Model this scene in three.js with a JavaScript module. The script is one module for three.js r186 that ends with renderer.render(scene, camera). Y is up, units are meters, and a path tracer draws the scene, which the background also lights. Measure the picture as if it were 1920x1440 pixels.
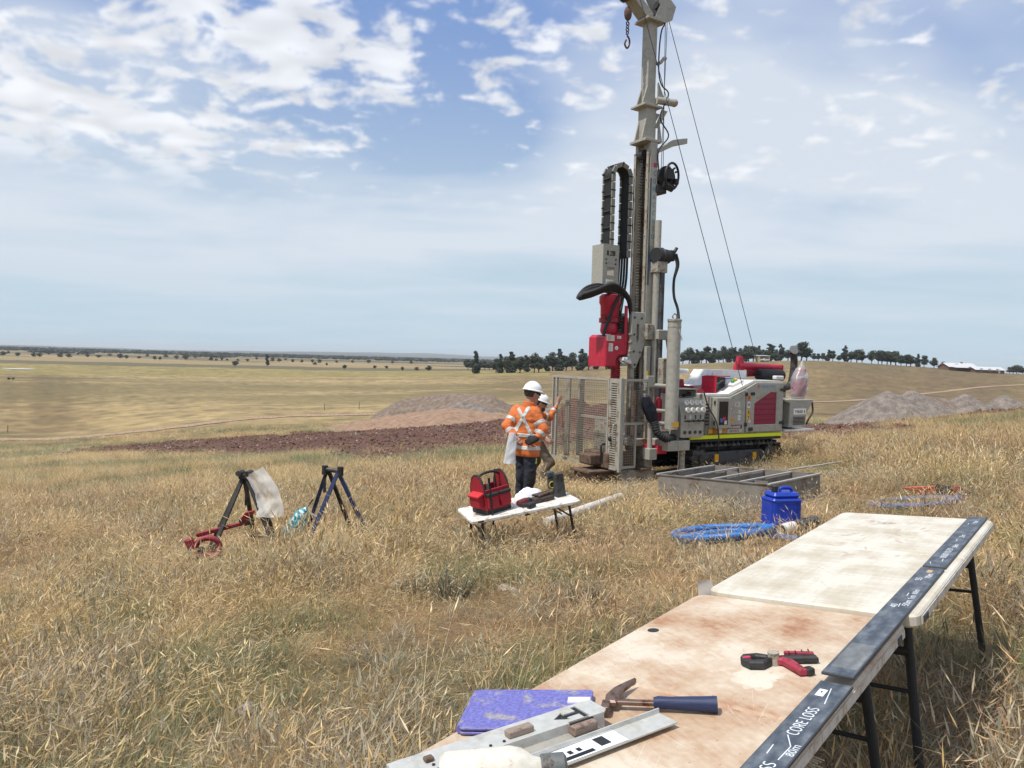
import * as THREE from 'three';
import { mergeGeometries, toCreasedNormals } from 'three/addons/utils/BufferGeometryUtils.js';
import { RoundedBoxGeometry } from 'three/addons/geometries/RoundedBoxGeometry.js';

// ---------------------------------------------------------------- camera, exposure, sun
const scene = new THREE.Scene();
const EYE = 1.6;
const camera = new THREE.PerspectiveCamera(54.43, 4 / 3, 0.05, 20000);
camera.position.set(0, EYE, 0);
camera.rotation.order = 'YXZ';
camera.rotation.x = -0.03285;
camera.rotation.z = 0.02758;
const renderer = new THREE.WebGLRenderer({ antialias: true });
renderer.setSize(1024, 768);
renderer.toneMapping = THREE.LinearToneMapping;
renderer.toneMappingExposure = 1.0;
renderer.shadowMap.enabled = true;

const sun = new THREE.DirectionalLight(new THREE.Color().setRGB(1, 0.955, 0.88), 4.2);
sun.position.set(-26, 60, 16);
sun.castShadow = true;
sun.shadow.radius = 3;
sun.shadow.mapSize.set(4096, 4096);
Object.assign(sun.shadow.camera, { left: -45, right: 45, top: 45, bottom: -45, near: 1, far: 160 });
scene.add(sun, sun.target);

// ---------------------------------------------------------------- numbers and noise
const { clamp, lerp, smoothstep, degToRad } = THREE.MathUtils;
const PI = Math.PI, TAU = PI * 2;
const V = (x, y, z) => new THREE.Vector3(x, y, z);
function rng(seed) { let a = seed >>> 0; return () => { a = (a + 0x6d2b79f5) | 0; let t = Math.imul(a ^ (a >>> 15), 1 | a); t = (t + Math.imul(t ^ (t >>> 7), 61 | t)) ^ t; return ((t ^ (t >>> 14)) >>> 0) / 4294967296; }; }
const PERM = (() => { const r = rng(7), p = [...Array(256).keys()]; for (let i = 255; i > 0; i--) { const j = (r() * (i + 1)) | 0; [p[i], p[j]] = [p[j], p[i]]; } return new Uint8Array([...p, ...p]); })();
const GX = new Float32Array(256), GY = new Float32Array(256);
for (let i = 0; i < 256; i++) { GX[i] = Math.cos(i / 256 * TAU); GY[i] = Math.sin(i / 256 * TAU); }
function noise(x, y, p = 256) {        // gradient noise, about -0.7 to 0.7, repeating every p
  const fx = Math.floor(x), fy = Math.floor(y), dx = x - fx, dy = y - fy;
  const x0 = ((fx % p) + p) % p & 255, y0 = ((fy % p) + p) % p & 255, x1 = (x0 + 1) % p & 255, y1 = (y0 + 1) % p & 255;
  const u = dx * dx * dx * (dx * (dx * 6 - 15) + 10), v = dy * dy * dy * (dy * (dy * 6 - 15) + 10);
  const a = PERM[PERM[x0] + y0], b = PERM[PERM[x1] + y0], c = PERM[PERM[x0] + y1], d = PERM[PERM[x1] + y1];
  const n0 = GX[a] * dx + GY[a] * dy, n1 = GX[b] * (dx - 1) + GY[b] * dy, n2 = GX[c] * dx + GY[c] * (dy - 1), n3 = GX[d] * (dx - 1) + GY[d] * (dy - 1);
  return n0 + u * (n1 - n0) + v * (n2 - n0 + u * (n0 - n1 - n2 + n3));
}
function fbm(x, y, o = 4, p = 256, g = 0.5) { let s = 0, a = 1; for (let i = 0; i < o; i++) { s += a * noise(x + i * 17, y + i * 31, p); x *= 2; y *= 2; p = Math.min(p * 2, 256); a *= g; } return s; }
const col = (r, g, b) => new THREE.Color().setRGB(r, g, b);

// ---------------------------------------------------------------- the sky: thin blue air, broken puffs high up, a milky veil lower down
{
  const W = 3072, H = 1536, data = new Float32Array(W * H * 4);
  const seen = (px, py) => { const k = (px - 960) / 1400, h = 647.5 + 0.0277 * px; return [Math.atan(k), Math.atan((h - py) / 1400 * Math.cos(Math.atan(k)))]; };
  // banks of puffs and clear gaps as they stood that day: [x, y, half width, half height, strength]
  const banks = [[110, 225, 280, 95, 0.85], [330, 50, 270, 85, 0.62], [520, 90, 120, 80, 0.2], [640, 30, 240, 50, 0.5], [625, 130, 110, 55, 0.4], [510, 235, 150, 55, 0.28], [330, 285, 80, 40, 0.35], [770, 170, 90, 60, 0.12], [960, 90, 110, 70, 0.4], [1050, 215, 90, 40, 0.3], [1340, 30, 150, 50, 0.25], [1600, 60, 200, 70, -0.1], [830, 100, 60, 110, -0.3], [860, 280, 130, 50, -0.35], [250, 175, 130, 22, -0.3], [360, 205, 40, 30, -0.3], [1150, 250, 160, 60, -0.2], [600, 330, 300, 25, -0.3]]
    .map(([x, y, w, h, s]) => [...seen(x, y), w / 1400, h / 1400, s]);
  const veils = [[250, 60, 300, 200, 0.15], [400, 440, 520, 110, 0.5], [1600, 380, 420, 150, 0.4], [1600, 120, 400, 150, 0.3], [1330, 120, 120, 160, 0.15], [1100, 420, 300, 90, 0.4], [800, 90, 130, 170, -0.5], [700, 270, 330, 60, -0.5], [1330, 200, 130, 120, 0.05], [930, 270, 120, 90, -0.4], [1000, 525, 260, 18, -0.5], [1750, 520, 300, 20, -0.25], [230, 425, 150, 30, -0.35]]
    .map(([x, y, w, h, s]) => [...seen(x, y), w / 1400, h / 1400, s]);
  const sum = (list, az, el) => { let t = 0; for (const b of list) { const dx = (az - b[0]) / b[2], dy = (el - b[1]) / b[3], q = dx * dx + dy * dy; if (q < 9) t += b[4] * Math.exp(-q); } return t; };
  for (let j = H / 2; j < H; j++) {
    const el = ((j + 0.5) / H - 0.5) * PI, y = Math.sin(el), c = Math.cos(el), k = 1 / (y + 0.06), kp = 1 / (y + 0.22);
    for (let i = 0; i < W; i++) {
      const a = ((i + 0.5) / W - 0.5) * TAU, x = Math.cos(a) * c, z = Math.sin(a) * c, az = Math.atan2(x, -z);
      let u = x * k, w = z * k;
      const front = Math.abs(az) < 0.9 && el < 0.7;
      // clear air
      const t = smoothstep(el, 0.06, 0.46) * 0.86 + 0.14 * clamp(el / 1.4, 0, 1);
      let r = lerp(0.53, 0.115, t), g = lerp(0.68, 0.25, t), b = lerp(0.785, 0.62, t);
      // milky veil
      const wu = u + 0.5 * noise(u * 0.7 + 9, w * 0.7), ww = w + 0.5 * noise(u * 0.7, w * 0.7 + 5);
      let veil = 0.36 + 0.7 * fbm(wu * 0.5 + 3, ww * 0.8 + 8, 5, 256, 0.55) + (front ? 1.1 * sum(veils, az, el) : 0.1);
      veil = clamp(veil, 0.12, 0.9) * (0.35 + 0.65 * smoothstep(el, 0.02, 0.15));
      r = lerp(r, 0.73, veil); g = lerp(g, 0.795, veil); b = lerp(b, 0.88, veil);
      // puffs
      if (el > 0.08) {
        u = x * kp; w = z * kp; const pu = u + 0.05 * noise(u * 7 + 2, w * 7), pw = w + 0.05 * noise(u * 7, w * 7 + 7);
        let n = 0.95 * fbm(pu * 9, pw * 13, 5, 256, 0.6) + 0.3 * noise(pu * 3 + 30, pw * 4);
        n += front ? sum(banks, az, el) * 0.85 - 0.24 : 0.0;
        const m = smoothstep(n, -0.16, 0.52) * smoothstep(el, 0.17, 0.25);
        const bright = 0.95 + 0.25 * clamp(fbm(pu * 9 + 11, pw * 12, 2), -0.5, 0.5);
        r = lerp(r, 0.93 * bright, m * 0.88); g = lerp(g, 0.95 * bright, m * 0.88); b = lerp(b, 0.985 * bright, m * 0.88);
      }
      const o = (j * W + i) * 4; data[o] = r; data[o + 1] = g; data[o + 2] = b; data[o + 3] = 1;
    }
  }
  for (let o = 0; o < W * H * 2; o += 4) { data[o] = 0.33; data[o + 1] = 0.29; data[o + 2] = 0.2; data[o + 3] = 1; }
  const tex = new THREE.DataTexture(data, W, H, THREE.RGBAFormat, THREE.FloatType);
  tex.mapping = THREE.EquirectangularReflectionMapping; tex.magFilter = THREE.LinearFilter; tex.needsUpdate = true;
  scene.background = tex; scene.environment = tex;
}
scene.fog = new THREE.FogExp2(0xeef3f8, 0.00012);

// ---------------------------------------------------------------- geometry helpers (all return plain triangle soup in metres)
function clean(g) {
  if (g.index) g = g.toNonIndexed();
  for (const k of Object.keys(g.attributes)) if (!['position', 'normal', 'uv'].includes(k)) g.deleteAttribute(k);
  if (!g.attributes.normal) g.computeVertexNormals();
  if (!g.attributes.uv) g.setAttribute('uv', new THREE.BufferAttribute(new Float32Array(g.attributes.position.count * 2), 2));
  g.clearGroups(); g.morphAttributes = {};
  return g;
}
const at = (g, x = 0, y = 0, z = 0, rx = 0, ry = 0, rz = 0) => { g.applyMatrix4(new THREE.Matrix4().compose(V(x, y, z), new THREE.Quaternion().setFromEuler(new THREE.Euler(rx, ry, rz)), V(1, 1, 1))); return g; };
const box = (w, h, d, x, y, z, rx, ry, rz) => at(clean(new THREE.BoxGeometry(w, h, d)), x, y, z, rx, ry, rz);
const rbox = (w, h, d, r, x, y, z, rx, ry, rz) => at(clean(new RoundedBoxGeometry(w, h, d, 2, Math.min(r, w / 2.01, h / 2.01, d / 2.01))), x, y, z, rx, ry, rz);
const block = (x0, x1, y0, y1, z0, z1, r = 0) => r ? rbox(x1 - x0, y1 - y0, z1 - z0, r, (x0 + x1) / 2, (y0 + y1) / 2, (z0 + z1) / 2) : box(x1 - x0, y1 - y0, z1 - z0, (x0 + x1) / 2, (y0 + y1) / 2, (z0 + z1) / 2);
function between(g, a, b) { const d = V(...b).sub(V(...a)), q = new THREE.Quaternion().setFromUnitVectors(V(0, 1, 0), d.clone().normalize()); g.applyMatrix4(new THREE.Matrix4().compose(V(...a).add(V(...b)).multiplyScalar(0.5), q, V(1, 1, 1))); return g; }
const dist = (a, b) => Math.hypot(a[0] - b[0], a[1] - b[1], a[2] - b[2]);
const rod = (a, b, r, r2 = r, s = 12, open = false) => between(clean(new THREE.CylinderGeometry(r2, r, dist(a, b), s, 1, open)), a, b);
const bar = (a, b, w, d = w) => between(box(w, dist(a, b), d, 0, 0, 0), a, b);
const tube = (pts, r, s = 8, n = 0, closed = false) => clean(new THREE.TubeGeometry(new THREE.CatmullRomCurve3(pts.map((p) => V(...p)), closed), n || pts.length * 6, r, s, closed));
const lathe = (pts, s = 20, x = 0, y = 0, z = 0, rx, ry, rz) => at(clean(toCreasedNormals(new THREE.LatheGeometry(pts.map((p) => new THREE.Vector2(p[0], p[1])), s), 0.55)), x, y, z, rx, ry, rz);
const ball = (r, x, y, z, sx = 1, sy = 1, sz = 1, s = 14) => { const g = clean(new THREE.SphereGeometry(r, s, Math.ceil(s * 0.7))); g.scale(sx, sy, sz); return at(g, x, y, z); };
const ring = (r, t, x, y, z, rx, ry, rz, s = 24) => at(clean(new THREE.TorusGeometry(r, t, 8, s)), x, y, z, rx, ry, rz);
function ext(pts, depth, bevel = 0, holes = []) {      // outline in x, y; thickness along z from 0 to depth
  const s = new THREE.Shape(pts.map((p) => new THREE.Vector2(p[0], p[1])));
  for (const h of holes) s.holes.push(new THREE.Path(h.map((p) => new THREE.Vector2(p[0], p[1]))));
  const g = new THREE.ExtrudeGeometry(s, { depth: depth - 2 * bevel, bevelEnabled: bevel > 0, bevelSize: bevel, bevelOffset: -bevel, bevelThickness: bevel, bevelSegments: 1, curveSegments: 6 });
  g.translate(0, 0, bevel);
  return clean(g);
}
function roundRect(w, h, r, n = 5) { const p = []; for (const [cx, cy, a0] of [[w / 2 - r, h / 2 - r, 0], [-w / 2 + r, h / 2 - r, PI / 2], [-w / 2 + r, -h / 2 + r, PI], [w / 2 - r, -h / 2 + r, -PI / 2]]) for (let i = 0; i <= n; i++) p.push([cx + r * Math.cos(a0 + i / n * PI / 2), cy + r * Math.sin(a0 + i / n * PI / 2)]); return p; }
function boxUV(g, s = 1) {             // uv in metres on the plane each face looks along
  const p = g.attributes.position.array, n = g.attributes.normal.array, uv = g.attributes.uv.array;
  for (let i = 0; i < p.length / 9; i++) {
    let ax = 0, ay = 0, az = 0;
    for (let k = 0; k < 3; k++) { ax += Math.abs(n[i * 9 + k * 3]); ay += Math.abs(n[i * 9 + k * 3 + 1]); az += Math.abs(n[i * 9 + k * 3 + 2]); }
    for (let k = 0; k < 3; k++) { const o = i * 9 + k * 3, q = (i * 3 + k) * 2; const [a, b] = ax > ay && ax > az ? [p[o + 2], p[o + 1]] : ay > az ? [p[o], p[o + 2]] : [p[o], p[o + 1]]; uv[q] = a * s; uv[q + 1] = b * s; }
  }
  return g;
}
const taken = {};
const numbered = (n) => { taken[n] = (taken[n] ?? -1) + 1; return taken[n] ? n + '_' + String(taken[n]).padStart(3, '0') : n; };
function mesh(name, geos, mat, parent, keepUV = false) {
  const list = (Array.isArray(geos) ? geos : [geos]).map(clean), g = list.length > 1 ? mergeGeometries(list) : list[0];
  if (!keepUV) { g.computeBoundingSphere(); const R = g.boundingSphere.radius; boxUV(g, R < 0.13 ? 6 : R < 0.45 ? 2.5 : 1); }
  const m = new THREE.Mesh(g, mat); m.name = name; m.castShadow = m.receiveShadow = true;
  if (parent) parent.add(m);
  return m;
}
function tag(o, label, category, group, kind) { if (label) o.userData.label = label; if (category) o.userData.category = category; if (group) o.userData.group = group; if (kind) o.userData.kind = kind; return o; }
function thing(name, label, category, x = 0, y = 0, z = 0, turn = 0, group) { const o = new THREE.Group(); o.name = numbered(name); o.position.set(x, y, z); o.rotation.y = turn; scene.add(o); return tag(o, label, category, group); }
function single(name, geos, mat, label, category, group, kind, keepUV) { const m = mesh(numbered(name), geos, mat, scene, keepUV); return tag(m, label, category, group, kind); }
function copyOf(root, name, label, x, y, z, turn = 0, s = 1, group) { const r = root.clone(); r.name = numbered(name); scene.add(r); r.position.set(x, y, z); r.rotation.y = turn; r.scale.setScalar(s); r.userData = { ...root.userData }; return tag(r, label, null, group); }

// ---------------------------------------------------------------- materials
function paint(size, fn, { srgb = true, rx = 1, ry = 1 } = {}) {
  const d = new Uint8Array(size * size * 4);
  for (let j = 0; j < size; j++) for (let i = 0; i < size; i++) { const c = fn(i / size, j / size), o = (j * size + i) * 4; for (let k = 0; k < 3; k++) d[o + k] = clamp(c[k] * 255, 0, 255); d[o + 3] = 255; }
  const t = new THREE.DataTexture(d, size, size); t.wrapS = t.wrapT = THREE.RepeatWrapping; t.magFilter = THREE.LinearFilter; if (srgb) t.colorSpace = THREE.SRGBColorSpace; t.repeat.set(rx, ry); t.needsUpdate = true; return t;
}
function canvas(w, h, draw) {
  const c = document.createElement('canvas'); c.width = w; c.height = h; draw(c.getContext('2d'), w, h);
  const t = new THREE.CanvasTexture(c); t.colorSpace = THREE.SRGBColorSpace; t.wrapS = t.wrapT = THREE.RepeatWrapping; return t;
}
const mat = (c, roughness = 0.7, metalness = 0, more = {}) => new THREE.MeshStandardMaterial({ color: Array.isArray(c) ? col(...c) : c, roughness, metalness, ...more });
const grime = (amount, tint = [0.62, 0.5, 0.38], p = 6, th = 0.18) => paint(256, (u, v) => {      // specks and smears of dried mud over paint, white where clean
  const n = fbm(u * p, v * p, 5, p), s = fbm(u * 24, v * 24, 2, 24);
  const m = clamp(smoothstep(n, th, th + 0.4) * (0.6 + s) + (s > 0.46 ? 0.35 : 0), 0, 1) * amount, w = 1 - 0.07 * (0.5 + fbm(u * 12 + 5, v * 12, 3, 12));
  return [w * lerp(1, tint[0], m), w * lerp(1, tint[1], m), w * lerp(1, tint[2], m)];
});
const GR1 = grime(0.24), GR2 = grime(0.9, [0.6, 0.45, 0.33], 5, 0.0), GRrough = paint(256, (u, v) => { const n = 0.6 + 0.35 * fbm(u * 8, v * 8, 4, 8); return [n, n, n]; }, { srgb: false });
const MT = {
  grey: mat([0.40, 0.385, 0.33], 0.5, 0, { map: GR1 }),
  greyDirty: mat([0.39, 0.365, 0.3], 0.62, 0, { map: GR2 }),
  red: mat([0.52, 0.018, 0.045], 0.42, 0, { map: GR1 }),
  redDirty: mat([0.33, 0.03, 0.05], 0.6, 0, { map: GR2 }),
  black: mat([0.018, 0.019, 0.02], 0.55),
  rubber: mat([0.022, 0.023, 0.024], 0.7, 0, { map: GR1 }),
  steel: mat([0.3, 0.29, 0.27], 0.45, 0.75, { map: GR1 }),
  darkSteel: mat([0.09, 0.085, 0.08], 0.55, 0.5, { map: GR2 }),
  rust: mat([0.15, 0.098, 0.07], 0.85, 0, { map: GR2 }),
  yellow: mat([0.74, 0.82, 0.02], 0.4),
  white: mat([0.78, 0.77, 0.74], 0.5, 0, { map: GR1 }),
  chrome: mat([0.62, 0.62, 0.6], 0.22, 0.95),
  glassy: mat([0.02, 0.022, 0.025], 0.12),
  trackGrey: mat([0.07, 0.075, 0.085], 0.6, 0.1, { map: GR2 }),
};

// ================================================================ THE LAND
// Heights below the eye, by bearing (x over depth) and depth, read off where the land shows.
const LT = [-0.95, -0.65, -0.4, -0.19, 0, 0.17, 0.39, 0.53, 0.68, 0.95];
const LD = [20, 30, 40, 60, 80, 100, 150, 200, 300, 400, 600, 1000, 2000, 4000, 6500, 9000];
const plane = (X, Z) => -1.585 + 0.09 * X + 0.054 * Z;
const LY = LT.map((t) => [20, 30, 40].map((D) => plane(t * D, -D)));
const REST = [
  [-7.6, -8.6, -9, -9.2, -9.3, -9.6, -9.8, -10, -10.2, -10.5, -10.5, -6, 4],
  [-8.0, -9.0, -9.1, -9.3, -9.3, -9.6, -9.6, -10, -10.2, -10.5, -10.5, -6, 3],
  [-6.6, -7.1, -7.4, -8.0, -8.4, -9.0, -9.2, -9.6, -10, -10.5, -10.5, -6, 8],
  [-5.7, -6.2, -6.5, -7.1, -7.5, -8.0, -8.6, -9.2, -9.8, -10.3, -10.5, 2, 34],
  [-4.5, -4.9, -5.2, -5.8, -6.1, -5.9, -6.2, -7.4, -9, -10, -10.5, -4, 22],
  [-4.1, -4.5, -4.7, -4.9, -4.7, -3.4, -1.6, -3, -8, -10, -10.5, -10, -6],
  [-4.2, -4.9, -5.4, -5.9, -5.0, 0.2, 3.7, 1.5, -8, -12, -12, -12, -10],
  [-4.2, -4.8, -5.2, -5.5, -4.9, -1.2, 2.3, 0.8, -6, -10, -12, -12, -10],
  [-3.9, -4.4, -4.8, -5.0, -4.3, -1.8, -0.4, -1.6, -6, -10, -12, -12, -10],
  [-3.6, -4.1, -4.4, -4.6, -4.0, -1.9, -1.2, -2.4, -6, -10, -12, -12, -10],
];
LY.forEach((row, i) => row.push(...REST[i]));
// the brink on the right falls away behind its edge
[[5, -2.74, -3.3], [6, -2.45, -3.2], [7, -2.1, -3.1], [8, -1.5, -2.6], [9, -1.3, -2.3]].forEach(([i, a, b]) => { LY[i][1] = a; LY[i][2] = b; });
const cubic = (a, b, c, d, t) => b + 0.5 * t * (c - a + t * (2 * a - 5 * b + 4 * c - d + t * (3 * (b - c) + d - a)));
function ctrl(t, D) {
  D = clamp(D, 20, 8999); t = clamp(t, -0.949, 0.949);
  let j = LD.length - 2; while (j > 0 && LD[j] > D) j--;
  const f = (Math.log(D) - Math.log(LD[j])) / (Math.log(LD[j + 1]) - Math.log(LD[j]));
  let i = LT.length - 2; while (i > 0 && LT[i] > t) i--;
  const e = (t - LT[i]) / (LT[i + 1] - LT[i]), C = (r) => { const y = LY[clamp(r, 0, LT.length - 1)]; return cubic(y[Math.max(j - 1, 0)], y[j], y[j + 1], y[Math.min(j + 2, LD.length - 1)], f); };
  return cubic(C(i - 1), C(i), C(i + 1), C(i + 2), e);
}
const table1 = (xs, ys, x) => { if (x <= xs[0]) return ys[0]; for (let i = 1; i < xs.length; i++) if (x <= xs[i]) return lerp(ys[i - 1], ys[i], (x - xs[i - 1]) / (xs[i] - xs[i - 1])); return ys[ys.length - 1]; };
function bearing(X, Z) { const r = Math.hypot(X, Z), a = clamp(Math.atan2(X, -Z), -0.76, 0.76); return [Math.tan(a), r * Math.cos(a), r]; }
// the scraped earth below the rig
function dirt(X, Z) {
  const [t, D, r] = bearing(X, Z); if (Z > -5 || r > 90) return 0;
  const e = fbm(X * 0.35, Z * 0.35, 3), w = fbm(X * 1.5, Z * 1.5, 2);
  const a = table1([-0.66, -0.5, -0.4, -0.19, 0, 0.14, 0.3, 0.45, 0.6, 0.75], [46, 36, 31, 22.5, 22, 20, 19, 20, 24, 28], t), b = table1([-0.66, -0.4, -0.19, 0, 0.14, 0.3, 0.45, 0.6, 0.75], [53, 52, 56, 60, 58, 50, 46, 42, 36], t);
  return smoothstep(D + e * 5 + w * 1.6, a - 0.8, a + 0.8) * (1 - smoothstep(D + e * 6, b - 2, b + 2)) * smoothstep(t + 0.12 * e, -0.68, -0.54);
}
function G(X, Z) {
  const [t, D, r] = bearing(X, Z), k = smoothstep(D, 13, 24);
  let y = (k < 1 ? plane(X, Z) * (1 - k) : 0) + (k > 0 ? ctrl(t, D) * k : 0);
  y += 0.03 * fbm(X * 0.6, Z * 0.6, 2) * (1 - smoothstep(r, 60, 120));
  if (r > 60) y += smoothstep(r, 60, 300) * 0.35 * fbm(X * 0.012, Z * 0.012, 3);
  if (r > 5000) y += smoothstep(r, 5000, 8500) * 40 * fbm(X * 0.0007 + 4, Z * 0.0004, 3);
  const d = r > 15 && r < 90 ? dirt(X, Z) : 0;
  if (d > 0) y += d * (0.16 * fbm(X * 0.8, Z * 0.8, 3) + 0.05);
  return y + EYE;
}
// what lies on the ground, as base colours
function groundColour(X, Z, c) {
  const [t, D, r] = bearing(X, Z);
  const n1 = fbm(X * 0.25 + 7, Z * 0.25, 4), n2 = fbm(X * 0.9, Z * 0.9 + 3, 3);
  const edge = -Z + 5 * n1 + 2 * n2 + 0.06 * X, past = smoothstep(edge, 63, 66);     // the fenced edge of the hill paddock, along the track
  if (past < 1) {
    const s = clamp(0.5 + n1 * 0.9, 0, 1), g = smoothstep(n2 + 0.6 * n1, 0.1, 0.5);
    c.setRGB(lerp(0.15, 0.28, s), lerp(0.097, 0.19, s), lerp(0.058, 0.1, s));
    c.lerp(col(0.14, 0.13, 0.065), g * 0.6);
    c.lerp(col(0.38, 0.275, 0.135), clamp(0.3 + 0.9 * fbm(X * 0.5 + 31, Z * 0.5, 3), 0, 0.75));
    const green = 0.55 * smoothstep(fbm(X * 0.12 + 40, Z * 0.3, 3) + 0.05, 0, 0.4);
    c.lerp(col(0.17, 0.17, 0.07), green);
    const d = dirt(X, Z);
    if (d > 0) c.lerp(col(0.17 + 0.06 * n2, 0.088 + 0.035 * n2, 0.064 + 0.025 * n2), d);
    if (past === 0) return c;
  }
  // the fields: long pale and brown drifts, greener strips, cropped paddocks beyond
  const w = r / 260, st = fbm(X * 0.006 / Math.max(w, 0.35) + 20, Z * 0.03 / Math.max(w, 0.35), 5, 256, 0.6), fine = fbm(X * 0.05, Z * 0.16, 4, 256, 0.65), tuss = fbm(X * 0.28, Z * 0.4, 2) + noise(X * 0.9, Z * 0.9);
  const f = col(0.37, 0.28, 0.13).lerp(col(0.52, 0.42, 0.22), clamp(0.45 + 1.8 * st, 0, 1)).lerp(col(0.2, 0.145, 0.075), clamp(0.15 - 1.8 * st + 1.5 * fine, 0, 0.8)).multiplyScalar(1 + 0.5 * fine + 0.4 * tuss);
  const strip = fbm(X * 0.004 + 2, Z * 0.02 + 6, 3), gr = smoothstep(strip + 0.35 * fine + 0.2 * smoothstep(D, 90, 105) * (1 - smoothstep(D, 165, 200)) * smoothstep(t, -0.4, -0.05), 0.08, 0.36);
  f.lerp(col(0.2, 0.18, 0.075), gr * lerp(0.6, 0.4, smoothstep(t, 0.1, 0.4)));
  const e = 12 * fbm(X * 0.01, Z * 0.01, 2) + 22 * t;
  if (t < 0.05) {
    if (D > 265 + e) f.copy(col(0.4, 0.345, 0.135)).multiplyScalar(1 + 0.5 * fine + 0.3 * tuss);      // a paddock of paler, greener crop
    if (D > 440 + 2 * e) f.copy(col(0.2, 0.185, 0.1));
    if (D > 560 + 3 * e) f.copy(col(0.46, 0.37, 0.2));
    if (D > 700) { const b = noise(D * 0.006 + 3 + t * 2, t * 3); f.copy(b > 0.08 ? col(0.5, 0.4, 0.22) : b > -0.12 ? col(0.28, 0.24, 0.13) : col(0.13, 0.13, 0.08)); }
    const q = Math.hypot((D - 225) / 14, (t + 0.6) / 0.2); if (q < 1) f.lerp(col(0.1, 0.115, 0.045), 0.8 * (1 - q));
  }
  if (-Z > 1800) f.copy(col(0.055, 0.07, 0.045));
  c.lerp(f, past);
  return c;
}
{
  const ang = []; for (let a = -PI; a < PI - 1e-6;) { ang.push(a); a += Math.abs(a + 1e-9) < 0.68 ? 0.0026 : Math.abs(a) < 1 ? 0.008 : 0.045; }
  const rad = [0.25]; while (rad[rad.length - 1] < 8900) { const q = rad[rad.length - 1]; rad.push(q * (q < 12 ? 1.09 : q < 2500 ? 1.022 : 1.06)); }
  const na = ang.length, nr = rad.length, P = new Float32Array((na * nr + 1) * 3), C = new Float32Array((na * nr + 1) * 3), U = new Float32Array((na * nr + 1) * 2), I = [], c = new THREE.Color();
  const put = (k, X, Z) => { P[k * 3] = X; P[k * 3 + 1] = G(X, Z); P[k * 3 + 2] = Z; groundColour(X, Z, c); C[k * 3] = c.r; C[k * 3 + 1] = c.g; C[k * 3 + 2] = c.b; U[k * 2] = X / 2.6; U[k * 2 + 1] = Z / 2.6; };
  for (let j = 0; j < nr; j++) for (let i = 0; i < na; i++) put(j * na + i, Math.sin(ang[i]) * rad[j], -Math.cos(ang[i]) * rad[j]);
  put(na * nr, 0, 0);
  for (let i = 0; i < na; i++) { const e = (i + 1) % na; I.push(na * nr, e, i); for (let j = 0; j < nr - 1; j++) { const a = j * na + i, b = j * na + e; I.push(a, b, a + na, b, b + na, a + na); } }
  const g = new THREE.BufferGeometry();
  g.setAttribute('position', new THREE.BufferAttribute(P, 3)); g.setAttribute('color', new THREE.BufferAttribute(C, 3)); g.setAttribute('uv', new THREE.BufferAttribute(U, 2)); g.setIndex(I); g.computeVertexNormals();
  const litter = canvas(1024, 1024, (x, w, h) => {     // fallen straw and crumbs of soil
    const r = rng(5); x.fillStyle = '#c9c2b8'; x.fillRect(0, 0, w, h);
    for (let i = 0; i < 9000; i++) { const q = r(); x.fillStyle = q < 0.4 ? 'rgba(90,70,55,0.35)' : 'rgba(255,245,225,0.3)'; x.beginPath(); x.arc(r() * w, r() * h, 1 + r() * 4, 0, TAU); x.fill(); }
    for (let i = 0; i < 9000; i++) { const X = r() * w, Y = r() * h, a = r() * TAU, l = 8 + r() * 40, q = r(); x.strokeStyle = q < 0.3 ? 'rgba(80,62,45,0.6)' : q < 0.7 ? 'rgba(255,250,230,0.7)' : 'rgba(215,190,140,0.7)'; x.lineWidth = 0.8 + r() * 1.8; x.beginPath(); x.moveTo(X, Y); x.quadraticCurveTo(X + Math.cos(a) * l * 0.5 + r() * 8 - 4, Y + Math.sin(a) * l * 0.5 + r() * 8 - 4, X + Math.cos(a) * l, Y + Math.sin(a) * l); x.stroke(); }
  });
  const m = new THREE.Mesh(g, new THREE.MeshStandardMaterial({ vertexColors: true, map: litter, roughness: 1 })); m.name = 'ground'; m.receiveShadow = true; m.castShadow = true;
  scene.add(m); tag(m, 'dry grassland sloping down to a wide plain', 'ground', null, 'structure');
}

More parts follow.
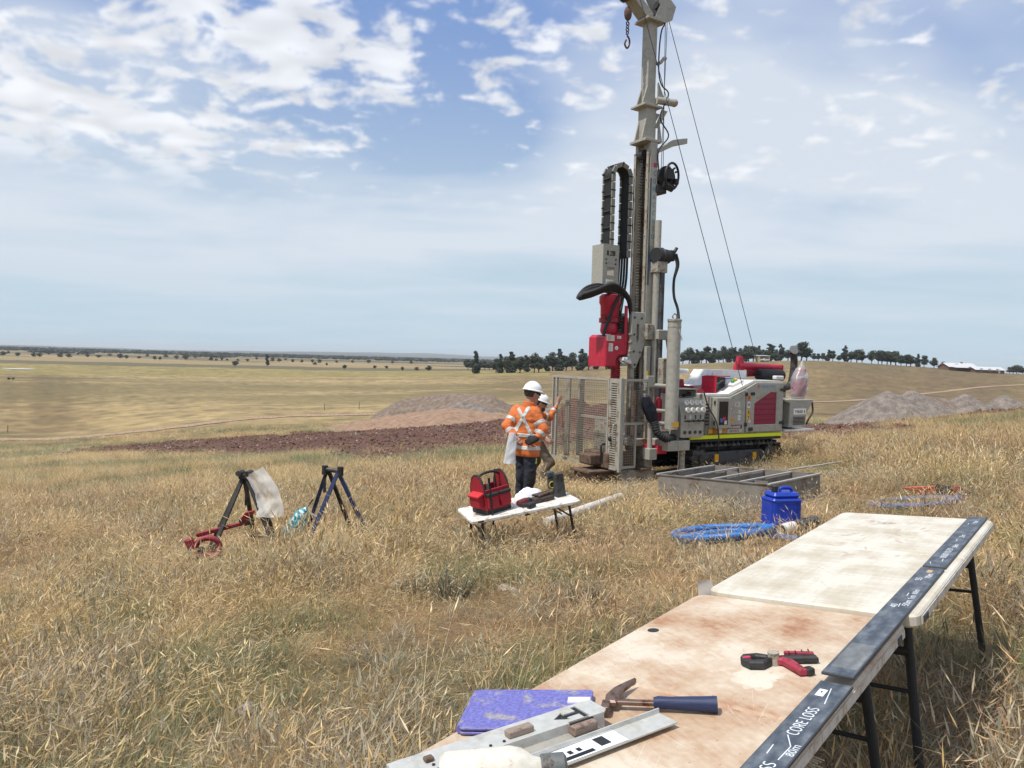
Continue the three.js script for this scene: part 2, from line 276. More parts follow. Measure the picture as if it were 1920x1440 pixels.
// ---------------------------------------------------------------- heaps of gravel and soil
const spot = (px, D) => { const X = (px - 960) / 1400 * D; return [X, G(X, -D), -D]; };
{
  const grain = (a, b, s) => paint(512, (u, v) => { const n = fbm(u * 60, v * 60, 2, 60), m = fbm(u * 7, v * 7, 4, 7), k = clamp(0.5 + n * s + m * 0.5, 0, 1); return [lerp(a[0], b[0], k), lerp(a[1], b[1], k), lerp(a[2], b[2], k)]; });
  const bump = paint(512, (u, v) => { const n = 0.5 + 0.6 * fbm(u * 48, v * 48, 3, 48); return [n, n, n]; }, { srgb: false });
  const gravel = mat([1, 1, 1], 1, 0, { map: grain([0.36, 0.33, 0.31], [0.62, 0.57, 0.52], 0.9), bumpMap: bump, bumpScale: 0.05 });
  const gravelBrown = mat([1, 1, 1], 1, 0, { map: grain([0.38, 0.33, 0.29], [0.6, 0.53, 0.47], 0.8), bumpMap: bump, bumpScale: 0.05 });
  const tan = mat([1, 1, 1], 1, 0, { map: grain([0.48, 0.38, 0.31], [0.68, 0.57, 0.47], 0.7), bumpMap: bump, bumpScale: 0.04 });
  const soil = mat([1, 1, 1], 1, 0, { map: grain([0.27, 0.16, 0.13], [0.5, 0.34, 0.28], 0.9), bumpMap: bump, bumpScale: 0.08 });
  function heap(name, label, m, group, D, ridge, slope, rough = 0.12, seed = 0) {     // ridge: [px, depth, height] points
    const pts = ridge.map(([px, d, h]) => { const [X, , Z] = spot(px, d); return [X, Z, h]; }), top = Math.max(...pts.map((p) => p[2])), pad = top / slope + 0.8;
    const x0 = Math.min(...pts.map((p) => p[0])) - pad, x1 = Math.max(...pts.map((p) => p[0])) + pad, z0 = Math.min(...pts.map((p) => p[1])) - pad, z1 = Math.max(...pts.map((p) => p[1])) + pad, n = 64;
    const cx = (x0 + x1) / 2, cz = (z0 + z1) / 2, P = [], U = [], I = [], y0 = G(cx, cz);
    for (let j = 0; j <= n; j++) for (let i = 0; i <= n; i++) {
      const X = lerp(x0, x1, i / n), Z = lerp(z0, z1, j / n); let h = -9;
      for (let k = 0; k < Math.max(1, pts.length - 1); k++) {
        const a = pts[k], b = pts[k + 1] ?? a, dx = b[0] - a[0], dz = b[1] - a[1], q = dx || dz ? clamp(((X - a[0]) * dx + (Z - a[1]) * dz) / (dx * dx + dz * dz), 0, 1) : 0;
        const d = Math.hypot(X - a[0] - q * dx, Z - a[1] - q * dz), hh = lerp(a[2], b[2], q);
        h = Math.max(h, hh - slope * (Math.sqrt(d * d + 0.12) - 0.35) * (1 + 0.18 * noise(X * 0.5 + seed, Z * 0.5)));
      }
      h += rough * fbm(X * 0.9 + seed, Z * 0.9, 3) + 0.05 * noise(X * 4, Z * 4 + seed);
      P.push(X - cx, Math.max(G(X, Z) + h, G(X, Z) - 0.25) - y0, Z - cz); U.push(X / 3.1, Z / 3.1);
    }
    for (let j = 0; j < n; j++) for (let i = 0; i < n; i++) { const a = j * (n + 1) + i; I.push(a, a + n + 1, a + 1, a + 1, a + n + 1, a + n + 2); }
    const g = new THREE.BufferGeometry(); g.setAttribute('position', new THREE.Float32BufferAttribute(P, 3)); g.setAttribute('uv', new THREE.Float32BufferAttribute(U, 2)); g.setIndex(I); g.computeVertexNormals();
    const o = new THREE.Mesh(g, m); o.name = numbered(name); o.castShadow = o.receiveShadow = true; o.position.set(cx, y0, cz); scene.add(o); tag(o, label, 'gravel heap', group);
  }
  heap('gravel_heap', 'long flat-topped grey gravel heap behind the two workers', gravelBrown, null, 70, [[752, 72, 1.6], [800, 72, 1.8], [862, 70, 1.85], [915, 66, 1.6]], 0.6, 0.12, 1);
  heap('gravel_heap', 'low twin-peaked grey gravel heap before the long flat-topped one', gravel, null, 60, [[864, 60, 1.35]], 0.55, 0.06, 2);
  heap('gravel_heap', 'low rounded grey gravel heap joined to the twin-peaked one', gravel, null, 60, [[888, 59, 1.2]], 0.5, 0.06, 3);
  heap('soil_mound', 'broad low tan soil mound in front of the long gravel heap', tan, null, 56, [[640, 58, 0.35], [740, 57, 0.85], [840, 56, 1.0], [900, 56, 0.45]], 0.2, 0.1, 4);
  heap('soil_heap', 'reddish brown soil heap seen through the mesh guard door', soil, null, 40, [[1084, 41, 1.45]], 0.95, 0.12, 5);
  heap('soil_heap', 'lower reddish soil heap seen through the guard mesh beside the mast', soil, null, 40, [[1128, 44, 1.1]], 0.8, 0.12, 6);
  heap('gravel_heap', 'small grey gravel heap beside the guard door edge', gravel, null, 46, [[1030, 48, 1.0]], 0.6, 0.05, 7);
  const right = 'row of gravel heaps beyond the grassy brink';
  heap('gravel_heap', 'tallest sharp-peaked gravel heap with a long slope towards the rig', gravel, right, 46, [[1666, 46, 2.2]], 0.6, 0.1, 8);
  heap('gravel_heap', 'tall gravel heap leaning against the sharp-peaked one', gravel, right, 46, [[1709, 47, 2.25]], 0.68, 0.1, 9);
  heap('gravel_heap', 'sunken reddish gravel heap between two pointed ones', gravelBrown, right, 46, [[1752, 47, 1.8], [1766, 47, 1.75]], 0.75, 0.1, 10);
  heap('gravel_heap', 'pointed gravel heap right of the sunken reddish one', gravel, right, 46, [[1806, 47, 1.95]], 0.72, 0.1, 11);
  heap('gravel_heap', 'blunt gravel heap second from the end of the row', gravel, right, 46, [[1882, 49, 1.85]], 0.68, 0.1, 12);
  heap('gravel_heap', 'low gravel heap at the end of the row', gravel, right, 46, [[1950, 50, 1.4]], 0.6, 0.1, 13);
}
// pale track across the foot of the slope and the farm track on the far hill
{
  const m = mat([0.5, 0.36, 0.25], 1, 0, { map: paint(256, (u, v) => { const n = 0.82 + 0.35 * fbm(u * 9, v * 9, 4, 9); return [n, n * 0.97, n * 0.94]; }) });
  function track(name, label, pts, w, lift) {
    const c = new THREE.CatmullRomCurve3(pts.map(([px, D]) => { const [X, , Z] = spot(px, D); return V(X, 0, Z); })), n = 220, P = [], U = [], I = [];
    for (let i = 0; i <= n; i++) { const p = c.getPoint(i / n), d = c.getTangent(i / n), k = w * (0.8 + 0.35 * noise(i * 0.13, 2.5)); for (const s of [-1, -0.33, 0.33, 1]) { const X = p.x - d.z * s * k / 2, Z = p.z + d.x * s * k / 2; P.push(X, G(X, Z) + lift, Z); U.push(X / 3, Z / 3); } }
    for (let i = 0; i < n; i++) for (let k = 0; k < 3; k++) { const a = i * 4 + k; I.push(a, a + 1, a + 4, a + 1, a + 5, a + 4); }
    const g = new THREE.BufferGeometry(); g.setAttribute('position', new THREE.Float32BufferAttribute(P, 3)); g.setAttribute('uv', new THREE.Float32BufferAttribute(U, 2)); g.setIndex(I); g.computeVertexNormals();
    if (g.attributes.normal.getY(0) < 0) { g.setIndex(I.reverse()); g.computeVertexNormals(); }
    const o = new THREE.Mesh(g, m); o.name = name; o.receiveShadow = true; scene.add(o); tag(o, label, 'track', null, 'structure');
  }
  track('dirt_track', 'pale dirt track along the foot of the slope', [[-500, 66], [-120, 67], [60, 68], [200, 68.5], [330, 70], [430, 74], [560, 78], [700, 78], [860, 80]], 3.4, 0.05);
  track('farm_track', 'thin dirt track climbing across the far paddock', [[1380, 120], [1530, 128], [1640, 145], [1740, 175], [1860, 215], [2000, 250]], 3.0, 0.07);
  const w = mat([0.5, 0.52, 0.5], 0.4); const P = []; for (let i = 0; i < 40; i++) { const a = i / 40 * TAU, [X, , Z] = spot(34 + 32 * Math.cos(a), 310 + 6 * Math.sin(a)); P.push(V(X, 0, Z)); }
  const s = new THREE.Shape(P.map((p) => new THREE.Vector2(p.x, -p.z))), g = new THREE.ShapeGeometry(s); g.rotateX(-PI / 2); const [cx, cy, cz] = spot(34, 310); g.translate(0, cy + 0.15, 0);
  const o = new THREE.Mesh(g, w); o.name = 'dam_water'; scene.add(o); tag(o, 'small pale farm dam in the plain', 'water', null, 'structure');
}
// ---------------------------------------------------------------- trees
const leafMat = (c) => mat(c, 0.8, 0, { map: paint(128, (u, v) => { const n = 0.75 + 0.7 * fbm(u * 8, v * 8, 3, 8); return [n, n, n * 0.95]; }), side: THREE.DoubleSide });
const LEAF = [leafMat([0.058, 0.078, 0.042]), leafMat([0.085, 0.095, 0.058]), leafMat([0.044, 0.066, 0.042])], BARK = mat([0.13, 0.1, 0.08], 0.95);
function leafCloud(r, lobes, count, size, flat = 0.85) {
  const P = [], N = [], U = [];
  const tot = lobes.reduce((s, l) => s + l[3] * l[3], 0);
  for (const [lx, ly, lz, lr, ls = flat] of lobes) {
    const n = Math.round(count * lr * lr / tot);
    for (let i = 0; i < n; i++) {
      const a = r() * TAU, z = r() * 2 - 1, q = Math.sqrt(1 - z * z), k = lr * Math.pow(0.35 + 0.65 * r(), 0.5) * (0.8 + 0.35 * noise(a * 1.5 + lx, z * 2 + ly));
      const c = V(lx + k * q * Math.cos(a), ly + k * z * ls, lz + k * q * Math.sin(a)), d = V(q * Math.cos(a), z, q * Math.sin(a));
      const nn = d.clone().add(V(r() - 0.5, r() - 0.2, r() - 0.5).multiplyScalar(1.3)).normalize(), s = size * (0.6 + 0.8 * r());
      const e = V(r() - 0.5, r() - 0.5, r() - 0.5).cross(nn).normalize(), f = nn.clone().cross(e), u0 = r(), v0 = r();
      for (const [x, y] of [[-1, -0.35], [0.2, -0.6], [1, 0.1], [-1, -0.35], [1, 0.1], [-0.1, 0.65]]) { const p = c.clone().addScaledVector(e, x * s).addScaledVector(f, y * s); P.push(p.x, p.y, p.z); N.push(nn.x, nn.y, nn.z); U.push(u0 + x * 0.1, v0 + y * 0.1); }
    }
  }
  const g = new THREE.BufferGeometry(); g.setAttribute('position', new THREE.Float32BufferAttribute(P, 3)); g.setAttribute('normal', new THREE.Float32BufferAttribute(N, 3)); g.setAttribute('uv', new THREE.Float32BufferAttribute(U, 2)); return g;
}
function treeModel(seed, kind) {        // eight metres tall
  const r = rng(seed), o = new THREE.Group(), limbs = [], lobes = [];
  if (kind === 'pine') {
    limbs.push(rod([0, -0.4, 0], [0.1, 7, 0.05], 0.2, 0.05, 7));
    for (let i = 0; i < 9; i++) { const h = 1.0 + i * 0.78, w = 2.0 * Math.pow(1 - i / 10.5, 0.75) + 0.3, a = r() * TAU, k = 0.75 * w * r(); lobes.push([Math.cos(a) * k, h, Math.sin(a) * k, w * (0.65 + 0.3 * r()), 0.75]); limbs.push(rod([0.05, h - 0.3, 0], [Math.cos(a) * k, h, Math.sin(a) * k], 0.06, 0.03, 5)); }
  } else if (kind === 'poplar') {
    limbs.push(rod([0, -0.4, 0], [0, 7, 0], 0.2, 0.05, 7));
    for (let i = 0; i < 9; i++) lobes.push([(r() - 0.5) * 1.0, 1.6 + i * 0.75, (r() - 0.5) * 1.0, 0.95 - 0.045 * i + 0.25 * r(), 1]);
  } else {
    const n = kind === 'wide' ? 8 : 6, sp = kind === 'wide' ? 2.7 : 1.7, fork = 0.9 + r() * 0.5;
    limbs.push(rod([0, -0.4, 0], [0.15, fork, 0.1], 0.26, 0.18, 7));
    for (let i = 0; i < n; i++) { const a = i / n * TAU + r(), k = sp * (0.35 + 0.65 * r()), h = 2.5 + 3.7 * r() - (kind === 'wide' ? 0.4 : 0); lobes.push([Math.cos(a) * k, h, Math.sin(a) * k, 1.3 + 0.7 * r(), 0.85]); limbs.push(rod([0.15, fork - 0.1, 0.1], [Math.cos(a) * k * 0.9, h - 0.2, Math.sin(a) * k * 0.9], 0.12, 0.04, 5)); }
    lobes.push([0.2, 6.0, 0, 1.7, 0.85], [0, 4.4, 0.2, 1.8, 0.9], [0.3, 2.7, -0.3, 1.7, 0.85], [-0.8, 2.2, 0.3, 1.1, 0.8]);
  }
  mesh('trunk', limbs, BARK, o);
  const c = mesh('crown', leafCloud(r, lobes, 1500, 0.3), LEAF[kind === 'wide' ? 1 : kind === 'pine' ? 2 : 0], o, true);
  return o;
}
{
  const models = { pine: [11, 12, 13].map((s) => treeModel(s, 'pine')), round: [21, 22, 23, 24].map((s) => treeModel(s, 'round')), wide: [31, 32, 33].map((s) => treeModel(s, 'wide')), poplar: [treeModel(41, 'poplar')] };
  const r = rng(99);
  let kk; const word = (k) => k === 'pine' ? 'dark conical pine tree' : 'dark round-crowned gum tree';
  function plant(px, D, hpx, kind, label, group) {
    const [x, y, z] = spot(px, D), list = models[kind], src = list[(r() * list.length) | 0], o = src.clone();
    o.name = numbered({ pine: 'pine_tree', round: 'gum_tree', wide: 'paddock_tree', poplar: 'slender_tree' }[kind]); o.position.set(x, y, z); o.rotation.y = r() * TAU; const s = hpx * D / 1400 / 7.6; o.scale.set(s * (0.95 + 0.7 * r()), s * (0.85 + 0.3 * r()), s * (0.95 + 0.7 * r())); scene.add(o);
    tag(o, label, 'tree', group);
  }
  // the grove behind the workers
  for (const [px, D, h, k] of [[893, 330, 40, 'pine'], [929, 345, 30, 'round'], [937, 335, 33, 'pine'], [951, 350, 32, 'round'], [958, 332, 36, 'pine'], [974, 322, 36, 'round'], [986, 345, 34, 'pine'], [1001, 320, 36, 'round'], [1010, 318, 34, 'round'], [1024, 345, 34, 'pine'], [1036, 350, 36, 'round'], [1048, 345, 38, 'pine'], [1060, 352, 34, 'round'], [1072, 352, 32, 'round'], [1090, 340, 40, 'pine'], [1102, 352, 32, 'round'], [1118, 352, 34, 'pine'], [1136, 350, 32, 'round'], [1150, 356, 34, 'pine']])
    plant(px, D, h, k, word(k) + ' in the grove behind the workers', 'trees of the grove behind the workers');
  for (let i = 0; i < 9; i++) plant(872 + i * 8 + r() * 5, 470 + r() * 40, 15 + r() * 6, 'round', 'small dark tree at the far edge of the grove', 'small trees at the edge of the grove');
  for (let i = 0; i < 22; i++) plant(1278 + i * 8.2 + r() * 5, 395 + r() * 30, 22 + r() * 9, (kk = r() < 0.5 ? 'round' : 'pine'), word(kk) + ' in the row behind the drill rig', 'trees in the row behind the rig');
  for (const [px, D, h, k] of [[1398, 380, 30, 'round'], [1418, 384, 26, 'round'], [1444, 372, 33, 'pine'], [1462, 376, 32, 'pine'], [1475, 380, 24, 'round'], [1500, 372, 34, 'round'], [1510, 376, 26, 'round']]) plant(px, D, h, k, word(k) + ' beside the shed on the hill', 'trees beside the shed');
  for (const [px, h, k] of [[1524, 15, 'round'], [1532, 17, 'round'], [1541, 16, 'round'], [1551, 20, 'pine'], [1559, 20, 'round'], [1571, 14, 'round'], [1582, 27, 'pine'], [1593, 22, 'round'], [1604, 26, 'round'], [1614, 22, 'round']]) plant(px, 392 + r() * 8, h, k, word(k) + ' standing on the crest of the hill', 'trees on the hill crest');
  for (const [px, h, k] of [[1632, 25, 'round'], [1645, 24, 'round'], [1652, 26, 'round'], [1661, 27, 'round'], [1669, 26, 'round'], [1678, 26, 'round'], [1687, 25, 'round'], [1697, 25, 'round'], [1705, 24, 'round'], [1719, 23, 'pine'], [1731, 22, 'round'], [1749, 23, 'round'], [1767, 16, 'round']]) plant(px, 380 + r() * 16, h, k, word(k) + ' in the row running down to the farmhouse', 'trees above the farmhouse');
  for (let i = 0; i < 9; i++) plant(1888 + i * 7 + r() * 4, 400 + r() * 20, 12 + r() * 6, 'wide', 'bush beyond the farmhouse', 'bushes beyond the farmhouse');
  // scattered trees on the plain
  plant(500, 520, 24, 'poplar', 'tall slender dark tree alone on the plain', null); plant(440, 470, 12, 'wide', 'wide-crowned tree alone before the slender one on the plain', null);
  for (const [px, D, h, k] of [[803, 420, 13, 'round'], [781, 430, 8, 'wide'], [754, 430, 9, 'round'], [702, 500, 8, 'wide'], [724, 510, 6, 'wide'], [645, 470, 10, 'round'], [612, 620, 6, 'wide'], [590, 640, 7, 'wide']]) plant(px, D, h, k, 'lone tree on the plain left of the grove', 'lone trees on the plain by the grove');
  for (const [px, D, h] of [[5, 700, 9], [32, 690, 9], [62, 680, 9], [73, 690, 8], [112, 700, 9], [128, 700, 9], [163, 760, 7], [184, 760, 8], [224, 720, 10], [236, 730, 8], [260, 760, 6], [289, 700, 9], [299, 700, 8], [330, 800, 9], [347, 760, 11], [395, 760, 9], [404, 770, 6], [415, 800, 6], [425, 800, 5], [445, 780, 6], [463, 760, 6], [510, 800, 9], [522, 800, 8], [548, 780, 8], [565, 790, 7], [585, 800, 8], [598, 800, 8], [630, 860, 6], [660, 900, 7], [690, 900, 8], [735, 950, 6], [770, 950, 7], [15, 900, 6], [90, 950, 6], [145, 980, 6], [205, 960, 6], [275, 1000, 6], [310, 980, 7], [365, 1000, 6], [480, 1000, 6], [535, 1000, 6]]) plant(px, D, h, 'wide', 'scattered gum tree far out on the plain', 'scattered trees on the plain');
  for (const [px, D] of [[16, 205], [24, 206]]) plant(px, D, 5.5, 'wide', 'small dark bush near the farm dam', 'bushes near the dam');
  // far-off woods, one mass
  const lump = leafCloud(rng(3), [[0, 4, 0, 4.2, 0.75], [2.5, 5.5, 1, 3, 0.8], [-2.6, 5, -1, 3.2, 0.8]], 90, 1.6), n = 5200, im = new THREE.InstancedMesh(lump, LEAF[0], n), M = new THREE.Matrix4(), q = new THREE.Quaternion();
  for (let i = 0; i < n; i++) {
    const b = Math.floor(r() * 5), D = [1150, 1500, 1900, 2600, 3700][b] * (1 + 0.06 * r()), t = -1.25 + 2.5 * r(), X = t * D, k = 0.75 + 0.6 * r(), gap = noise(t * 6 + b * 9, b) > (b === 0 ? 0.12 : -0.25) || b > 2;
    q.setFromAxisAngle(V(0, 1, 0), r() * TAU); M.compose(V(X, G(X, -D) - (gap ? 0.5 : 60), -D), q, V(k * 1.5, k * (b === 0 ? 0.6 : 0.95), k * 1.5)); im.setMatrixAt(i, M);
  }
  im.name = 'far_woodland'; im.castShadow = im.receiveShadow = true; scene.add(im); tag(im, 'distant belt of dark woodland along the horizon', 'woodland', null, 'stuff');
}
// ---------------------------------------------------------------- farm buildings, fence posts
{
  const brick = mat([0.2, 0.11, 0.08], 0.9, 0, { map: GR1 }), tin = mat([0.58, 0.58, 0.57], 0.5, 0.1), dark = mat([0.03, 0.03, 0.032], 0.3), cream = mat([0.6, 0.54, 0.36], 0.7), frame = mat([0.7, 0.7, 0.68], 0.5);
  function house(label, px, D, len, dep, wall, roof, turn, porch) {
    const [x, y, z] = spot(px, D), o = thing('farmhouse', label, 'house', x, y - 0.1, z, turn);
    mesh('wall', [ext([[-dep / 2, -1.5], [dep / 2, -1.5], [dep / 2, wall], [0, wall + roof * 0.96], [-dep / 2, wall]], len).rotateY(PI / 2).translate(-len / 2, 0, 0)], brick, o);
    const sl = Math.hypot(dep / 2 + 0.7, roof * 1.1), a = Math.atan2(roof, dep / 2);
    mesh('roof', [box(len + 1, 0.14, sl, 0, wall + roof / 2 + 0.08, (dep / 4 + 0.3), a, 0, 0), box(len + 1, 0.14, sl, 0, wall + roof / 2 + 0.08, -(dep / 4 + 0.3), -a, 0, 0)], tin, o);
    if (porch) mesh('verandah_roof', box(len * 0.9, 0.1, 3.2, len * 0.05, wall - 0.2, dep / 2 + 1.9, 0.09, 0, 0), tin, o);
    for (let i = 0; i < 3; i++) { const w = mesh('window', box(1.6, 1.2, 0.08, -len / 2 + len * (0.2 + 0.28 * i), 1.5, dep / 2 + 0.02), dark, o); mesh('sill', box(1.8, 0.1, 0.14, -len / 2 + len * (0.2 + 0.28 * i), 0.86, dep / 2 + 0.02), frame, w); }
    mesh('door', box(1, 2.1, 0.08, len * 0.32, 1.05, dep / 2 + 0.03), frame, o);
    return o;
  }
  const h1 = house('brick farmhouse with pale roof and chimney below the tree row', 1793, 372, 15, 8, 1.9, 1.7, 0.12, true);
  mesh('chimney', block(1.8, 2.6, 2.6, 4.4, -0.4, 0.4), brick, h1); mesh('water_heater', [rod([-2.4, 3.1, 1.4], [-1, 3.1, 1.4], 0.3)], dark, h1);
  house('long low white-roofed farm building beside the brick farmhouse', 1845, 366, 15, 7, 1.5, 1.3, 0.1, false);
  const [x, y, z] = spot(1427, 366), s = thing('farm_shed', 'open-fronted cream farm shed on the hill behind the rig', 'shed', x, y, z, 0);
  mesh('wall', [box(5.6, 3, 0.15, 0, 1.3, -2.5), box(0.15, 3, 5, 2.75, 1.3, 0)], cream, s);
  mesh('roof', [box(6.4, 0.14, 5.8, 0, 2.95, 0, 0.05, 0, 0)], tin, s);
  mesh('front_panel', box(1.1, 3, 0.15, -2.3, 1.3, 2.4), cream, s);
  for (const px of [-2.7, 2.7]) mesh('post', box(0.16, 3, 0.16, px, 1.3, 2.6), cream, s);
  const car = thing('parked_ute', 'small pale utility vehicle parked in the cream shed', 'car', x + 0.5, y + 0.15, z + 2.2, 0);
  mesh('body', [ext([[-2, 0.35], [2.1, 0.35], [2.1, 0.95], [1.2, 1.02], [0.75, 1.5], [-0.5, 1.55], [-0.7, 1], [-2, 1]], 1.6, 0.05).translate(0, 0, -0.8)], frame, car);
  mesh('window', [ext([[-0.4, 1.05], [1, 1.05], [0.68, 1.42], [-0.35, 1.45]], 1.64).translate(0, 0, -0.82)], dark, car);
  for (const a of [-1.3, 1.4]) for (const b of [-0.75, 0.75]) mesh('wheel', rod([a, 0.33, b - 0.1], [a, 0.33, b + 0.1], 0.33, 0.33, 14), dark, car);
  const wood = mat([0.14, 0.12, 0.1], 0.95);
  for (const [px, D, h] of [[14, 77, 0.75], [609, 88, 0.8], [674, 88, 0.9]]) { const [X, Y, Z] = spot(px, D), o = thing('fence_post', 'weathered fence post beside the pale dirt track', 'fence post', X, Y, Z, 0, 'fence posts along the track'); mesh('post', [rod([0, -0.2, 0], [0.03, h, 0], 0.04, 0.035, 6)], wood, o); }
}

// ================================================================ GRASS
{
  const r = rng(2024);
  function tuft(n, h0, h1, width, spread, lean, droop, seg = 3, heads = 0, twist = 1) {
    const P = [], N = [], I = [];
    for (let i = 0; i < n; i++) {
      const a = r() * TAU, q = Math.sqrt(r()) * spread, h = lerp(h0, h1, r()), dir = a + (r() - 0.5) * 2 * twist, l = lean * (0.3 + r()), dr = droop * (0.4 + r()), w = width * (0.6 + 0.8 * r()), base = P.length / 3;
      let dx = Math.cos(dir) * l + 0.14, dz = Math.sin(dir) * l, x = Math.cos(a) * q, y = -0.02, z = Math.sin(a) * q;
      const f = Math.atan2(dz, dx) + PI / 2 + (r() - 0.5) * 1.1, fx = Math.cos(f), fz = Math.sin(f), t = V(0, 1, 0), wv = V(fx, 0, fz), nv = V(0, 0, 0);
      for (let s = 0; s <= seg; s++) {
        const k = s / seg, ww = w * (1 - 0.8 * k) / 2, m = 1 + dr * k * 2.2, vy = 1 - dr * k * 1.05, L = Math.hypot(dx * m, vy, dz * m);
        t.set(dx * m / L, vy / L, dz * m / L); nv.copy(t).cross(wv).normalize(); if (nv.y < 0) nv.negate();
        P.push(x - fx * ww, y, z - fz * ww, x + fx * ww, y, z + fz * ww); N.push(nv.x, nv.y, nv.z, nv.x, nv.y, nv.z);
        if (s < seg) { const b = base + s * 2, up = V().copy(t).cross(wv).y < 0; if (up) I.push(b, b + 1, b + 2, b + 1, b + 3, b + 2); else I.push(b, b + 2, b + 1, b + 1, b + 2, b + 3); const st = h / seg; x += t.x * st; y += t.y * st; z += t.z * st; }
      }
      if (r() < heads) { const b = P.length / 3, hw = 0.0032, hl = 0.05 + 0.04 * r(); for (const [u, e] of [[0, 0], [0.3, 1], [0.3, -1], [1, 0]]) { P.push(x + t.x * hl * u + fx * e * hw, y + t.y * hl * u, z + t.z * hl * u + fz * e * hw); N.push(nv.x, nv.y, nv.z); } I.push(b, b + 2, b + 1, b + 1, b + 2, b + 3); }
    }
    const g = new THREE.BufferGeometry(); g.setAttribute('position', new THREE.Float32BufferAttribute(P, 3)); g.setIndex(I); g.computeVertexNormals(); return g;
  }
  const blade = new THREE.MeshPhysicalMaterial({ color: 0xffffff, roughness: 0.9, transmission: 0.15, thickness: 0, side: THREE.DoubleSide });
  const STRAW = [[0.5, 0.35, 0.155], [0.56, 0.415, 0.205], [0.44, 0.295, 0.115], [0.66, 0.53, 0.31], [0.47, 0.325, 0.14], [0.34, 0.225, 0.1]], GREEN = [[0.16, 0.19, 0.075], [0.21, 0.23, 0.1], [0.12, 0.16, 0.07], [0.26, 0.26, 0.14]], DULL = [[0.32, 0.26, 0.18], [0.24, 0.19, 0.13], [0.42, 0.36, 0.25], [0.22, 0.22, 0.15]], RUSTY = [[0.46, 0.28, 0.14], [0.38, 0.22, 0.12], [0.5, 0.33, 0.17]];
  // where the rig, the tank and the tables stand nothing tall grows
  const rigX = new THREE.Vector2(Math.cos(0.548), -Math.sin(0.548)), rigZ = new THREE.Vector2(Math.sin(0.548), Math.cos(0.548));
  const clear = (X, Z) => {
    const dx = X - 3.208, dz = Z + 13.3, a = dx * rigX.x + dz * rigX.y, b = dx * rigZ.x + dz * rigZ.y;
    if (a > -1.75 && a < 2.7 && b > -1.7 && b < 0.1) return true;
    const p = (X - 3.13) * 0.713 + (Z + 10.15) * -0.70, s = (X - 3.13) * 0.70 + (Z + 10.15) * 0.713; if (Math.abs(p) < 0.92 && Math.abs(s) < 0.85) return true;
    return false;
  };
  const kinds = {
    dry_grass: { label: 'dry straw-coloured grass over the slope', geos: [tuft(46, 0.1, 0.28, 0.0015, 0.11, 0.6, 0.85, 6, 0.4), tuft(48, 0.1, 0.26, 0.0015, 0.13, 0.9, 1.0, 6, 0.2), tuft(42, 0.14, 0.36, 0.0014, 0.1, 0.4, 0.8, 6, 0.7)] },
    matted_straw: { label: 'flattened matted straw lying between the tufts', geos: [tuft(54, 0.14, 0.36, 0.0016, 0.2, 2.2, 0.85, 5, 0, 3), tuft(50, 0.16, 0.4, 0.0015, 0.22, 3.4, 0.75, 5, 0, 3)] },
    green_grass: { label: 'short green grass growing among the straw', geos: [tuft(48, 0.08, 0.24, 0.0022, 0.1, 0.5, 0.7, 5, 0), tuft(40, 0.05, 0.16, 0.0034, 0.12, 0.8, 0.8, 4, 0)] },
    withered_weeds: { label: 'grey-brown withered weeds among the grass', geos: [tuft(34, 0.08, 0.26, 0.0015, 0.1, 0.7, 0.3, 4, 0.6, 3), tuft(38, 0.05, 0.17, 0.002, 0.13, 1.0, 0.4, 4, 0.2, 3)] },
    tall_stalks: { label: 'tall dry seed stalks standing above the grass', geos: [tuft(7, 0.28, 0.52, 0.0019, 0.1, 0.5, 0.65, 7, 0.9), tuft(5, 0.25, 0.48, 0.0021, 0.12, 0.8, 0.85, 7, 0.5)] },
    slope_grass: { label: 'coarse straw grass on the brink and lower slope', geos: [tuft(42, 0.15, 0.4, 0.0045, 0.26, 0.6, 0.9, 5, 0), tuft(44, 0.15, 0.36, 0.0045, 0.28, 1.2, 0.9, 4, 0)] },
  };
  // trodden ground round the gear
  const trod = [[-3.05, -8.5, 1.2, 0.5], [-2.15, -8.9, 1.1, 0.5], [0.1, -7.7, 1.1, 0.6], [2.3, -7.6, 0.8, 0.5], [2.85, -7.6, 0.5, 0.5], [3.0, -9.6, 1.5, 0.6], [4.85, -8.8, 0.7, 0.6], [1.9, -12.3, 1.7, 0.35], [3.6, -12.3, 2.0, 0.4], [0.3, -10.2, 0.7, 0.6], [1.0, -9.7, 0.8, 0.6], [4.8, -11.5, 1.2, 0.6]];
  const tread = (X, Z) => { let k = 1; for (const [x, z, R, f] of trod) { const d = Math.hypot(X - x, Z - z) / R; if (d < 1.3) k = Math.min(k, lerp(f, 1, smoothstep(d, 0.6, 1.3))); } return k; };
  const lists = {}; for (const k in kinds) lists[k] = kinds[k].geos.map(() => []);
  const add = (k, X, Z, s, c, sy = 1) => { const l = lists[k]; sy *= tread(X, Z); l[(r() * l.length) | 0].push([X, Z, s, sy, c, r() * TAU]); };
  const pick = (l, v = 0.38) => { const c = l[(r() * l.length) | 0], k = 1 + (r() - 0.5) * 2 * v; return [c[0] * k, c[1] * k * (1 + (r() - 0.5) * 0.08), c[2] * k]; };
  const zone = (X, Z) => { const a = fbm(X * 0.32 + 50, Z * 0.32, 3), b = fbm(X * 0.85 + 9, Z * 0.85 + 70, 3), c = fbm(X * 0.2, Z * 0.2 + 33, 2); return [a, b, c]; };
  function sow(n, D0, D1, t0, t1, fn) { for (let i = 0; i < n; i++) { const D = Math.sqrt(lerp(D0 * D0, D1 * D1, r())), X = lerp(t0, t1, r()) * D, Z = -D; if (clear(X, Z)) continue; fn(X, Z, D); } }
